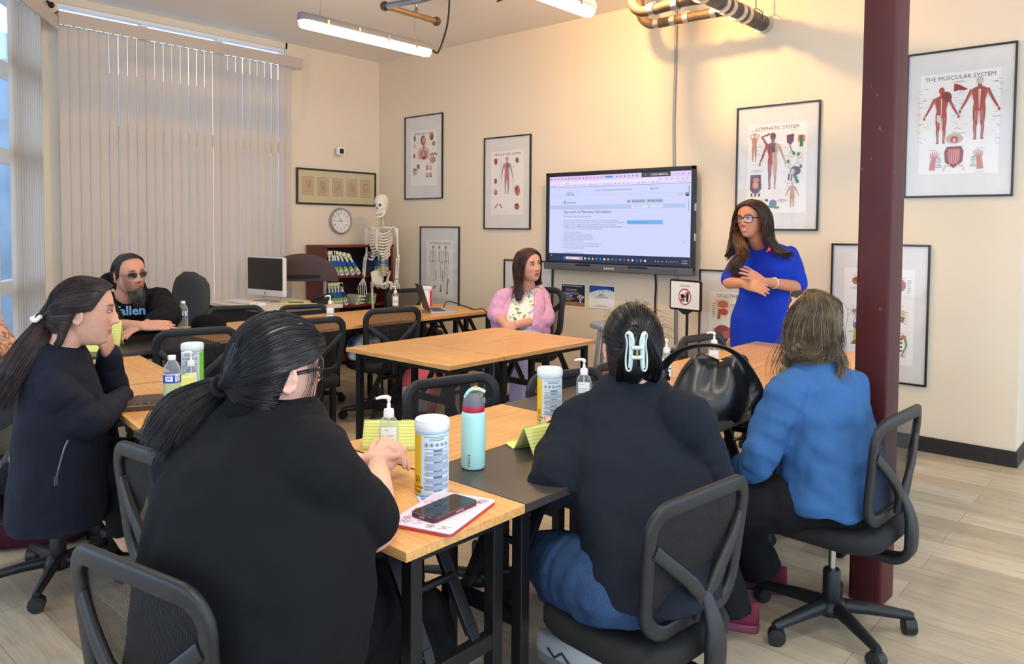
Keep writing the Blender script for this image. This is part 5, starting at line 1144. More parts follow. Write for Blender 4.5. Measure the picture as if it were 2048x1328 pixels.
def sheet(m, guides, k=4):
    G = [catmull(g, k) for g in guides]; nv, nu = len(G[0]) - 1, len(G) - 1
    return m.grid(lambda u, v: G[min(nu, int(round(u * nu)))][min(nv, int(round(v * nv)))], nu, nv)
def shoe(m, sole, ankle_pos, yaw, L=.27, W=.095, h=.075, pitch=0):
    """rounded trainer; toe points along yaw"""
    M = frame(ankle_pos, yaw, pitch)
    def ring(z, k, b=0): return [tuple(M @ V3((W / 2 * k * (1 - .12 * (y / L - .3) ** 2 * 4) * x, y, z + b * max(0, .5 - y / L) * 1.2))) for x, y in [(sgp(cos(a), .6) * (.84 if sin(a) < 0 else 1), (sgp(sin(a), .85) * .5 + .18) * L) for a in [2 * pi * j / 22 for j in range(22)]]]
    sole.loft([ring(0, .97), ring(.006, 1.04), ring(.024, 1.04), ring(.030, .98)])
    m.loft([ring(.026, .97), ring(.045, .95), ring(.058, .86, .012), ring(.070, .68, .026), ring(.078, .44, .034)])
def feet(m, sl, mu, ms, root, name):
    for i in (0, 1):
        o = None
        for q, nm, mt in ((m, name, mu), (sl, 'sole', ms)):
            n = len(q.v) // 2; h = MB(); h.v = q.v[i * n:(i + 1) * n]; h.f = [tuple(k - i * n for k in f) for f in q.f if i * n <= f[0] < (i + 1) * n]; h.c = [h.col] * len(h.f)
            b = h.build(nm, mt, o or root, smooth=180, org=root.location); o = o or b
def person(label, loc): return thing('person', label, 'person', loc)
def glasses(root, H, material, lens, name='glasses', s=1., w=.026, h=.019, z=.006, fwd=.100, shape=2.6, lift=0., tr=.0022):
    m = MB(); ln = MB()
    for sd in (-1, 1):
        pts = []
        for j in range(24):
            a = 2 * pi * j / 24; cx, sy = cos(a), sin(a); x = sd * .034 + w * abs(cx) ** (2 / shape) * (1 if cx > 0 else -1); zz = z + h * abs(sy) ** (2 / shape) * (1 if sy > 0 else -1)
            pts.append(H @ (V3((x, fwd - .25 * x * x / .034 * .5 - .004, zz)) * s))
        m.tube(pts, tr * s, 8, closed=True)
        ln.loft([pts, [p - H.to_3x3() @ V3((0, .0012, 0)) for p in pts]])
        m.tube([H @ (V3(p) * s) for p in ((sd * .059, fwd - .016, z + .006), (sd * .074, fwd - .035, z + .006), (sd * .081, .02, z + .002), (sd * .080, -.012, z - .002), (sd * .078, -.03, z - .022))], tr * s, 6, flat=(.7, 1.6))
    m.tube([H @ (V3(p) * s) for p in ((-.009, fwd - .004, z + .006), (0, fwd + .001, z + .009), (.009, fwd - .004, z + .006))], tr * s, 6)
    g = m.build(name, material, root, smooth=180, org=root.location); ln.build('lenses', lens, g, smooth=0, org=root.location); return g
def clear_lens():
    t = NT('clear_lens'); tr = t.n.new('ShaderNodeBsdfTransparent'); gl = t.n.new('ShaderNodeBsdfGlossy'); gl.inputs['Roughness'].default_value = .03; mx = t.n.new('ShaderNodeMixShader'); mx.inputs[0].default_value = .05
    t.l.new(tr.outputs[0], mx.inputs[1]); t.l.new(gl.outputs[0], mx.inputs[2]); t.l.new(mx.outputs[0], t.out.inputs[0]); return t.m
CLEARL = clear_lens(); DARKL = mat('dark_lens', (34, 38, 34), .08, 0, .7)
def densify(G, k=3):
    n = len(G[0]); cols = [catmull([g[i] for g in G], k) for i in range(n)]
    return [[cols[i][j] for i in range(n)] for j in range(len(cols[0]))]
def hair_block(root, H, guides, mcap, mstr, n, s=1., cap=None, jit=.006, wave=0., wf=3., rad=.0011, name='hair', thick=.014, fly=.0, seed=1, world=False, k=4):
    G = guides if world else [[H @ (V3(p) * s) for p in g] for g in guides]; G = densify(G, 3); m = MB()
    if cap: c, r = cap; m.sphere(c, r, 28, 18, H @ Matrix.Scale(s, 4))
    h = m.build(name, mcap, root, smooth=180, org=root.location) if cap else None
    m = MB(); sheet(m, G, k); sh = m.build(name if h is None else 'hair_layer', mcap, h or root, smooth=180, org=root.location, solid=thick); h = h or sh
    sp = comb(G, n, jit, seed, k, wave, wf, fly); sp = [[p + (p - H.translation).normalized() * .004 for p in q] for q in sp]
    strands('hair_strands', sp, rad, mstr, h, root.location); return h

# ---------------------------------------------------------------- the presenter
R_ = person('standing woman in a royal blue dress with long wavy dark hair and black glasses, presenting', (4.93, -.62, 0))
H6 = frame(D(1503, 439, 5.08), -99, -2, 3); sk = (205, 142, 108); d6 = 5.12
P = lambda x, y, d=d6: D(x, y, d)
m = MB(); head(m, H6, s=1.04, extra=((0, -.0645, .016, .004, -.006),))
ctr = lambda z, dx=0: V3((4.93 + dx, -.62, z))
nb = V3((4.905, -.62, 1.36)); limb(m, [H6 @ V3((0, -.03, -.05)), H6 @ V3((0, -.035, -.12)), nb], [.055, .052, .07], 4, 16)
torso(m, [(ctr(1.36), -84, .12, .05, .06), (ctr(1.30), -84, .17, .09, .09), (ctr(1.05), -84, .14, .09, .09), (ctr(.88), -82, .18, .10, .12), (ctr(.75), -82, .17, .1, .12)])
for sd in (-1, 1):
    f, r_ = yawv(-84); hp = ctr(.82) + r_ * (.085 * sd); limb(m, [hp, hp + V3((0, 0, -.36)), hp + V3((0, .03, -.70)) + f * .0], [.095, .062, .034], 5)
    limb(m, [hp + V3((0, .03, -.70)), hp + f * .09 + V3((0, .02, -.77))], [.034, .028], 3)
sR, sL = P(1484, 520, 5.12), P(1579, 508, 5.15); eR, eL = P(1458, 565, 4.93), P(1597, 574, 5.08); wR, wL = P(1488, 567, 4.83), P(1527, 563, 4.84)
limb(m, [sR, sR.lerp(eR, .5), eR], [.055, .046, .042]); limb(m, [eR, eR.lerp(wR, .5), wR], [.042, .036, .026])
limb(m, [sL, sL.lerp(eL, .5), eL], [.055, .046, .042]); limb(m, [eL, eL.lerp(wL, .5), wL], [.042, .037, .026])
hand(m, wristframe(wR, eR, -CF + CU * .3, D(1506, 571, 4.78) - wR), 1, (.25, .4, .3), .03, (.4, .1), 1.05)
hand(m, wristframe(wL, eL, CU * .55 - CF * .8, D(1487, 541, 4.80) - wL), -1, (.1, .2, .2), .16, (-.9, -.3), 1.05)
skin_build(R_, m, .0042, sk, H6, 1.04, (196, 96, 90), (46, 30, 24), 1, smile=1.3, teeth=True)
eyes(R_, H6, 1.04, (.1, 0), openv=.75); glasses(R_, H6, mat('black_glasses_frame', (18, 17, 18), .25), CLEARL, s=1.04, w=.030, h=.0225, z=.004, tr=.0025)
BLUE = fabric('royal_blue_crepe', (24, 56, 178), .75, .05, 600, .12)
m = MB(); f_, r_ = yawv(-84)
torso(m, [(ctr(1.388), -84, .085, .055, .06), (ctr(1.37), -84, .135, .07, .075), (ctr(1.335), -84, .178, .09, .095), (ctr(1.28), -84, .20, .11, .105), (ctr(1.22), -84, .20, .135, .115), (ctr(1.13), -84, .178, .115, .11), (ctr(1.05), -84, .165, .105, .105), (ctr(.98), -83, .185, .115, .12), (ctr(.87), -82, .222, .125, .145), (ctr(.72), -82, .222, .125, .14), (ctr(.52), -82, .205, .12, .125), (ctr(.47), -82, .20, .118, .12)])
for s_, e_, t_ in ((sR, eR, .86), (sL, eL, .90)):
    q = s_.lerp(e_, t_); limb(m, [s_ + V3((0, 0, -.0)), s_.lerp(e_, .4), q], [.058, .068, .066], 6, 16)
cloth(R_, 'dress', m, .0065, BLUE, 4, .006, .12)
m = MB(); m.tube([ctr(1.045) + r_ * (.170 * cos(a)) + f_ * (.112 * sin(a) + 0) for a in [2 * pi * i / 40 for i in range(40)]], .004, 6, closed=True); m.build('waist_seam', BLUE, R_, org=R_.location)
m = MB(); q = eL.lerp(wL, .72); ax = (wL - eL).normalized(); u = ax.orthogonal().normalized(); v_ = ax.cross(u)
m.tube([q + (u * cos(a) + v_ * sin(a)) * .034 for a in [2 * pi * i / 20 for i in range(20)]], .0045, 6, closed=True); m.build('bracelet', mat('pearl_bracelet', (232, 214, 190), .3, .2), R_, org=R_.location)
m = MB(); q = P(1538, 499, 4.98); m.sphere(q, (.012, .012, .014), 8, 6); m.sphere(q - V3((0.012, .0, .012)), (.008, .008, .008), 8, 6); m.build('lapel_pin', mat('pink_pin', (222, 60, 100), .4), R_, org=R_.location)
HB, HB2 = hair_mat('dark_brown_hair', (34, 20, 15), (60, 36, 26)), hair_mat('brown_hair_strands', (44, 26, 19), (96, 60, 42))
GR = [[(-.005, .075, .098), (.045, .083, .078), (.078, .062, .03), (.088, .055, -.05), (.080, .10, -.14), (.115, .125, -.22), (.085, .15, -.30), (.10, .155, -.37)], [(-.005, .04, .118), (.06, .045, .09), (.096, .03, .02), (.105, .035, -.06), (.10, .08, -.15), (.135, .11, -.23), (.105, .14, -.31), (.115, .14, -.385)],
      [(-.005, .0, .124), (.06, -.01, .10), (.10, -.015, .03), (.108, -.01, -.06), (.125, .04, -.15), (.150, .07, -.23), (.125, .11, -.31), (.135, .115, -.36)], [(0, -.04, .12), (.05, -.075, .09), (.085, -.09, .02), (.095, -.085, -.07), (.11, -.06, -.15), (.12, -.04, -.22), (.12, -.03, -.27), (.12, -.03, -.3)]]
GL = [[(-.005, .075, .098), (-.045, .075, .085), (-.082, .052, .04), (-.093, .035, -.03), (-.096, .015, -.10), (-.098, .0, -.16), (-.12, -.015, -.20), (-.15, -.03, -.225)], [(-.005, .04, .118), (-.06, .04, .092), (-.097, .02, .03), (-.108, .005, -.05), (-.112, -.02, -.12), (-.14, -.03, -.17), (-.17, -.05, -.20), (-.20, -.06, -.225)],
      [(-.005, 0, .124), (-.06, -.01, .1), (-.10, -.02, .03), (-.112, -.03, -.05), (-.12, -.055, -.13), (-.15, -.07, -.18), (-.18, -.085, -.21), (-.22, -.09, -.22)], [(0, -.04, .12), (-.05, -.075, .09), (-.085, -.09, .02), (-.095, -.09, -.07), (-.10, -.09, -.14), (-.12, -.09, -.19), (-.14, -.10, -.23), (-.15, -.10, -.26)]]
GB = [GR[3], [(0, -.05, .118), (.02, -.10, .08), (.035, -.115, .0), (.04, -.11, -.09), (.05, -.10, -.17), (.06, -.09, -.24), (.06, -.08, -.29), (.06, -.08, -.32)], [(0, -.05, .118), (-.02, -.10, .08), (-.035, -.115, .0), (-.04, -.115, -.09), (-.05, -.11, -.17), (-.06, -.11, -.22), (-.07, -.11, -.27), (-.07, -.11, -.30)], GL[3]]
h = hair_block(R_, H6, [g[:6] for g in GR[:3]] + [GR[3][:6]], HB, HB2, 420, 1.04, ((0, -.022, .018), (.084, .092, .106)), .006, .016, 1.2, .0013, fly=.012, seed=2)
hair_block(R_, H6, GL, HB, HB2, 380, 1.04, None, .006, .016, 1.2, .0013, 'hair_side', fly=.02, seed=3); hair_block(R_, H6, GB, HB, HB2, 260, 1.04, None, .006, .012, 1.2, .0013, 'hair_back', seed=4)
LK = [[D(1474 + dx * .6, 446, 5.17 - dd), D(1470 + dx, 464, 5.13 - dd), D(1475 + dx, 482, 5.05 - dd), D(1484 + dx, 507, 4.97 - dd), D(1466 + dx * 1.1, 536, 4.93 - dd), D(1483 + dx * .5, 566, 4.92 - dd)] for dx, dd in ((-3, 0), (1, .03), (6, .035), (11, .0))]
hair_block(R_, H6, LK, HB, HB2, 560, 1, None, .012, .006, 1., .0013, 'hair_lock', world=True, seed=6, thick=.004)
m = MB(); sl = MB()
for sd in (-1, 1): hp = ctr(.0) + r_ * (.085 * sd) + V3((0, .02, 0)); shoe(m, sl, hp, -84, .25, .085)
feet(m, sl, mat('black_shoe_leather', (20, 20, 22), .4), BLACK, R_, 'shoe')
# ---------------------------------------------------------------- woman in the black T-shirt, nearest on the left
HK, HK2 = hair_mat('black_hair', (12, 12, 14), (22, 22, 26), .3), hair_mat('black_hair_strands', (16, 16, 19), (30, 31, 36), .28)
def ell_pt(c, r, d): return V3((c[0] + r[0] * d.x, c[1] + r[1] * d.y, c[2] + r[2] * d.z))
HL_ = [(.0, -.092, -.140), (.036, -.080, -.138), (.063, -.054, -.112), (.079, -.032, -.046), (.081, -.006, .026), (.080, .026, .010), (.077, .048, .045), (.060, .066, .076), (.030, .080, .092), (0, .084, .096)]
def pulled_back(H, s, tie, k=8, c=(0, -.006, .005), r=(.086, .106, .120), hl=HL_, dens=3):
    """guide paths from the hairline over the skull to a tie point (all head-local)"""
    loop = catmull([V3(p) for p in hl] + [V3((-p[0], p[1], p[2])) for p in hl[-2::-1]], dens); c = V3(c); nd = lambda p: V3(((p[0] - c.x) / r[0], (p[1] - c.y) / r[1], (p[2] - c.z) / r[2])).normalized()
    td = nd(tie); G = []
    for p in loop:
        st = nd(p); f0 = (V3(p) - c).length / (ell_pt(c, r, st) - c).length; g = []
        for j in range(k + 1):
            t = j / k; q = st.slerp(td, t); e = ell_pt(c, r, q); f = f0 + (1.0 - f0) * min(1, t * 4); g.append(H @ ((c + (e - c) * f) * s))
        g[-1] = H @ (V3(tie) * s) if t == 1 else g[-1]; G.append(g)
    return G
def pulled_hair(root, H, s, tie, mc, ms, n, seed, fly=0., rad=.0008, name='hair', jit=.0022, **kw):
    G = pulled_back(H, s, tie, **kw); m = MB(); sheet(m, G, 1); h = m.build(name, mc, root, smooth=180, org=root.location, solid=.006)
    sp = comb(G, n, jit, seed, 2, fly=fly); sp = [[p + (p - H.translation).normalized() * .0035 for p in q] for q in sp]; strands('scalp_strands', sp, rad, ms, h, root.location); return h
R_ = person('large woman in a black T-shirt with a low black ponytail, back to the viewer', (5.57, -4.80, 0))
H4 = frame(D(552, 738, 1.76), 86, -4, 2); s4 = 1.02
m = MB(); head(m, H4, 1.05, 1.1, s=s4, extra=((.05, -.06, .025, .03, .006), (-.05, -.06, .025, .03, .006)))
N4 = D(536, 790, 1.765); limb(m, [H4 @ V3((0, -.025, -.05)), H4 @ V3((0, -.030, -.10)), N4 + V3((0, 0, -.03))], [.060, .058, .07], 4, 16)
A4 = 100; f4, r4 = yawv(A4); HP = V3((5.58, -4.82, .50))
torso(m, [(N4 + V3((0, 0, -.03)), A4, .10, .07, .08), (N4.lerp(HP, .25), A4, .14, .10, .05), (N4.lerp(HP, .7), A4, .16, .14, .10), (HP, A4, .16, .14, .12)])
sR, sL = D(640, 950, 1.60), D(398, 930, 1.80); eR, eL = D(742, 1052, 1.735), V3((5.13, -4.52, .80)); wR, wL = V3((5.405, -4.30, .80)), V3((5.335, -4.315, .80))
limb(m, [sR, sR.lerp(eR, .5), eR], [.078, .072, .060], 6, 16); limb(m, [eR, eR.lerp(wR, .45), wR], [.060, .050, .030], 6, 14)
limb(m, [sL, sL.lerp(eL, .5), eL], [.078, .07, .058], 6, 16); limb(m, [eL, eL.lerp(wL, .45), wL], [.058, .05, .030], 6, 14)
hand(m, wristframe(wR, eR, (.75, -.45, .45), V3((-.25, .75, .42))), 1, (.75, .7, .5), .03, (.3, .5), 1.06)
hand(m, wristframe(wL, eL, (-.7, -.3, .6), V3((.35, .80, .30))), -1, (.75, .7, .5), .03, (.3, .5), 1.06)
for sd in (-1, 1): hp = HP + r4 * (.105 * sd - .02); kn = hp + f4 * .44 - r4 * .10; limb(m, [hp, hp.lerp(kn, .5), kn], [.10, .095, .07]); limb(m, [kn, kn + V3((0, 0, -.2)) - f4 * .02, kn + V3((0, 0, -.42)) - f4 * .05], [.068, .06, .04])
skin_build(R_, m, .0048, (226, 178, 156), H4, s4, smooth=1)
TEE = fabric('black_cotton', (15, 17, 21), .9, .1, 1100, .25)
m = MB(); W_ = lambda px, py, d: D(px, py, d)
torso(m, [(N4 + V3((0, 0, .005)), A4, .078, .072, .072), (N4 + V3((0, 0, -.035)), A4, .140, .10, .10), (D(522, 905, 1.69), A4, .195, .13, .13), (D(516, 960, 1.68), A4, .232, .17, .155), (D(510, 1030, 1.66), A4, .258, .20, .175), (D(506, 1110, 1.645), A4, .272, .22, .19), (D(503, 1190, 1.635), A4, .276, .225, .20), (D(498, 1280, 1.635), A4, .268, .21, .20), (D(495, 1350, 1.635), A4, .252, .19, .20)], 32, .86)
ca = lambda a, b, t: a.lerp(b, t)
limb(m, [sR + (N4 - sR) * .25, sR + V3((0, 0, -.005)), ca(sR, eR, .55), ca(sR, eR, .80)], [.085, .090, .085, .078], 6, 18, wr=.025, seed=3); limb(m, [sL + (N4 - sL) * .25, sL, ca(sL, eL, .5), ca(sL, eL, .75)], [.09, .10, .105, .10], 6, 18)
cloth(R_, 't_shirt', m, .008, TEE, 3, .030, .13)
m = MB(); q = ca(sR, eR, .80); ax = (eR - sR).normalized(); u = ax.orthogonal().normalized(); v_ = ax.cross(u)
torso(m, [(HP + V3((0, 0, .12)), A4, .235, .17, .18), (HP + V3((0, 0, .0)), A4, .25, .18, .21), (HP + V3((0, 0, -.06)), A4, .23, .17, .19)], 28, .8)
for sd in (-1, 1): hp = HP + r4 * (.105 * sd - .02); kn = hp + f4 * .45 - r4 * .10; limb(m, [hp, hp.lerp(kn, .5), kn], [.125, .112, .088], 6, 16, wr=.02, seed=sd + 5); limb(m, [kn, kn + V3((0, 0, -.2)) - f4 * .02, kn + V3((0, 0, -.40)) - f4 * .05], [.088, .075, .06], 6, 16)
cloth(R_, 'trousers', m, .008, fabric('black_leggings', (20, 21, 25), .8, .06, 900, .15), 3, .012, .08)
m = MB(); sl = MB()
for sd in (-1, 1): kn = HP + r4 * (.175 * sd) + f4 * .40; shoe(m, sl, V3((kn.x, kn.y, 0)), A4, .26)
feet(m, sl, BLACK, BLACK, R_, 'shoe')
glasses(R_, H4, mat('black_glasses_frame', (18, 17, 18), .25), CLEARL, s=s4, w=.030, h=.023, z=.004, tr=.0032)
m = MB(); m.sphere(H4 @ V3((.083, -.010, -.040)), .004, 8, 6); m.build('earring', mat('silver_earring', (220, 220, 222), .2, .9), R_, org=R_.location)
tie = (0, -.122, -.028)
tail = [D(447, 772, 1.80), D(415, 795, 1.80), D(375, 825, 1.775), D(345, 865, 1.75), D(322, 900, 1.735)]
HL4 = [(.0, -.113, -.168), (.046, -.098, -.162), (.069, -.064, -.128), (.081, -.034, -.056), (.083, -.004, .024), (.083, .024, .030), (.081, .046, .030), (.079, .064, .042), (.064, .080, .060), (.032, .092, .074), (0, .096, .078)]
h = pulled_hair(R_, H4, s4, tie, HK, HK2, 1300, 3, hl=HL4, r=(.0885, .108, .124))
m = MB(); m.sphere((0, -.066, -.086), (.056, .040, .056), 20, 14, H4 @ Matrix.Scale(s4, 4)); m.build('nape_hair', mat('matte_black_hair', (11, 11, 13), .9, 0, .15), h, smooth=180, org=R_.location)
m = MB(); limb(m, [H4 @ (V3((0, -.112, -.028)) * s4), tail[0], tail[1], tail[2], tail[3]], [.012, .018, .028, .036, .015], 6, 18, flat=(1.0, .8)); m.build('ponytail', HK, h, smooth=180, org=R_.location)
m = MB(); q = H4 @ (V3(tie) * s4); ax = (tail[0] - q).normalized(); qq = q.lerp(tail[0], .5); u = ax.orthogonal().normalized(); v_ = ax.cross(u)
m.tube([qq + (u * cos(a) + v_ * sin(a)) * .021 for a in [2 * pi * i / 20 for i in range(20)]], .007, 8, closed=True); m.build('hair_tie', mat('black_hair_tie', (12, 12, 13), .9), h, org=R_.location)
T = []; TU = (tail[3] - tail[1]).normalized().cross(CF).normalized()
for i in range(26):
    a = 2 * pi * i / 26; T.append([H4 @ (V3(tie) * s4)] + [p + (TU * cos(a) - CF * sin(a) * .8) * w_ for p, w_ in zip(tail, (.022, .040, .055, .060, .046))])
sp = comb(T, 1500, .005, 6, 4, .004, 1.5, .012); strands('tail_strands', sp, .0011, HK2, h, R_.location)
sp = comb([[H4 @ (V3(p) * s4) for p in ((.080, .045, .05), (.085, .055, .0), (.083, .06, -.06), (.08, .055, -.11))], [H4 @ (V3(p) * s4) for p in ((.080, .03, .05), (.088, .035, -.02), (.082, .01, -.09), (.07, .0, -.13))]], 14, .003, 8, 4, .004, 1., .0); strands('loose_strands', sp, .0007, HK2, h, R_.location)

# ---------------------------------------------------------------- woman in the navy sweatshirt with the claw clip
R_ = person('woman in a navy sweatshirt and jeans, black hair held by a white claw clip', (5.95, -3.85, 0))
H7 = frame(D(1266, 690, 2.38), 131, -3, 0); s7 = 1.03
N7 = D(1267, 748, 2.36); A7 = 150; f7, r7 = yawv(A7); HP = V3((5.97, -3.85, .50))
m = MB(); head(m, H7, 1., 1.05, s=s7); limb(m, [H7 @ V3((0, -.035, -.05)), H7 @ V3((0, -.045, -.10)), N7 + V3((0, 0, -.05))], [.056, .056, .08], 4, 16)
torso(m, [(N7 + V3((0, 0, -.05)), A7, .10, .06, .07), (N7.lerp(HP, .3), A7, .15, .10, .10), (HP, A7, .14, .11, .11)])
sL, sR = D(1158, 850, 2.34), D(1378, 852, 2.26); eL, eR = D(1108, 968, 2.20), D(1420, 985, 2.30); wL, wR = V3((5.50, -3.62, .79)), D(1370, 900, 2.55)
for a, b, c in ((sL, eL, wL), (sR, eR, wR)): limb(m, [a, a.lerp(b, .5), b], [.058, .052, .042]); limb(m, [b, b.lerp(c, .5), c], [.042, .036, .027])
hand(m, wristframe(wL, eL, (0, 0, 1)), -1, (.2, .3, .2), .05); hand(m, wristframe(wR, eR, (.3, -.3, .9)), 1, (.3, .4, .3), .04)
kL, kR = D(1098, 1118, 2.30), D(1255, 1135, 2.50); aL, aR = D(1170, 1262, 2.36), D(1225, 1262, 2.5)
hpL, hpR = HP - r7 * .10, HP + r7 * .10
for hp, kn, an in ((hpL, kL, aL), (hpR, kR, aR)): limb(m, [hp, hp.lerp(kn, .5), kn], [.09, .08, .06]); limb(m, [kn, kn.lerp(an, .5), an], [.058, .05, .036])
skin_build(R_, m, .0055, (222, 172, 150), H7, s7, smooth=1)
NAVY = fabric('navy_fleece', (25, 30, 39), .95, .1, 800, .3, .0)
m = MB()
torso(m, [(N7 + V3((0, 0, .0)), A7, .068, .062, .066), (N7 + V3((0, 0, -.022)), A7, .115, .075, .085), (D(1268, 818, 2.34), A7, .175, .11, .115), (D(1270, 890, 2.27), A7, .205, .15, .135), (D(1282, 980, 2.19), A7, .205, .165, .15), (D(1294, 1070, 2.12), A7, .190, .165, .165), (D(1300, 1130, 2.08), A7, .185, .165, .175), (D(1304, 1172, 2.06), A7, .180, .155, .175)], 30, .84)
for a, b, c, t_ in ((sL, eL, wL, .95), (sR, eR, wR, .95)): limb(m, [a + (N7 - a) * .22, a, a.lerp(b, .5), b, b.lerp(c, .5), b.lerp(c, t_)], [.075, .086, .085, .076, .062, .046], 6, 18, wr=.03, seed=4)
cloth(R_, 'sweatshirt', m, .0075, NAVY, 4, .026, .12)
m = MB(); m.tube([N7 + V3((0, 0, .004)) + r7 * (.066 * cos(a)) + f7 * (.064 * sin(a)) + V3((0, 0, .006 * sin(a))) for a in [2 * pi * i / 36 for i in range(36)]], .011, 8, closed=True, flat=(.8, 1.2)); m.build('collar_rib', NAVY, R_, org=R_.location)
for a, b, sd in ((sL, N7, -1), (sR, N7, 1)):
    pass
DEN = fabric('blue_denim', (48, 71, 106), .9, .22, 1000, .35, vs=260)
m = MB(); torso(m, [(HP + V3((0, 0, .06)), A7, .195, .15, .15), (HP, A7, .21, .15, .18), (HP + V3((0, 0, -.05)), A7, .19, .14, .16)], 28, .8)
for hp, kn, an, sd in ((hpL, kL, aL, 1), (hpR, kR, aR, 2)): limb(m, [hp, hp.lerp(kn, .5), kn], [.118, .112, .088], 6, 16, wr=.02, seed=sd); limb(m, [kn, kn.lerp(an, .5), an.lerp(kn, .04)], [.082, .074, .066], 6, 16, wr=.03, seed=sd + 3)
cloth(R_, 'jeans', m, .007, DEN, 3, .016, .07)
m = MB(); g = [hpL + V3((0, 0, .085)) - r7 * .06, hpL.lerp(kL, .35) - r7 * .095 + V3((0, 0, .03)), hpL.lerp(kL, .7) - r7 * .085 + V3((0, 0, .02)), kL - r7 * .078]; m.tube(catmull(g, 6), .002, 5); m.build('side_seam', mat('jean_stitching', (120, 138, 168), .9), R_, org=R_.location)
SH_, SOLE = mat('white_trainer', (214, 214, 212), .6, bump=.1), mat('grey_trainer_sole', (150, 154, 158), .6); m = MB(); sl = MB(); st = MB()
for an, yw in ((aL, 176), (aR, 168)):
    b_ = V3((an.x, an.y, max(0, an.z - .13))); shoe(m, sl, b_, yw, .28, .10, pitch=-4); M_ = frame(b_, yw, -4)
    for k in range(4): st.tube([M_ @ V3(p) for p in ((-.034, .085 + .022 * k, .056), (0, .092 + .022 * k, .073 - .008 * k), (.034, .085 + .022 * k, .056))], .003, 5)
    for sd in (-1, 1): st.tube([M_ @ V3(p) for p in ((sd * .049, .02, .035), (sd * .047, .05, .058), (sd * .049, .08, .036), (sd * .047, .11, .056))], .004, 5)
feet(m, sl, SH_, SOLE, R_, 'trainer'); st.build('laces_and_stripes', mat('trainer_trim', (70, 74, 80), .6), R_, org=R_.location)
c_, r_ = (0, -.006, .005), (.088, .108, .122)
h = pulled_hair(R_, H7, s7, (0, -.125, .0), HK, HK2, 1000, 9, .004, c=c_, r=r_)
m = MB(); limb(m, [H7 @ (V3(p) * s7) for p in ((-.012, -.085, -.085), (-.012, -.115, -.055), (-.012, -.124, .0), (-.012, -.118, .04), (-.01, -.10, .06))], [.03, .034, .034, .028, .012], 6, 16, flat=(1.1, .8)); m.build('twist', HK, h, smooth=180, org=R_.location)
G = [[H7 @ (V3(p) * s7) for p in ((x, -.075, -.105), (x * 1.1, -.108, -.075), (x * 1.05, -.128, -.03), (x * .6, -.136, .02), (x * .3, -.135, .055))] for x in (-.058, -.045, -.025, 0, .025, .045, .058)]; sp = comb(G, 480, .004, 10, 4, fly=.01); strands('nape_strands', sp, .0008, HK2, h, R_.location)
rr = random.Random(3); fl = []
for i in range(70):
    a = rr.uniform(-1.5, 1.5); d_ = V3((sin(a), rr.uniform(-.5, .3), cos(a))).normalized(); p0 = ell_pt(c_, r_, d_); fl.append(catmull([H7 @ (p0 * s7), H7 @ ((p0 * 1.06 + V3((d_.x * .012, -.015, .006))) * s7), H7 @ ((p0 * 1.12 + V3((d_.x * .03 + rr.uniform(-.02, .02), -.05, -.012))) * s7)], 4))
strands('flyaway_hairs', fl, .0004, HK2, h, R_.location)
MINT = mat('pearl_white_clip', (188, 202, 198), .35); m = MB(); C = lambda p: H7 @ ((V3((p[0] * .82 - .014, -.15 + (p[1] + .15) * .8, p[2] * .80 - .004)) + V3((0, -.012, 0))) * s7)
for sd in (-1, 1):
    m.tube(catmull([C(p) for p in ((sd * .016, -.150, .012), (sd * .014, -.158, .035), (sd * .020, -.160, .062), (sd * .030, -.150, .068), (sd * .036, -.142, .058), (sd * .031, -.146, .03), (sd * .036, -.146, -.02), (sd * .034, -.148, -.058), (sd * .024, -.152, -.066), (sd * .018, -.154, -.05), (sd * .016, -.155, -.015))], 5), .0044, 8, closed=True, flat=(1.3, .7))
    m.tube(catmull([C(p) for p in ((sd * .022, -.155, .062), (sd * .02, -.156, .03), (sd * .02, -.155, 0), (sd * .022, -.152, -.055))], 5), .005, 8, flat=(1.2, .6))
for z in (.016, -.018): m.tube([C((-.018, -.160, z)), C((.018, -.160, z))], .0062, 8)
m.build('claw_clip', MINT, R_, org=R_.location, smooth=60); m = MB(); m.tube([C((0, -.161, .014)), C((0, -.161, -.016))], .004, 8); m.build('clip_spring', mat('brass_spring', (150, 132, 84), .35, .9), R_, org=R_.location)
# ---------------------------------------------------------------- woman in the denim shirt with sunglasses on her hair
R_ = person('woman in a blue denim shirt, brown braided hair, sunglasses on her head', (6.10, -2.78, 0))
H8 = frame(D(1622, 652, 2.86), 139, -2, 3); s8 = 1.05; N8 = D(1640, 712, 2.84); A8 = 168; f8, r8 = yawv(A8); HP = V3((6.14, -2.79, .50))
m = MB(); head(m, H8, s=s8); limb(m, [H8 @ V3((0, -.03, -.05)), H8 @ V3((0, -.045, -.10)), N8 + V3((0, 0, -.05))], [.054, .054, .08], 4, 16)
torso(m, [(N8 + V3((0, 0, -.05)), A8, .10, .06, .07), (N8.lerp(HP, .3), A8, .14, .09, .08), (HP, A8, .14, .11, .10)])
sL, sR = D(1573, 795, 2.74), D(1696, 785, 2.92); eL, eR = D(1512, 925, 2.72), D(1630, 915, 3.0); wL, wR = D(1478, 948, 2.95), D(1500, 955, 3.08)
for a, b, c in ((sL, eL, wL), (sR, eR, wR)): limb(m, [a, a.lerp(b, .5), b], [.056, .05, .042]); limb(m, [b, b.lerp(c, .5), c], [.042, .036, .027])
hand(m, wristframe(wL, eL, (0, -.2, 1)), -1, (.4, .5, .4), .03); hand(m, wristframe(wR, eR, (0, .2, 1)), 1, (.4, .5, .4), .03)
hpL, hpR = HP - r8 * .10, HP + r8 * .10; kL, kR = D(1405, 1010, 2.80), D(1462, 1005, 3.04); aL, aR = D(1452, 1200, 2.78), D(1518, 1128, 3.05)
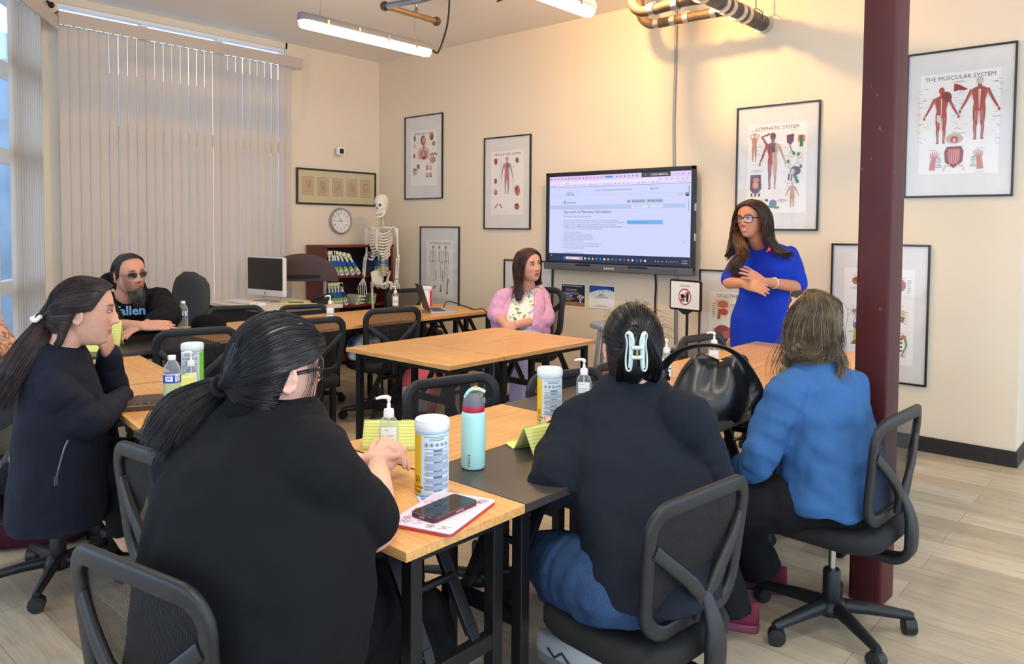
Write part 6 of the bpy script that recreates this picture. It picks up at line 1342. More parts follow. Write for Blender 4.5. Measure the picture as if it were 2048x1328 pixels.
for hp, kn, an in ((hpL, kL, aL), (hpR, kR, aR)): limb(m, [hp, hp.lerp(kn, .5), kn], [.09, .08, .06]); limb(m, [kn, kn.lerp(an, .5), an + V3((0, 0, .0))], [.058, .05, .036])
skin_build(R_, m, .0055, (228, 186, 166), H8, s8, smooth=1)
CHAM = fabric('denim_shirt', (54, 95, 146), .9, .06, 700, .3, vs=240)
m = MB(); torso(m, [(N8 + V3((0, 0, .0)), A8, .070, .066, .070), (N8 + V3((0, 0, -.03)), A8, .115, .08, .085), (D(1645, 765, 2.83), A8, .172, .11, .115), (D(1655, 830, 2.80), A8, .195, .145, .135), (D(1662, 900, 2.78), A8, .205, .16, .145), (D(1668, 950, 2.77), A8, .210, .17, .17), (D(1664, 985, 2.76), A8, .212, .175, .172), (D(1660, 1006, 2.76), A8, .208, .175, .172)], 30, .85)
for a, b, c in ((sL, eL, wL), (sR, eR, wR)): limb(m, [a + (N8 - a) * .25, a, a.lerp(b, .5), b, b.lerp(c, .5), b.lerp(c, .95)], [.072, .080, .074, .066, .056, .044], 6, 18, wr=.04, seed=8)
cloth(R_, 'shirt', m, .0065, CHAM, 3, .034, .10)
m = MB()
rg = []
for z, k in ((-.012, 1.06), (.018, 1.02), (.040, .99), (.036, 1.08), (.008, 1.14), (-.018, 1.16)):
    rg.append([tuple(N8 + r8 * (.070 * k * cos(a)) + f8 * (.068 * k * sin(a)) + V3((0, 0, z - .018 * sin(a)))) for a in [2 * pi * i / 32 for i in range(32)]])
m.loft(rg, False); m.build('collar', CHAM, R_, org=R_.location, smooth=80)
BLK = fabric('black_trousers', (17, 18, 21), .85, .08, 900, .15); m = MB(); torso(m, [(HP + V3((0, 0, .04)), A8, .18, .14, .14), (HP, A8, .20, .15, .165), (HP + V3((0, 0, -.05)), A8, .185, .14, .16)], 28, .8)
for hp, kn, an, sd in ((hpL, kL, aL, 1), (hpR, kR, aR, 2)): limb(m, [hp, hp.lerp(kn, .5), kn], [.112, .102, .082], 6, 16, wr=.02, seed=sd); limb(m, [kn, kn.lerp(an, .5), an.lerp(kn, -.12)], [.084, .076, .084], 6, 16, False, wr=.02, seed=sd + 3)
cloth(R_, 'trousers', m, .007, BLK, 3, .012, .09)
m = MB(); sl = MB(); BURG = mat('burgundy_knit_shoe', (112, 28, 54), .8, bump=.4, bs=260); BURS = mat('burgundy_sole', (128, 58, 82), .6)
for px, py, yw in ((1490, 1258, 192), (1548, 1182, 186)): p = Zp(px, py, 0); f_, r_ = yawv(yw); shoe(m, sl, V3((p.x, p.y, 0)) + f_ * .04, yw, .28, .10)
feet(m, sl, BURG, BURS, R_, 'shoe')
HG, HG2, HG3 = hair_mat('ash_brown_hair', (70, 58, 44), (104, 88, 66), .5), hair_mat('ash_brown_strands', (72, 58, 43), (124, 104, 76), .45), hair_mat('grey_strands', (128, 114, 88), (160, 146, 116), .45)
c_, r_ = (0, -.014, .010), (.092, .104, .118); m = MB(); m.sphere((0, -.026, .012), (.090, .096, .112), 32, 20, H8 @ Matrix.Scale(s8, 4)); h = m.build('hair', HG, R_, smooth=180, org=R_.location)
C = lambda p: H8 @ (V3(p) * s8)
G = []
for i in range(15):
    x = -1 + 2 * i / 14; a = x * 1.5
    G.append([C(p) for p in ((.012 * x, .055 - .03 * abs(x), .122), (.060 * x, -.035, .118 - .02 * abs(x)), (.088 * x, -.105 + .07 * abs(x) ** 1.5, .062), (.098 * x - .004, -.122 + .10 * abs(x) ** 1.5, .0), (.094 * x - .010, -.116 + .10 * abs(x) ** 1.5, -.055), (.070 * x - .025, -.105 + .08 * abs(x), -.092 - .01 * (i % 2)), (.040 * x - .052, -.09 + .05 * abs(x), -.100 - .008 * (i % 3)))])
sp = comb(G, 2600, .011, 12, 4, .016, 1.7, .02); strands('hair_strands', sp, .0007, HG2, h, R_.location); sp = comb(G, 130, .012, 13, 4, .014, 1.6, .03); strands('grey_hair_strands', sp, .0008, HG3, h, R_.location)
m = MB(); sheet(m, G, 3); m.build('hair_layer', HG, h, smooth=180, org=R_.location, solid=.014)
m = MB(); br = catmull([C((-.055, -.07, -.06)), C((-.078, -.045, -.095)), C((-.085, -.01, -.135)), D(1563, 775, 2.72), D(1548, 820, 2.70), D(1528, 858, 2.72)], 5)
for i, p in enumerate(br[:-1]):
    sd = 1 if i % 2 else -1; t = (br[i + 1] - p).normalized(); q = t.cross(CF).normalized(); k = 1 - .35 * i / len(br)
    m.sphere((0, 0, 0), (.022 * k, .019 * k, .020 * k), 14, 10, Matrix.Translation(p + q * (.009 * sd * k)) @ Matrix.Rotation(.5 * sd, 4, CF))
b_ = m.build('braid', HG, h, smooth=180, org=R_.location)
rr = random.Random(4); sp = []
for i in range(420):
    j = rr.randrange(0, len(br) - 6); off = V3((rr.gauss(0, 1), rr.gauss(0, 1), rr.gauss(0, 1))) * .012; a = rr.uniform(0, 6.3)
    sp.append([br[j + k] + (CR * cos(a + k * .9) + CU * sin(a + k * .9)) * .020 * (1 - .3 * (j + k) / len(br)) + off * .3 for k in range(6)])
strands('braid_strands', sp, .0010, HG2, b_, R_.location)
sp = comb([[C(p) for p in ((.03, -.11, -.06), (.035, -.125, -.11), (.05, -.13, -.15), (.03, -.14, -.175))], [C(p) for p in ((.07, -.07, -.06), (.08, -.09, -.10), (.075, -.115, -.14), (.045, -.13, -.165))], [C(p) for p in ((-.10, .0, -.02), (-.12, .02, -.08), (-.125, .03, -.14), (-.13, .03, -.2))]], 150, .008, 21, 4, .012, 1., .02); strands('loose_strands', sp, .0009, HG2, h, R_.location)
m = MB(); ln = MB()
for sd in (-1, 1):
    ring = [C(((sd * .036 + .030 * cos(a)), .030 + .016 * sin(a), .114 + .010 * sin(a) - .3 * abs(sd * .036 + .030 * cos(a)) ** 2 * 6)) for a in [2 * pi * i / 24 for i in range(24)]]; m.tube(ring, .0026, 8, closed=True); ln.loft([ring, [p + V3((0, 0, .002)) for p in ring]])
    m.tube([C((sd * .066, .03, .107)), C((sd * .092, .0, .07)), C((sd * .096, -.03, .03))], .003, 6)
m.tube([C((-.008, .032, .116)), C((0, .034, .117)), C((.008, .032, .116))], .0026, 6)
g = m.build('sunglasses', mat('gunmetal_frame', (60, 54, 52), .3, .6), R_, org=R_.location, smooth=180); ln.build('lenses', mat('brown_lens', (40, 26, 26), .1, 0, .8), g, org=R_.location, smooth=0)

# ---------------------------------------------------------------- woman with the long ponytail, profile, chin on hand
R_ = person('woman in a navy zip jacket, long dark ponytail, resting her chin on her hand', (3.66, -4.62, 0))
H3 = frame(D(168, 624, 2.80), 66, -5, -2); s3 = 1.04; N3 = D(120, 684, 2.80); A3 = 62; f3, r3 = yawv(A3); HP = V3((3.66, -4.64, .50))
m = MB(); head(m, H3, .97, .9, s=s3); limb(m, [H3 @ V3((0, -.035, -.05)), H3 @ V3((0, -.05, -.11)), N3 + V3((0, 0, -.06))], [.052, .051, .075], 4, 16)
torso(m, [(N3 + V3((0, 0, -.06)), A3, .10, .06, .07), (N3.lerp(HP, .3), A3, .14, .09, .08), (HP, A3, .14, .11, .10)])
sR, sL = D(108, 775, 2.68), D(150, 750, 3.02); eR, eL = D(176, 845, 2.74), D(222, 780, 3.10); wR, wL = D(238, 800, 2.98), D(218, 705, 3.00)
limb(m, [sR, sR.lerp(eR, .5), eR], [.055, .05, .042]); limb(m, [eR, eR.lerp(wR, .5), wR], [.042, .036, .027]); limb(m, [sL, sL.lerp(eL, .5), eL], [.055, .05, .042]); limb(m, [eL, eL.lerp(wL, .5), wL], [.042, .036, .028])
hand(m, wristframe(wL, eL, CR * .9 - CU * .1, D(207, 668, 2.90) - wL), -1, (.35, .8, .7), .03, (.5, .2), 1.05)
hand(m, wristframe(wR, eR, (0, 0, 1), V3((-.75, .6, -.05))), 1, (.3, .4, .3), .04)
hpL, hpR = HP - r3 * .09, HP + r3 * .09; kR, kL = D(268, 940, 2.98), D(285, 915, 3.12); aR, aL = D(238, 1060, 3.0), D(218, 1030, 3.18)
for hp, kn, an in ((hpL, kL, aL), (hpR, kR, aR)): limb(m, [hp, hp.lerp(kn, .5), kn], [.085, .075, .056]); limb(m, [kn, kn.lerp(an, .5), an], [.054, .048, .032]); limb(m, [an, an + V3((0, 0, -.06)) + f3 * .03], [.033, .032])
skin_build(R_, m, .0042, (214, 166, 144), H3, s3, (176, 108, 98), (44, 30, 26), 1); eyes(R_, H3, s3, (.1, .2), openv=.65)
JK = fabric('navy_jersey', (24, 27, 40), .8, .06, 1100, .2)
m = MB(); torso(m, [(N3 + V3((0, 0, .005)), A3, .068, .064, .070), (N3 + V3((0, 0, -.03)), A3, .115, .08, .085), (D(120, 742, 2.80), A3, .155, .11, .11), (D(118, 785, 2.81), A3, .175, .14, .125), (D(116, 830, 2.82), A3, .185, .155, .135), (D(116, 900, 2.84), A3, .185, .165, .145), (D(118, 970, 2.86), A3, .195, .17, .165), (D(120, 1020, 2.88), A3, .20, .165, .175), (D(122, 1040, 2.88), A3, .195, .16, .17)], 30, .85)
for a, b, c, k in ((sR, eR, wR, 1.12), (sL, eL, wL, .96)): limb(m, [a + (N3 - a) * .25, a, a.lerp(b, .5), b, b.lerp(c, .5), b.lerp(c, k)], [.060, .068, .068, .064, .055, .043], 6, 18, wr=.03, seed=6)
cloth(R_, 'jacket', m, .0062, JK, 3, .016, .10)
m = MB(); g = catmull([D(136, 880, 2.66), D(128, 900, 2.65), D(118, 935, 2.655), D(112, 962, 2.66)], 5); m.tube(g, .003, 6); m.box(tuple(D(112, 962, 2.64)), (.01, .01, .03)); m.build('pocket_zip', mat('zip_metal', (120, 122, 128), .35, .8), R_, org=R_.location)
m = MB(); torso(m, [(HP + f3 * .07 + V3((0, 0, .22)), A3, .12, .10, .08), (HP + f3 * .075 + V3((0, 0, .05)), A3, .15, .125, .1), (HP + f3 * .07, A3, .15, .12, .1)], 20); cloth(R_, 'red_top', m, .008, fabric('red_top', (150, 26, 48), .9), 2, 0)
m = MB(); torso(m, [(HP + V3((0, 0, .04)), A3, .18, .14, .15), (HP, A3, .185, .14, .165), (HP + V3((0, 0, -.05)), A3, .17, .13, .15)], 24, .8)
for hp, kn, an, sd in ((hpL, kL, aL, 1), (hpR, kR, aR, 2)): limb(m, [hp, hp.lerp(kn, .5), kn], [.105, .098, .078], 6, 16, wr=.02, seed=sd); limb(m, [kn, kn.lerp(an, .5), an.lerp(kn, .10)], [.078, .070, .055], 6, 16, wr=.02, seed=sd + 3)
cloth(R_, 'trousers', m, .007, BLK, 3, .010, .09)
m = MB(); sl = MB()
for px, py, yw in ((238, 1100, 48), (205, 1075, 30)): p = Zp(px, py, .01); shoe(m, sl, V3((p.x, p.y, 0)), yw, .25, .088)
feet(m, sl, BLACK, BLACK, R_, 'shoe')
HD, HD2 = hair_mat('espresso_hair', (26, 17, 17), (42, 28, 28), .35), hair_mat('espresso_strands', (32, 21, 22), (66, 46, 46), .32)
tie = (0, -.135, -.02); h = pulled_hair(R_, H3, s3, tie, HD, HD2, 900, 31)
tail = [H3 @ (V3(tie) * s3), D(88, 650, 2.76), D(62, 690, 2.72), D(38, 730, 2.68), D(16, 770, 2.66), D(-12, 815, 2.64)]
m = MB(); limb(m, tail, [.012, .028, .038, .034, .026, .010], 6, 16, flat=(1., .7)); m.build('ponytail', HD, h, smooth=180, org=R_.location)
TU = (tail[3] - tail[1]).normalized().cross(CF).normalized(); T = [[tail[0]] + [p + (TU * cos(a) - CF * sin(a) * .7) * w_ for p, w_ in zip(tail[1:], (.034, .046, .044, .040, .036))] for a in [2 * pi * i / 20 for i in range(20)]]; sp = comb(T, 900, .004, 32, 4, .004, 1., .015); strands('tail_strands', sp, .0010, HD2, h, R_.location)
m = MB(); q = H3 @ (V3((0, -.140, -.026)) * s3); ax = (tail[1] - tail[0]).normalized(); u = ax.orthogonal().normalized(); v_ = ax.cross(u); m.tube([q + (u * cos(a) + v_ * sin(a)) * .016 + ax * .003 * sin(3 * a) for a in [2 * pi * i / 20 for i in range(20)]], .008, 8, closed=True); m.build('scrunchie', mat('white_scrunchie', (226, 224, 220), .9), h, org=R_.location)
m = MB(); m.sphere(H3 @ V3((.080, -.006, -.040)), .003, 8, 6); m.build('earring', mat('silver_earring', (220, 220, 222), .2, .9), R_, org=R_.location)
m = MB(); ax = (wL - eL).normalized(); u = ax.orthogonal().normalized(); v_ = ax.cross(u); q = wL - ax * .006; m.tube([q + (u * cos(a) + v_ * sin(a)) * .034 for a in [2 * pi * i / 20 for i in range(20)]], .005, 6, closed=True); m.build('wrist_band', WHITE, R_, org=R_.location)
# ---------------------------------------------------------------- bearded man in the hoodie
R_ = person('bearded man in a black hoodie and tinted glasses leaning on the dark table', (1.42, -3.50, 0))
H2 = frame(D(258, 549, 5.02), 10, -2, 5); s2 = 1.10; N2 = D(246, 594, 5.10); A2 = -10; f2, r2 = yawv(A2); HP = V3((1.38, -3.50, .50))
m = MB(); head(m, H2, 1.05, 1.12, s=s2); limb(m, [H2 @ V3((0, -.03, -.05)), H2 @ V3((0, -.04, -.11)), N2 + V3((0, 0, -.06))], [.064, .064, .09], 4, 16)
torso(m, [(N2 + V3((0, 0, -.06)), A2, .11, .07, .08), (N2.lerp(HP, .35), A2, .16, .11, .10), (HP, A2, .14, .11, .11)])
sR, sL = D(208, 612, 5.02), D(316, 600, 5.22); eR, eL = D(225, 655, 4.72), D(338, 634, 4.90); wR, wL = D(282, 652, 4.66), D(288, 652, 4.72)
limb(m, [sR, sR.lerp(eR, .5), eR], [.065, .056, .05]); limb(m, [eR, eR.lerp(wR, .5), wR], [.050, .045, .031]); limb(m, [sL, sL.lerp(eL, .5), eL], [.065, .056, .05]); limb(m, [eL, eL.lerp(wL, .5), wL], [.05, .044, .031])
hand(m, wristframe(wR, eR, CU * .75 - CF * .6, D(334, 650, 4.70) - wR), 1, (.10, .15, .12), .06, (-.6, -.1), 1.15)
hand(m, wristframe(wL, eL, (0, 0, 1)), -1, (.2, .3, .2), .04, s=1.1)
hpL, hpR = HP - r2 * .10, HP + r2 * .10
for hp in (hpL, hpR): kn = hp + f2 * .36; limb(m, [hp, kn], [.085, .06]); limb(m, [kn, kn + V3((0, 0, -.42)) - f2 * .1], [.056, .036])
GREYB = (52, 46, 44)
skin_build(R_, m, .0045, (206, 150, 126), H2, s2, (176, 104, 92), (44, 34, 30), 1, beard=((74, 58, 52), .55), brow_w=1.3)
HOOD = fabric('black_hoodie_fleece', (20, 20, 22), .95, .1, 800, .3)
m = MB(); torso(m, [(N2 + V3((0, 0, -.0)), A2, .085, .085, .085), (N2 + V3((0, 0, -.035)), A2, .135, .10, .10), (D(256, 625, 5.12), A2, .195, .135, .13), (D(262, 655, 5.16), A2, .22, .17, .15), (D(262, 690, 5.22), A2, .225, .18, .16), (HP + V3((0, 0, .10)), A2, .225, .19, .17), (HP + V3((0, 0, -.02)), A2, .21, .18, .17)], 28, .85)
limb(m, [sR + (N2 - sR) * .25, sR, sR.lerp(eR, .5), eR, eR.lerp(wR, .12)], [.078, .088, .082, .074, .062], 6, 18, wr=.03, seed=6); limb(m, [sL + (N2 - sL) * .25, sL, sL.lerp(eL, .5), eL, eL.lerp(wL, .55)], [.078, .088, .084, .078, .068], 6, 18, wr=.035, seed=9)
limb(m, [N2 + r2 * .12 + f2 * .02 + V3((0, 0, -.01)), N2 + r2 * .10 - f2 * .08 + V3((0, 0, .075)), N2 - f2 * .125 + V3((0, 0, .115)), N2 - r2 * .10 - f2 * .08 + V3((0, 0, .075)), N2 - r2 * .12 + f2 * .02 + V3((0, 0, -.01))], [.035, .055, .065, .055, .035], 6, 14)
cloth(R_, 'hoodie', m, .0065, HOOD, 3, .020, .10)
fm = frame(D(262, 622, 4.95), A2 - 3, 14); a = MB(); a.text('fallen', .082, fm @ Matrix.Rotation(pi, 4, 'Z') @ Matrix.Rotation(pi / 2, 4, 'X'), lin((96, 150, 200)), 'CENTER', .022); a.text('fallen', .087, fm @ Matrix.Translation((0, -.003, 0)) @ Matrix.Rotation(pi, 4, 'Z') @ Matrix.Rotation(pi / 2, 4, 'X'), lin((40, 60, 84)), 'CENTER', .035)
a.build('chest_lettering', PRINT, R_, smooth=0, org=R_.location, cols=True)
m = MB()
for hp, sd in ((hpL, 1), (hpR, 2)): kn = hp + f2 * .36; limb(m, [hp, hp.lerp(kn, .5), kn], [.115, .10, .082], 6, 14); limb(m, [kn, kn + V3((0, 0, -.2)) - f2 * .05, kn + V3((0, 0, -.43)) - f2 * .1], [.08, .07, .06], 6, 14)
cloth(R_, 'trousers', m, .010, fabric('dark_jeans', (30, 32, 40), .9), 3, .01)
m = MB(); sl = MB()
for hp in (hpL, hpR): q = hp + f2 * .27; shoe(m, sl, V3((q.x, q.y, 0)), A2, .29, .1)
feet(m, sl, BLACK, BLACK, R_, 'shoe')
C = lambda p: H2 @ (V3(p) * s2)
HM, HM2 = hair_mat('dark_thin_hair', (26, 22, 21), (44, 38, 36), .4), hair_mat('dark_thin_strands', (36, 30, 28), (70, 62, 58), .4)
hl = [(.0, -.104, -.100), (.032, -.095, -.098), (.060, -.066, -.078), (.077, -.036, -.034), (.081, -.006, .020), (.081, .020, -.01), (.079, .036, .045), (.066, .045, .088), (.035, .062, .106), (0, .070, .110)]
G = pulled_back(H2, s2, (0, -.115, -.06), hl=hl); m = MB(); sheet(m, G, 1); h = m.build('hair', HM, R_, smooth=180, org=R_.location, solid=.005); sp = comb(G, 520, .0025, 41, 2, fly=.004); sp = [[p + (p - H2.translation).normalized() * .003 for p in q] for q in sp]; strands('hair_strands', sp, .0010, HM2, h, R_.location)
G = [[C(p) for p in ((.045 * x, .078 - .035 * x * x, -.086 - .0 * abs(x)), (.046 * x, .095 - .035 * x * x, -.112), (.040 * x, .102 - .03 * x * x, -.145), (.028 * x, .100 - .02 * x * x, -.182 + .012 * abs(x)))] for x in (-1, -.66, -.33, 0, .33, .66, 1)]
m = MB(); limb(m, [C((0, .066, -.092)), C((0, .076, -.125)), C((0, .080, -.155)), C((0, .084, -.175))], [.036, .034, .026, .012], 4, 16, flat=(1.25, .8)); b_ = m.build('beard', HM, R_, smooth=180, org=R_.location); sp = comb(G, 420, .006, 42, 4, .004, 1., .015); strands('beard_strands', sp, .0010, hair_mat('greying_beard_strands', (44, 40, 38), (96, 90, 86), .5), b_, R_.location)
eyes(R_, H2, s2, (.3, 0)); g = glasses(R_, H2, mat('gold_thin_frame', (120, 104, 80), .3, .8), mat('green_tinted_lens', (46, 50, 38), .08, 0, .8), s=s2, w=.026, h=.0165, z=.004, tr=.0013)

# ---------------------------------------------------------------- woman in the pink cardigan
px5 = D(1052, 652, 6.15); R_ = person('seated woman in a pink knitted cardigan, floral blouse and lilac trousers, looking towards the presenter', (px5.x, px5.y, 0))
H5 = frame(D(1057, 531, 6.0), -10, 2, 6); s5 = 1.07; N5 = D(1050, 571, 6.10); A5 = -62; f5, r5 = yawv(A5); HP = V3((px5.x, px5.y, .60))
m = MB(); head(m, H5, 1.05, 1.1, s=s5); limb(m, [H5 @ V3((0, -.03, -.05)), H5 @ V3((0, -.035, -.11)), N5 + V3((0, 0, -.06))], [.058, .058, .09], 4, 16)
torso(m, [(N5 + V3((0, 0, -.045)), A5, .12, .085, .07), (N5.lerp(HP, .35), A5, .14, .10, .08), (HP, A5, .14, .11, .10)])
sR, sL = D(1004, 596, 6.02), D(1080, 590, 6.22); eR, eL = D(992, 628, 5.98), D(1090, 637, 6.05); wR, wL = D(1010, 650, 5.82), D(1033, 650, 5.80)
limb(m, [sR, sR.lerp(eR, .5), eR], [.062, .055, .048]); limb(m, [eR, eR.lerp(wR, .5), wR], [.048, .042, .028]); limb(m, [sL, sL.lerp(eL, .5), eL], [.062, .055, .048]); limb(m, [eL, eL.lerp(wL, .5), wL], [.048, .042, .028])
hand(m, wristframe(wR, eR, CU * .4 - CF * .8 - CR * .3, CR * .35 - CU * .75 - CF * .3), 1, (.4, .6, .4), .04, (.3, .3)); hand(m, wristframe(wL, eL, CU * .6 - CF * .8, -CR * .9 - CU * .3 - CF * .1), -1, (.4, .6, .4), .04, (.3, .3))
hpL, hpR = HP - r5 * .10, HP + r5 * .10; kL, kR = hpL + f5 * .42 + r5 * .05 + V3((0, 0, .01)), hpR + f5 * .42 + r5 * .06 + V3((0, 0, .01))
for hp, kn in ((hpL, kL), (hpR, kR)): limb(m, [hp, hp.lerp(kn, .5), kn], [.085, .08, .06]); limb(m, [kn, kn + V3((0, 0, -.52)) + f5 * .03], [.056, .034])
skin_build(R_, m, .0045, (212, 158, 132), H5, s5, (176, 96, 90), (38, 26, 22), 1, brow_w=1.25); eyes(R_, H5, s5, (-.7, .4))
def floral():
    t = NT('floral_blouse'); v = t.coord(); base = lin((236, 233, 222)); c = base; out = None
    for i, (rgb, sc, th) in enumerate((((108, 140, 70), 16, .60), ((214, 186, 70), 13, .66), ((176, 156, 206), 11, .64), ((92, 96, 110), 24, .68))):
        mp = t.n.new('ShaderNodeMapping'); mp.inputs['Scale'].default_value = (2.1, 2.1, 2.1); mp.inputs['Location'].default_value = (i * 3.1, i * 1.7, i); t.l.new(v, mp.inputs[0]); n = t.noise(mp.outputs[0], sc, 1.5, .4); f = t.ramp(n, [(th, (0, 0, 0)), (th + .02, (1, 1, 1))]); out = t.mix(f, out if out is not None else c, lin(rgb))
    t.set(Base_Color=out, Roughness=.7); t.bump(t.noise(v, 12, 3), .3, .006); return t.m
m = MB(); st5 = [(N5 + V3((0, 0, -.015)), A5, .085, .05, .07), (N5 + V3((0, 0, -.04)), A5, .135, .085, .08), (D(1042, 600, 6.08), A5, .18, .125, .11), (D(1038, 622, 6.06), A5, .20, .16, .12), (D(1038, 645, 6.06), A5, .21, .185, .14), (D(1043, 662, 6.1), A5, .215, .18, .16), (HP, A5, .215, .17, .17)]
torso(m, st5, 28, .85); cloth(R_, 'blouse', m, .0065, floral(), 3, .012, .06)
def knit():
    t = NT('pink_knit'); w = t.n.new('ShaderNodeTexWave'); w.inputs['Scale'].default_value = 55; w.inputs['Distortion'].default_value = 3; t.l.new(t.coord(), w.inputs[0]); n = t.noise(t.coord(), 30, 2)
    t.set(Base_Color=t.ramp(n, [(.3, lin((206, 150, 184))), (.7, lin((222, 172, 204)))]), Roughness=.95); t.bump(w.outputs['Fac'], .3, .002); return t.m
KN = knit(); m = MB(); torso(m, [(c, y, w + .018, a + .014, b + .016) for c, y, w, a, b in st5[1:-1]], 28, .85)
limb(m, [sR + (N5 - sR) * .3, sR, sR.lerp(eR, .5), eR, eR.lerp(wR, .25)], [.06, .068, .072, .070, .066], 6, 18, wr=.02, seed=2); limb(m, [sL + (N5 - sL) * .3, sL, sL.lerp(eL, .5), eL, eL.lerp(wL, .3)], [.06, .070, .078, .078, .07], 6, 18, wr=.02, seed=5)
ob = cloth(R_, 'cardigan', m, .0065, KN, 3, .010, .08)
bm = bmesh.new(); bm.from_mesh(ob.data); o_ = V3(R_.location); dele = []
for v in bm.verts:
    p = v.co + o_ - HP; x, y = p.dot(r5), p.dot(f5); zc = p.z; half = .055 + .05 * max(0, 1 - abs(zc - .2) / .35)
    if y > .02 and abs(x + .01) < half and (v.co + o_ - N5).dot(f5) > .0: dele.append(v)
bmesh.ops.delete(bm, geom=dele, context='VERTS'); bm.to_mesh(ob.data); bm.free(); sd_ = ob.modifiers.new('solid', 'SOLIDIFY'); sd_.thickness = .006
m = MB(); torso(m, [(HP + V3((0, 0, .03)), A5, .20, .15, .16), (HP, A5, .205, .15, .17), (HP + V3((0, 0, -.06)), A5, .19, .14, .16)], 24, .8)
for hp, kn, sd in ((hpL, kL, 1), (hpR, kR, 2)): limb(m, [hp, hp.lerp(kn, .5), kn], [.11, .105, .085], 6, 16); limb(m, [kn, kn + V3((0, 0, -.25)) + f5 * .01, kn + V3((0, 0, -.50)) + f5 * .03], [.085, .078, .075], 6, 16, wr=.02)
cloth(R_, 'trousers', m, .008, fabric('lilac_cotton', (168, 170, 214), .9, .05), 3, .012)
m = MB(); sl = MB()
for kn in (kL, kR): q = kn + f5 * .0; shoe(m, sl, V3((q.x, q.y, 0)) + f5 * .02, A5, .25, .088)
feet(m, sl, mat('beige_shoe', (206, 196, 186), .6), WHITE, R_, 'shoe')
HP_, HP2 = hair_mat('dark_chestnut_hair', (40, 24, 20), (62, 38, 30), .4), hair_mat('chestnut_strands', (50, 30, 26), (92, 60, 48), .38)
GR = [[(-.02, .078, .096), (.035, .082, .085), (.068, .064, .045), (.081, .045, -.01), (.082, .03, -.07), (.088, .02, -.13), (.10, .03, -.19)], [(-.02, .03, .122), (.05, .03, .10), (.092, .01, .04), (.098, -.005, -.03), (.096, -.005, -.10), (.11, .01, -.17), (.125, .03, -.235)], [(-.015, -.03, .122), (.05, -.05, .098), (.088, -.06, .03), (.094, -.06, -.05), (.10, -.05, -.12), (.12, -.03, -.18), (.135, -.005, -.24)]]
GL = [[(-.02, .078, .096), (-.05, .075, .075), (-.076, .055, .03), (-.086, .035, -.03), (-.090, .02, -.09), (-.10, .0, -.13), (-.12, -.01, -.15)], [(-.02, .03, .122), (-.06, .03, .096), (-.092, .01, .04), (-.098, -.005, -.03), (-.10, -.015, -.09), (-.11, -.03, -.13), (-.13, -.04, -.155)], [(-.015, -.03, .122), (-.055, -.05, .095), (-.09, -.06, .03), (-.096, -.06, -.05), (-.10, -.06, -.10), (-.105, -.06, -.14), (-.115, -.06, -.165)]]
GB = [GR[2], [(0, -.05, .118), (.02, -.10, .08), (.035, -.112, .0), (.04, -.11, -.08), (.05, -.10, -.14), (.06, -.085, -.19), (.075, -.06, -.235)], [(0, -.05, .118), (-.02, -.10, .08), (-.035, -.112, .0), (-.04, -.11, -.08), (-.05, -.10, -.13), (-.06, -.09, -.16), (-.06, -.09, -.19)], GL[2]]
h = hair_block(R_, H5, GR, HP_, HP2, 320, s5, ((0, -.022, .018), (.083, .09, .104)), .005, .004, 1., .0013, fly=.006, seed=52); hair_block(R_, H5, GL, HP_, HP2, 260, s5, None, .005, .004, 1., .0013, 'hair_side', fly=.01, seed=53); hair_block(R_, H5, GB, HP_, HP2, 200, s5, None, .005, .004, 1., .0013, 'hair_back', seed=54)
chair(px5.x - f5.x * .02, px5.y - f5.y * .02, A5, 'mesh-back chair under the woman in the pink cardigan', s=1.16)

# ---------------------------------------------------------------- person cut off by the left edge
e1 = D(20, 697, 4.1); R_ = person('person at the left edge in a grey T-shirt, only a tattooed bent arm in view', (D(-70, 800, 4.1).x, D(-70, 800, 4.1).y, 0))
o_ = V3(R_.location); sh = D(-52, 612, 4.15); w1 = D(-40, 705, 3.85); m = MB()
limb(m, [sh, sh.lerp(e1, .5) + V3((0, 0, -.005)), e1], [.068, .062, .052], 6, 16); limb(m, [e1, e1.lerp(w1, .5), w1], [.052, .046, .03], 6, 14); hand(m, wristframe(w1, e1, (0, 0, 1)), -1, (.2, .3, .2), .05)
H1 = frame(D(-110, 545, 4.2), 60); N1 = D(-110, 605, 4.2); head(m, H1); limb(m, [H1 @ V3((0, -.03, -.05)), N1 + V3((0, 0, -.06))], [.058, .085]); torso(m, [(N1 + V3((0, 0, -.06)), 60, .11, .07, .08), (V3((o_.x, o_.y, .8)), 60, .17, .12, .12), (V3((o_.x, o_.y, .5)), 60, .17, .13, .14)])
sh2 = D(-170, 612, 4.3); e2 = sh2 + V3((.08, .16, -.25)); limb(m, [N1 + V3((0, 0, -.1)), sh2, e2], [.09, .065, .05]); limb(m, [e2, e2 + V3((.2, .16, .02))], [.05, .03])
def tat(co, col):
    d = np.array([noise.noise(V3(p * 26.)) + .6 * noise.noise(V3(p * 60. + 5)) for p in co]); sel = (np.abs(d) < .16) & (np.linalg.norm(co - np.array(e1), axis=1) < .33); col[sel, :3] = lin((112, 90, 78)); d2 = np.array([noise.noise(V3(p * 12. + 9)) for p in co]); g = (d2 > .38) & (np.linalg.norm(co - np.array(e1), axis=1) < .33); col[g, :3] = lin((104, 112, 92))
skin_build(R_, m, .0055, (206, 152, 122), H1, 1., extra=tat)
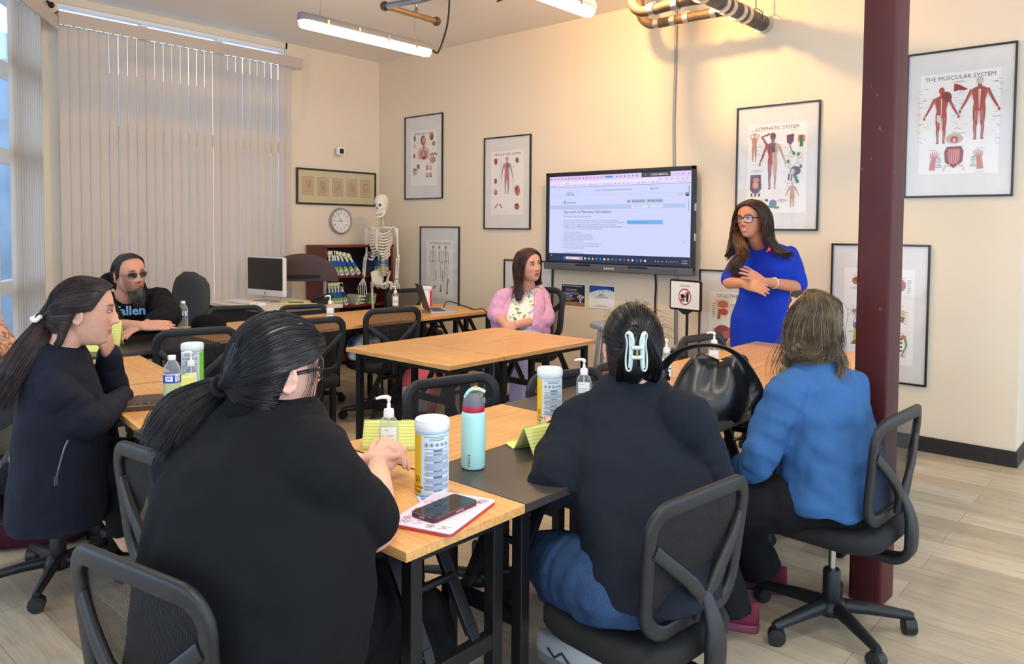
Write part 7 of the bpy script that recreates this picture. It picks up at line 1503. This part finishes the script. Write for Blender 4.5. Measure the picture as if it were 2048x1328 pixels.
m = MB(); torso(m, [(N1 + V3((0, 0, 0)), 60, .08, .07, .075), (N1 + V3((0, 0, -.04)), 60, .15, .10, .10), (N1 + V3((0, 0, -.15)), 60, .21, .14, .14), (V3((o_.x + .02, o_.y, .75)), 60, .22, .17, .16), (V3((o_.x, o_.y, .48)), 60, .22, .17, .18)]); limb(m, [N1 + V3((0, 0, -.06)), sh, sh.lerp(e1, .35)], [.08, .085, .08]); limb(m, [N1 + V3((0, 0, -.06)), sh2, sh2.lerp(e2, .5)], [.08, .085, .08]); cloth(R_, 't_shirt', m, .009, fabric('grey_marl', (176, 170, 166), .9), 3, .016)
m = MB(); f1, r1 = yawv(60)
for sd in (-1, 1): hp = V3((o_.x, o_.y, .5)) + r1 * .1 * sd; kn = hp + f1 * .42; limb(m, [hp, kn], [.11, .085]); limb(m, [kn, kn + V3((0, 0, -.44))], [.08, .06])
cloth(R_, 'trousers', m, .011, fabric('dark_jeans', (30, 32, 40), .9), 2, .01)
m = MB(); m.sphere((0, -.022, .018), (.084, .092, .106), 24, 16, H1); m.build('hair', HM, R_, org=R_.location, smooth=180)
chair(o_.x, o_.y, 60, 'mesh-back chair under the person cut off by the left edge')
# ---------------------------------------------------------------- things on the tables
TOP = .7505
def wrap(a, r, a0):
    """bend a flat graphic round a tube of radius r, its middle turned to angle a0"""
    out = []
    for x, y, z in a.m.v:
        t = a0 + x / r; q = r - y; out.append((q * cos(t), q * sin(t), z))
    a.m.v = out
def split_long(a, step=.006):
    """cut wide flat shapes into narrow strips so that they bend smoothly"""
    m = a.m; b = bmesh.new(); vs = [b.verts.new(v) for v in m.v]; lay = b.loops.layers.float_color.new('c')
    for f, c in zip(m.f, m.c):
        try: fa = b.faces.new([vs[i] for i in f])
        except ValueError: continue
        for l in fa.loops: l[lay] = (*c[:3], 1)
    xs = [v[0] for v in m.v]; x = math.floor(min(xs) / step) * step
    while x < max(xs):
        bmesh.ops.bisect_plane(b, geom=b.verts[:] + b.edges[:] + b.faces[:], plane_co=(x, 0, 0), plane_no=(1, 0, 0)); x += step
    b.verts.index_update(); m.v = [tuple(v.co) for v in b.verts]; m.f = [tuple(v.index for v in f.verts) for f in b.faces]; m.c = [tuple(f.loops[0][lay])[:3] for f in b.faces]; b.free()
def face_to(p): return atan2(CAM.y - p[1], CAM.x - p[0])
PALEB = mat('pale_blue_plastic', (190, 214, 230), .35, 0, .5); LIDM = mat('frosted_lid', (222, 230, 234), .3, 0, .5)
def wipes(x, y, label, band, r=.047, h=.205, text=True, z=TOP, flip=1, body=None, lid=None):
    t = thing('wipes_tub', label, 'wipes tub', (x, y, z))
    m = MB(); m.lathe([(r * .93, 0), (r * .97, .004), (r * .97, h * .84), (r, h * .85), (r, h * .86)], 40); m.build('tub', body or PALEB, t)
    m = MB(); m.lathe([(r * 1.0, h * .86), (r * 1.02, h * .87), (r * 1.02, h * .955), (r * .99, h * .965), (r * .99, h * .985), (r * .93, h), (r * .80, h * 1.0), (r * .76, h * .985), (r * .5, h * .985), (r * .01, h * .985)], 40); m.build('lid', lid or LIDM, t)
    a = Art(); a0 = face_to((x, y)); W = 2 * r
    a.rect(0, h * .425, W * 1.45, h * .80, (196, 216, 232) if body is None else (240, 240, 242))
    a.rect(-W * .54 * flip, h * .425, W * .42, h * .78, band); a.rect(W * .20 * flip, h * .43, W * .98, h * .76, (206, 222, 236) if body is None else (246, 246, 248))
    if text:
        if flip > 0 and band[0] > 190 and band[2] < 100:
            cx = -W * .48
            a.ring(cx, h * .22, .0105, .0016, (30, 30, 24)); a.line([(cx - .007, h * .22 - .007), (cx + .007, h * .22 + .007)], .0016, (30, 30, 24)); a.line([(cx - .002, h * .22 + .007), (cx - .001, h * .22 - .001), (cx - .005, h * .22 - .007)], .003, (30, 30, 24)); a.line([(cx, h * .22 - .001), (cx + .005, h * .22 - .004)], .003, (30, 30, 24))
            a.text('Do Not', cx, h * .125, .0125, (30, 30, 24), 'CENTER', .02); a.text('Flush', cx, h * .065, .0125, (30, 30, 24), 'CENTER', .02)
        for k in range(3): a.small(W * .16 * flip, h * (.795 - k * .022), W * .8, .005, 1, (50, 64, 84) if k else (70, 84, 100), k + 2)
        for k in range(5):
            x_ = W * (-.16 + k * .155) * flip; a.ring(x_, h * .69, .006, .001, (40, 52, 70), 10); a.rect(x_, h * .69, .005, .005, (60, 74, 96))
        rr = random.Random(9); yy = h * .635
        while yy > h * .07:
            gap = rr.random() < .14; w_ = W * (.84 if not gap else .3); a.rect(W * .18 * flip, yy, w_ * rr.uniform(.86, 1), .0013 if not gap else .0022, (96, 112, 134) if not gap else (50, 64, 86)); yy -= h * .0145
    split_long(a); wrap(a, r * .985, a0); a.build(t, 'label'); return t
wipes(5.555, -4.235, 'pale blue wipes tub with a yellow stripe, nearest the viewer beside the mint bottle', (226, 190, 24))
wipes(5.315, -3.425, 'pale blue wipes tub with a yellow stripe, beyond the mint bottle', (226, 190, 24))
wipes(3.80, -4.06, 'pale wipes tub with a green stripe beside the water bottle at the left', (122, 200, 58), flip=-1)
wipes(2.215, -3.93, 'small wipes tub with yellow and teal label behind the ponytailed woman\'s hand', (206, 200, 60), .042, .12, True)
wipes(1.885, -.955, 'white wipes tub with a pink label behind the open laptop', (214, 54, 110), .052, .19, False, flip=-1, body=WHITE, lid=WHITE)
CLEARP = NT('clear_bottle_plastic'); _t = CLEARP
def clear_plastic(name, tint, mixv):
    t = NT(name); tr = t.n.new('ShaderNodeBsdfTransparent'); tr.inputs[0].default_value = (*lin(tint), 1); t.set(Base_Color=lin((236, 240, 242)), Roughness=.08); mx = t.n.new('ShaderNodeMixShader'); t.l.new(t.sheen_factor(mixv, .7, 2.), mx.inputs[0]); t.l.new(tr.outputs[0], mx.inputs[1]); t.l.new(t.b.outputs[0], mx.inputs[2]); t.l.new(mx.outputs[0], t.out.inputs[0]); return t.m
CLR = clear_plastic('clear_gel_plastic', (238, 244, 244), .12); CLRP = clear_plastic('pinkish_gel_plastic', (250, 232, 224), .14); WATER = clear_plastic('water_bottle_plastic', (232, 240, 244), .16)
def sanitizer(x, y, label, mat_, text=True, s=1., pump=200, z=TOP):
    t = thing('hand_sanitizer', label, 'hand sanitizer', (x, y, z)); t.scale = (s, s, s); a0 = face_to((x, y)); t.rotation_euler = (0, 0, a0 + pi / 2)
    def ov(z_, w, d, n=28): return [(w * (abs(cos(q)) ** .75) * (1 if cos(q) > 0 else -1), d * (abs(sin(q)) ** .85) * (1 if sin(q) > 0 else -1), z_) for q in [2 * pi * i / n for i in range(n)]]
    m = MB(); m.loft([ov(0, .024, .015), ov(.003, .028, .018), ov(.085, .028, .018), ov(.100, .025, .017), ov(.110, .017, .014), ov(.114, .012, .012), ov(.120, .012, .012)]); m.build('bottle', mat_, t, smooth=60)
    m = MB(); m.lathe([(.0145, .112), (.0148, .128), (.0135, .131), (.0135, .134), (.006, .135), (.0052, .137), (.0052, .150), (.0035, .151), (.0035, .158)], 20); P_ = [(0, 0, .158), (.0, 0, .165), (-.004, 0, .168), (-.02, 0, .168), (-.036, 0, .164)]; m.tube(P_, [.006, .0075, .006, .005, .0032], 10); m.tube([(0, 0, .0), (0, 0, .112)], .003, 8); m.build('pump', WHITE, t)
    a = Art(); a.rect(0, .048, .042, .078, (240, 243, 243)); a.rect(0, .043, .042, .007, (66, 158, 160))
    if text: a.text('Hand Sanitizer', -.018, .062, .0055, (40, 90, 100), 'LEFT', .01); a.text('WITH ALOE', -.018, .054, .0055, (40, 90, 100), 'LEFT', .01); a.small(-.006, .078, .022, .004, 1, (90, 96, 110)); a.small(-.004, .028, .02, .012, 3, (110, 118, 130)); a.small(0, .014, .03, .004, 1, (150, 158, 168))
    split_long(a); a.m.v = [(x_, -.0183 * (1 - .35 * (abs(x_) / .028) ** 3) + y_, z_) for x_, y_, z_ in a.m.v]; a.build(t, 'label'); return t
sanitizer(5.212, -4.105, 'clear pump sanitizer bottle on the yellow name tent, nearest the viewer', CLR, s=1.12)
sanitizer(5.235, -3.10, 'clear pump sanitizer bottle beside the far yellow wipes tub', CLR, s=1.1)
sanitizer(3.87, -4.10, 'clear pump sanitizer bottle in front of the green-striped wipes tub', CLR, s=1.05)
sanitizer(2.09, -2.14, 'clear pump sanitizer bottle on the far row, left of the empty chair', CLRP, s=1.12)
sanitizer(1.66, -1.13, 'clear pump sanitizer bottle on the far row, left of the laptop', CLRP, s=1.1)
sanitizer(5.19, -2.36, 'clear pump sanitizer bottle by the head of the woman with the hair claw', CLR, s=1.1)
sanitizer(5.235, -1.95, 'clear pump sanitizer bottle standing alone on the oak table before the presenter', CLRP, s=1.1)
def water(x, y, label):
    t = thing('water_bottle', label, 'water bottle', (x, y, TOP)); a0 = face_to((x, y)); pr = [(.022, 0), (.031, .004), (.0325, .014)]
    for k in range(9): z = .02 + k * .010; pr += [(.0325, z), (.0308, z + .005)]
    pr += [(.0325, .112), (.0325, .150), (.031, .158), (.0315, .163), (.029, .172), (.018, .192), (.0125, .199), (.0125, .206)]
    m = MB(); m.lathe(pr, 32); m.build('bottle', WATER, t, smooth=70)
    m = MB(); m.lathe([(.0148, .200), (.0150, .203), (.0150, .215), (.0140, .217), (.004, .217)], 24); m.build('cap', WHITE, t)
    a = Art(); a.rect(0, .131, .204, .036, (36, 84, 176)); a.rect(0, .146, .204, .004, (228, 236, 244)); a.rect(-.012, .130, .03, .020, (226, 234, 244)); a.rect(.022, .131, .022, .026, (214, 222, 232)); a.rect(-.045, .131, .02, .016, (96, 140, 206)); a.small(.022, .131, .018, .022, 6, (90, 96, 106)); a.text('W', -.012, .130, .016, (36, 84, 176), 'CENTER', .02)
    split_long(a); wrap(a, .0327, a0); a.build(t, 'label'); return t
water(4.13, -4.30, 'plastic water bottle with a blue label, next to the brown wallet'); water(2.02, -3.27, 'plastic water bottle with a blue label on the dark table near the black cap')
# mint insulated bottle
x, y = 5.487, -4.005; t = thing('insulated_bottle', 'mint insulated drinking bottle with a grey lid and red ring', 'water bottle', (x, y, TOP), face_to((x, y)) + pi / 2)
MINTB = mat('mint_powder_coat', (172, 226, 222), .5, bump=.05, bs=900)
m = MB(); m.lathe([(.030, 0), (.0345, .003), (.0365, .010), (.0365, .160), (.0355, .168), (.033, .173)], 40); m.build('flask', MINTB, t)
m = MB(); m.lathe([(.0335, .172), (.0340, .174), (.0340, .189), (.0335, .191)], 40); m.build('red_ring', mat('raspberry_plastic', (176, 36, 66), .4), t)
m = MB(); m.lathe([(.0332, .190), (.0330, .197), (.031, .209), (.026, .222), (.018, .229), (.004, .231)], 40); m.build('lid', mat('grey_lid', (100, 103, 108), .45), t)
m = MB(); m.tube([(.006, 0, .222), (.024, 0, .214)], [.016, .014], 12, flat=(1, .9)); m.tube([(-.006, 0, .236), (.012, 0, .240)], [.008, .010], 10); m.build('spout', mat('mustard_plastic', (206, 156, 62), .4), t)
m = MB(); m.tube(catmull([(-.026, 0, .214), (-.016, 0, .230), (-.002, 0, .239), (.016, 0, .238), (.034, 0, .230)], 5), [.0115] * 21, 10, flat=(1.3, .42), side=(0, 1, 0)); m.build('flip_lid', mat('mint_plastic', (160, 220, 214), .4), t, smooth=70); m = MB(); m.box((.0315, 0, .204), (.008, .016, .014)); m.build('release_button', mat('teal_button', (90, 136, 170), .4), t, smooth=0, bevel=.002)
a = Art(); a.text('owala', 0, 0, .0165, (150, 40, 66), 'CENTER', .008); a.m.v = [(-z_ - .014, y_, x_ + .03) for x_, y_, z_ in a.m.v]; wrap(a, .0368, -pi / 2); a.build(t, 'logo')
# tablet, phone, badge
RZT = radians(107.6); t = thing('tablet', 'tablet in a pale lilac folio case with red edges at the table end', 'tablet', (5.70, -4.325, TOP), RZT)
m = MB(); m.prism(rrect(.248, .172, .012, 4), 0, .007); m.build('case', mat('coral_case_edge', (190, 60, 70), .45), t, smooth=0, bevel=.001)
m = MB(); m.prism(rrect(.248, .172, .012, 4), .0072, .0105); m.build('cover', mat('lilac_cover', (226, 206, 222), .6), t, smooth=0, bevel=.001)
a = MB(); FL = lin((84, 76, 90))
def flower(x, y, s):
    for k in range(5): q = 2 * pi * k / 5; a.tube([(x + s * .3 * cos(q), y + s * .3 * sin(q), .0108)] + [(x + s * (.6 + .38 * cos(u)) * cos(q) - s * .3 * sin(u) * sin(q), y + s * (.6 + .38 * cos(u)) * sin(q) + s * .3 * sin(u) * cos(q), .0108) for u in [pi + 2 * pi * i / 10 for i in range(11)]], .0004, 4, col=FL)
for p in ((-.10, .05, .016), (-.08, .06, .010), (-.105, -.02, .012), (.10, -.06, .014), (.085, -.05, .010), (-.02, .066, .008)): flower(*p)
for x0, y0, dx, dy in ((-.11, .03, .03, -.03), (-.05, .06, .05, .0), (.06, -.06, .03, .01), (-.11, -.04, .02, -.03), (.02, .062, .03, .008)): a.tube(catmull([(x0, y0, .0108), (x0 + dx * .4, y0 + dy + .008, .0108), (x0 + dx * .7, y0 - .006, .0108), (x0 + dx, y0 + dy, .0108)], 5), .0004, 4, col=FL)
for x0 in (-.04, .04): a.box((x0, 0, .0106), (.0012, .168, .0003), None, lin((206, 186, 206)))
a.build('cover_drawing', PRINT, t, smooth=0, cols=True)
t = thing('smartphone', 'smartphone in a dark clear case lying on the lilac tablet', 'phone', (5.702, -4.325, TOP + .0115), RZT + radians(-13))
m = MB(); m.prism(rrect(.165, .083, .012, 5), 0, .012); m.build('case', mat('maroon_phone_case', (70, 34, 40), .3), t, smooth=0, bevel=.002); m = MB(); m.prism(rrect(.156, .075, .010, 5), .012, .0127); m.build('screen', mat('phone_glass', (24, 26, 30), .06, 0, .8), t, smooth=0)
for c_, d_ in (((-.0828, 0, .006), (.001, .016, .005)), ((.01, -.0418, .006), (.03, .001, .004))): m = MB(); m.box(c_, d_); m.build('button', mat('pink_buttons', (176, 110, 140), .4), t, smooth=0)
t = thing('id_card', 'light blue plastic identity card half under the tablet', 'card', (5.597, -4.265, TOP + .0005), radians(60)); m = MB(); m.prism(rrect(.086, .054, .004, 3), 0, .001); m.build('card', mat('pale_card', (190, 212, 232), .4), t, smooth=0); a = MB()
a.box((0, .019, .0012), (.07, .008, .0002), None, lin((70, 120, 190))); a.box((-.025, -.006, .0012), (.02, .026, .0002), None, lin((120, 130, 150)))
for k in range(4): a.box((.012, .004 - k * .007, .0012), (.036, .002, .0002), None, lin((80, 96, 130)))
a.build('card_print', PRINT, t, smooth=0, cols=True)
# yellow legal-paper name tents
YP = mat('yellow_legal_paper', (236, 226, 130), .7)
def ruled():
    t = NT('ruled_yellow_paper'); v = t.coord(); sx = t.n.new('ShaderNodeSeparateXYZ'); t.l.new(v, sx.inputs[0]); m_ = t.n.new('ShaderNodeMath'); m_.operation = 'MULTIPLY'; m_.inputs[1].default_value = 1 / .0095; t.l.new(sx.outputs['Z'], m_.inputs[0]); f = t.n.new('ShaderNodeMath'); f.operation = 'FRACT'; t.l.new(m_.outputs[0], f.inputs[0])
    c = t.ramp(f.outputs[0], [(.0, lin((150, 168, 110))), (.10, lin((150, 168, 110))), (.14, lin((224, 226, 128))), (1, lin((224, 226, 128)))]); t.set(Base_Color=c, Roughness=.75); return t.m
RUL = ruled()
def tent(x, y, rz, label, L=.28, h=.085, b=.055, skew=0., tail=0):
    t = thing('name_tent', label, 'name tent', (x, y, TOP), rz); m = MB()
    def pt(u, s, k): return (L * (u - .5) + skew * s * k, s * b * k + .004 * sin(u * 7) * k, h * (1 - k) + .003 * sin(u * 9 + s) * (1 - k))
    for s in (-1, 1): m.grid(lambda u, v: pt(u, s, v), 10, 6)
    if tail: m.grid(lambda u, v: (L * (u * .4 - .5), b + tail * v, .001 + .010 * v * v), 5, 4)
    m.build('folded_sheet', RUL, t, smooth=60, solid=.0006); return t
tent(5.135, -4.025, radians(43), 'yellow ruled-paper name tent behind the nearest sanitizer bottle', .19, .085, .045)
tent(5.545, -3.665, radians(74), 'yellow ruled-paper name tent by the elbow of the woman in the navy sweatshirt', .27, .085, .06, tail=.06)
tent(2.275, -3.80, radians(52), 'yellow ruled-paper name tent before the bearded man', .07, .15, .04)
tent(3.95, -4.19, radians(60), 'yellow ruled-paper name tent between the water bottle and the green-striped tub', .12, .10, .035)
tent(2.40, -3.98, radians(70), 'yellow ruled-paper name tent beside the small wipes tub', .10, .06, .03)
# brown long wallet
def mono():
    t = NT('monogram_canvas'); v = t.coord(scale=(38, 38, 38)); vo = t.n.new('ShaderNodeTexVoronoi'); vo.inputs['Scale'].default_value = 1; vo.inputs['Randomness'].default_value = .15; t.l.new(v, vo.inputs['Vector']); r1 = t.ramp(vo.outputs['Distance'], [(.16, lin((142, 112, 78))), (.20, lin((72, 52, 42))), (.28, lin((72, 52, 42))), (.31, lin((118, 92, 64))), (.36, lin((72, 52, 42)))]); t.set(Base_Color=r1, Roughness=.5); return t.m
t = thing('long_wallet', 'brown patterned long zip wallet on the oak table edge', 'wallet', (3.985, -4.385, TOP), radians(64))
m = MB(); m.loft([[(x, y, z) for x, y in rrect(.215 * k, .115 * k, .02, 4)] for z, k in ((0, .97), (.006, 1.), (.034, 1.), (.040, .97))]); m.build('body', mono(), t, smooth=50); m = MB(); m.tube([(-.108, -.057, .02), (.108, -.057, .02)], .0014, 6); m.sphere((-.108, -.05, .02), .008, 8, 6); m.build('zip', mat('brass_zip', (176, 142, 80), .3, .9), t); m = MB(); m.lathe([(.006, .0405), (.005, .043), (.002, .044)], 12, Matrix.Translation((.02, .02, 0))); m.build('snap_button', mat('brass_zip', (176, 142, 80), .3, .9), t)
m = MB(); m.prism(rrect(.15, .075, .01, 4), 0, .009); o = m.build('phone_case', mat('dark_rose_case', (96, 52, 60), .4), smooth=0, bevel=.002); o.location = (3.90, -4.26, TOP); o.rotation_euler = (0, 0, radians(66)); tag(o, 'phone in a dark rose case lying behind the brown wallet', 'phone')
# black handbag
BAGM = mat('black_soft_leather', (20, 20, 22), .32, 0, .6, bump=.12, bs=14, bd=.02); t = thing('handbag', 'slouchy black leather handbag with a looped strap on the dark table', 'handbag', (5.70, -2.92, TOP), radians(38)); t.scale = (1.12, 1.12, 1.12)
m = MB(); n_ = 40; rg = []
for z, w, d, fold, sh in ((-.03, .095, .055, .0, .0), (-.01, .125, .07, .0, .0), (.04, .145, .085, .04, .0), (.09, .135, .075, .10, .01), (.135, .118, .052, .22, .02), (.17, .10, .034, .34, .03), (.195, .085, .020, .40, .035), (.20, .06, .008, .4, .035)):
    rg.append([((w * cos(q)) * (1 + fold * .3 * sin(5 * q + z * 9)) + sh, d * sin(q) * (1 + fold * sin(6 * q + 1 + z * 10)), z + .022 * cos(2 * q + .6) * (z > .12) - .03 * exp(-((q - 1.6) / .5) ** 2) * (z > .14)) for q in [2 * pi * i / n_ for i in range(n_)]])
m.loft(rg); m.build('body', BAGM, t, smooth=80, subsurf=1)
m = MB(); m.tube(catmull([(-.155, .0, .12), (-.15, .01, .17), (-.09, -.02, .232), (0, -.045, .252), (.08, -.065, .225), (.135, -.085, .14), (.14, -.10, .05), (.115, -.11, -.03), (.06, -.115, -.055)], 6), .013, 10, flat=(1.9, .4), up=(0, .4, 1)); m.build('strap', BAGM, t, smooth=70)
m = MB(); m.box((0, 0, .006), (.10, .14, .012)); m.box((.003, .004, .0125), (.092, .13, .003)); o = m.build('booklet', mat('blue_booklet', (40, 56, 120), .5), smooth=0); o.location = (5.735, -2.66, TOP); o.rotation_euler = (0, 0, .3); tag(o, 'small blue booklet lying beside the black handbag', 'booklet')
# black cap and laptop
t = thing('cap', 'black knitted cap lying on the far row beside the dark tables', 'hat', (1.90, -3.03, TOP), radians(60)); m = MB(); m.loft([[(x * k, y * k + .0, z) for x, y in [(.115 * cos(q), .10 * sin(q)) for q in [2 * pi * i / 28 for i in range(28)]]] for z, k in ((0, .98), (.02, 1.04), (.05, 1.0), (.08, .8), (.095, .5), (.10, .15))]); CAPM = fabric('black_knit_cap', (18, 18, 20), .95); m.build('crown', CAPM, t, smooth=80); m = MB(); m.grid(lambda u, v: ((u - .5) * .18 * (1 - .3 * v), -.09 - .09 * v + .06 * (u - .5) ** 2 * 4 * v, .012 + .018 * sin(pi * u)), 8, 4); m.build('brim', CAPM, t, solid=.006)
hl_, hr_ = V3((2.335, -1.30, TOP)), V3((1.99, -1.13, TOP)); t = thing('laptop', 'open silver laptop with a dark screen at the end of the far row', 'laptop', (2.16, -1.19, TOP), radians(-32) + pi)
m = MB(); m.prism(rrect(.35, .24, .012, 4), 0, .014, Matrix.Translation((0, -.12, 0))); b_ = m.build('base', mat('laptop_silver', (196, 198, 200), .35, .6), t, smooth=0, bevel=.002); m = MB()
for i in range(13):
    for j in range(5): m.box((-.138 + i * .023, -.04 - j * .021, .0148), (.019, .017, .0016))
m.build('keys', mat('laptop_keys', (70, 72, 78), .5), t, smooth=0); m = MB(); m.box((0, -.19, .0142), (.10, .065, .0008)); m.build('touchpad', mat('touchpad_grey', (176, 178, 182), .4), t, smooth=0)
Ml = Matrix.Translation((0, .005, .012)) @ Matrix.Rotation(radians(72), 4, 'X'); m = MB(); m.prism(rrect(.35, .235, .010, 4), -.004, .004, Ml @ Matrix.Translation((0, .118, 0))); m.build('screen_lid', mat('laptop_bezel', (40, 42, 46), .4), t, smooth=0, bevel=.001); m = MB(); m.box((0, .122, .0045), (.335, .205, .001), Ml); m.build('screen', mat('laptop_screen', (84, 92, 104), .25), t, smooth=0)
loose('laptop_cable', [(2.09, -.93, TOP + .008), (2.03, -.84, TOP + .05), (2.03, -.75, TOP + .04), (2.10, -.69, TOP + .008), (2.2, -.73, TOP + .006), (2.36, -.82, TOP + .006), (2.53, -.84, TOP), (2.545, -.84, .5), (2.56, -.86, .1)], .005, BLACK, 'black cable running from the laptop over the table end', 'cable', 6)
# ---------------------------------------------------------------- bags on the floor
def soft_bag(name, label, loc, rz, size, material, strap_mat, cat='bag'):
    t = thing(name, label, cat, loc, rz); w, d, h = size; m = MB()
    m.loft([[(x * k + .02 * sin(z * 22 + y * 30) * w, y * k * kd, z) for x, y in rrect(w, d, min(w, d) * .4, 6)] for z, k, kd in ((0, .86, .9), (.02, .98, 1.), (h * .3, 1.03, 1.06), (h * .6, .99, 1.), (h * .85, .88, .8), (h * .97, .66, .5), (h, .4, .3))]); m.build('body', material, t, smooth=80, subsurf=1); return t
PINK = fabric('coral_pink_canvas', (216, 108, 122), .8); t = soft_bag('backpack', 'coral pink backpack on the floor behind the middle tables', (2.50, -1.62, 0), radians(40), (.34, .2, .46), PINK, BLACK); m = MB(); m.loft([[(x, y - .10, z) for x, y in rrect(.26 * k, .08 * k, .03, 4)] for z, k in ((.04, .9), (.06, 1), (.2, 1.), (.23, .8))]); m.build('front_pocket', fabric('grey_canvas', (170, 170, 172), .8), t, smooth=70)
for sd in (-1, 1): m = MB(); m.tube(catmull([(sd * .09, .10, .40), (sd * .11, .17, .30), (sd * .10, .12, .06)], 6), .018, 8, flat=(1.3, .4)); m.build('strap', BLACK, t, smooth=70)
BKB = fabric('black_nylon', (20, 20, 22), .6); bp = Zp(935, 1380, 0); t = soft_bag('backpack', 'black backpack on the floor under the nearest oak table', (5.36, -4.17, 0), radians(30), (.32, .22, .42), BKB, BLACK); m = MB(); m.tube(catmull([(-.05, 0, .40), (-.04, 0, .46), (.04, 0, .46), (.05, 0, .40)], 5), .01, 8); m.build('handle', BKB, t, smooth=70)
m = MB(); m.tube(catmull([(.12, -.10, .36), (.26, -.16, .22), (.28, -.14, .04), (.12, -.10, .05)], 6), .014, 8, flat=(1.4, .4)); m.build('strap', BKB, t, smooth=70)
TOT = fabric('burgundy_canvas', (72, 28, 44), .8); t = soft_bag('tote_bag', 'burgundy canvas tote on the floor beneath the ponytailed woman\'s chair', (3.10, -4.46, 0), radians(60), (.46, .26, .40), TOT, TOT); m = MB(); m.tube(catmull([(-.14, -.10, .34), (-.22, -.2, .30), (-.28, -.26, .10), (-.34, -.24, .015), (-.2, -.28, .02)], 6), .016, 8, flat=(1.5, .4)); m.build('strap', TOT, t, smooth=70)
def cloud_print():
    t = NT('blue_white_bag_print'); n = t.noise(t.coord(), 9, 3); t.set(Base_Color=t.ramp(n, [(.40, lin((226, 230, 236))), (.52, lin((120, 140, 176))), (.62, lin((52, 66, 106)))]), Roughness=.6); return t.m
sp_ = D(702, 676, 5.62); t = soft_bag('tote_bag', 'white shopping bag with dark blue print on the seat of the middle empty chair', (2.36, -2.02, .455), radians(70), (.26, .14, .20), cloud_print(), WHITE)
# ---------------------------------------------------------------- light
def area(name, loc, target, sx, sy, power, rgb):
    l = bpy.data.lights.new(name, 'AREA'); l.shape = 'RECTANGLE'; l.size = sx; l.size_y = sy; l.energy = power; l.color = lin(rgb)
    o = bpy.data.objects.new(name, l); COL.objects.link(o); o.location = loc
    o.rotation_euler = (V3(target) - V3(loc)).to_track_quat('-Z', 'Y').to_euler(); return o
w = bpy.data.worlds.new('sky'); S.world = w; w.use_nodes = True
bg = w.node_tree.nodes['Background']; bg.inputs[0].default_value = (*lin((205, 228, 255)), 1); bg.inputs[1].default_value = 3.0
S.view_settings.view_transform = 'Standard'; S.view_settings.look = 'None'; S.view_settings.exposure = 0.0; S.view_settings.gamma = 1
S.view_settings.use_curve_mapping = False
l = bpy.data.lights.new('spot_bulb', 'POINT'); l.energy = 110; l.color = lin((255, 196, 122)); l.shadow_soft_size = .045
o = bpy.data.objects.new('spot_bulb', l); COL.objects.link(o); o.location = (4.10, -1.28, H - .09)
for x, y, lb in ((6.3, -4.6, 'unseen added strip light over the nearest oak table'), (7.3, -3.0, 'unseen added strip light over the open floor right of the red column'), (4.0, -4.0, 'unseen added strip light over the ponytailed women'), (8.2, -5.2, 'unseen added strip light behind the viewer')):
    strip_lamp(x, y, 2.955, 1.26, lb); area('added_strip_fill', (x, y, 2.90), (x, y, 0), .10, 1.2, 17, (255, 246, 232))  # unseen strip lamps added with area lights below them to brighten the foreground
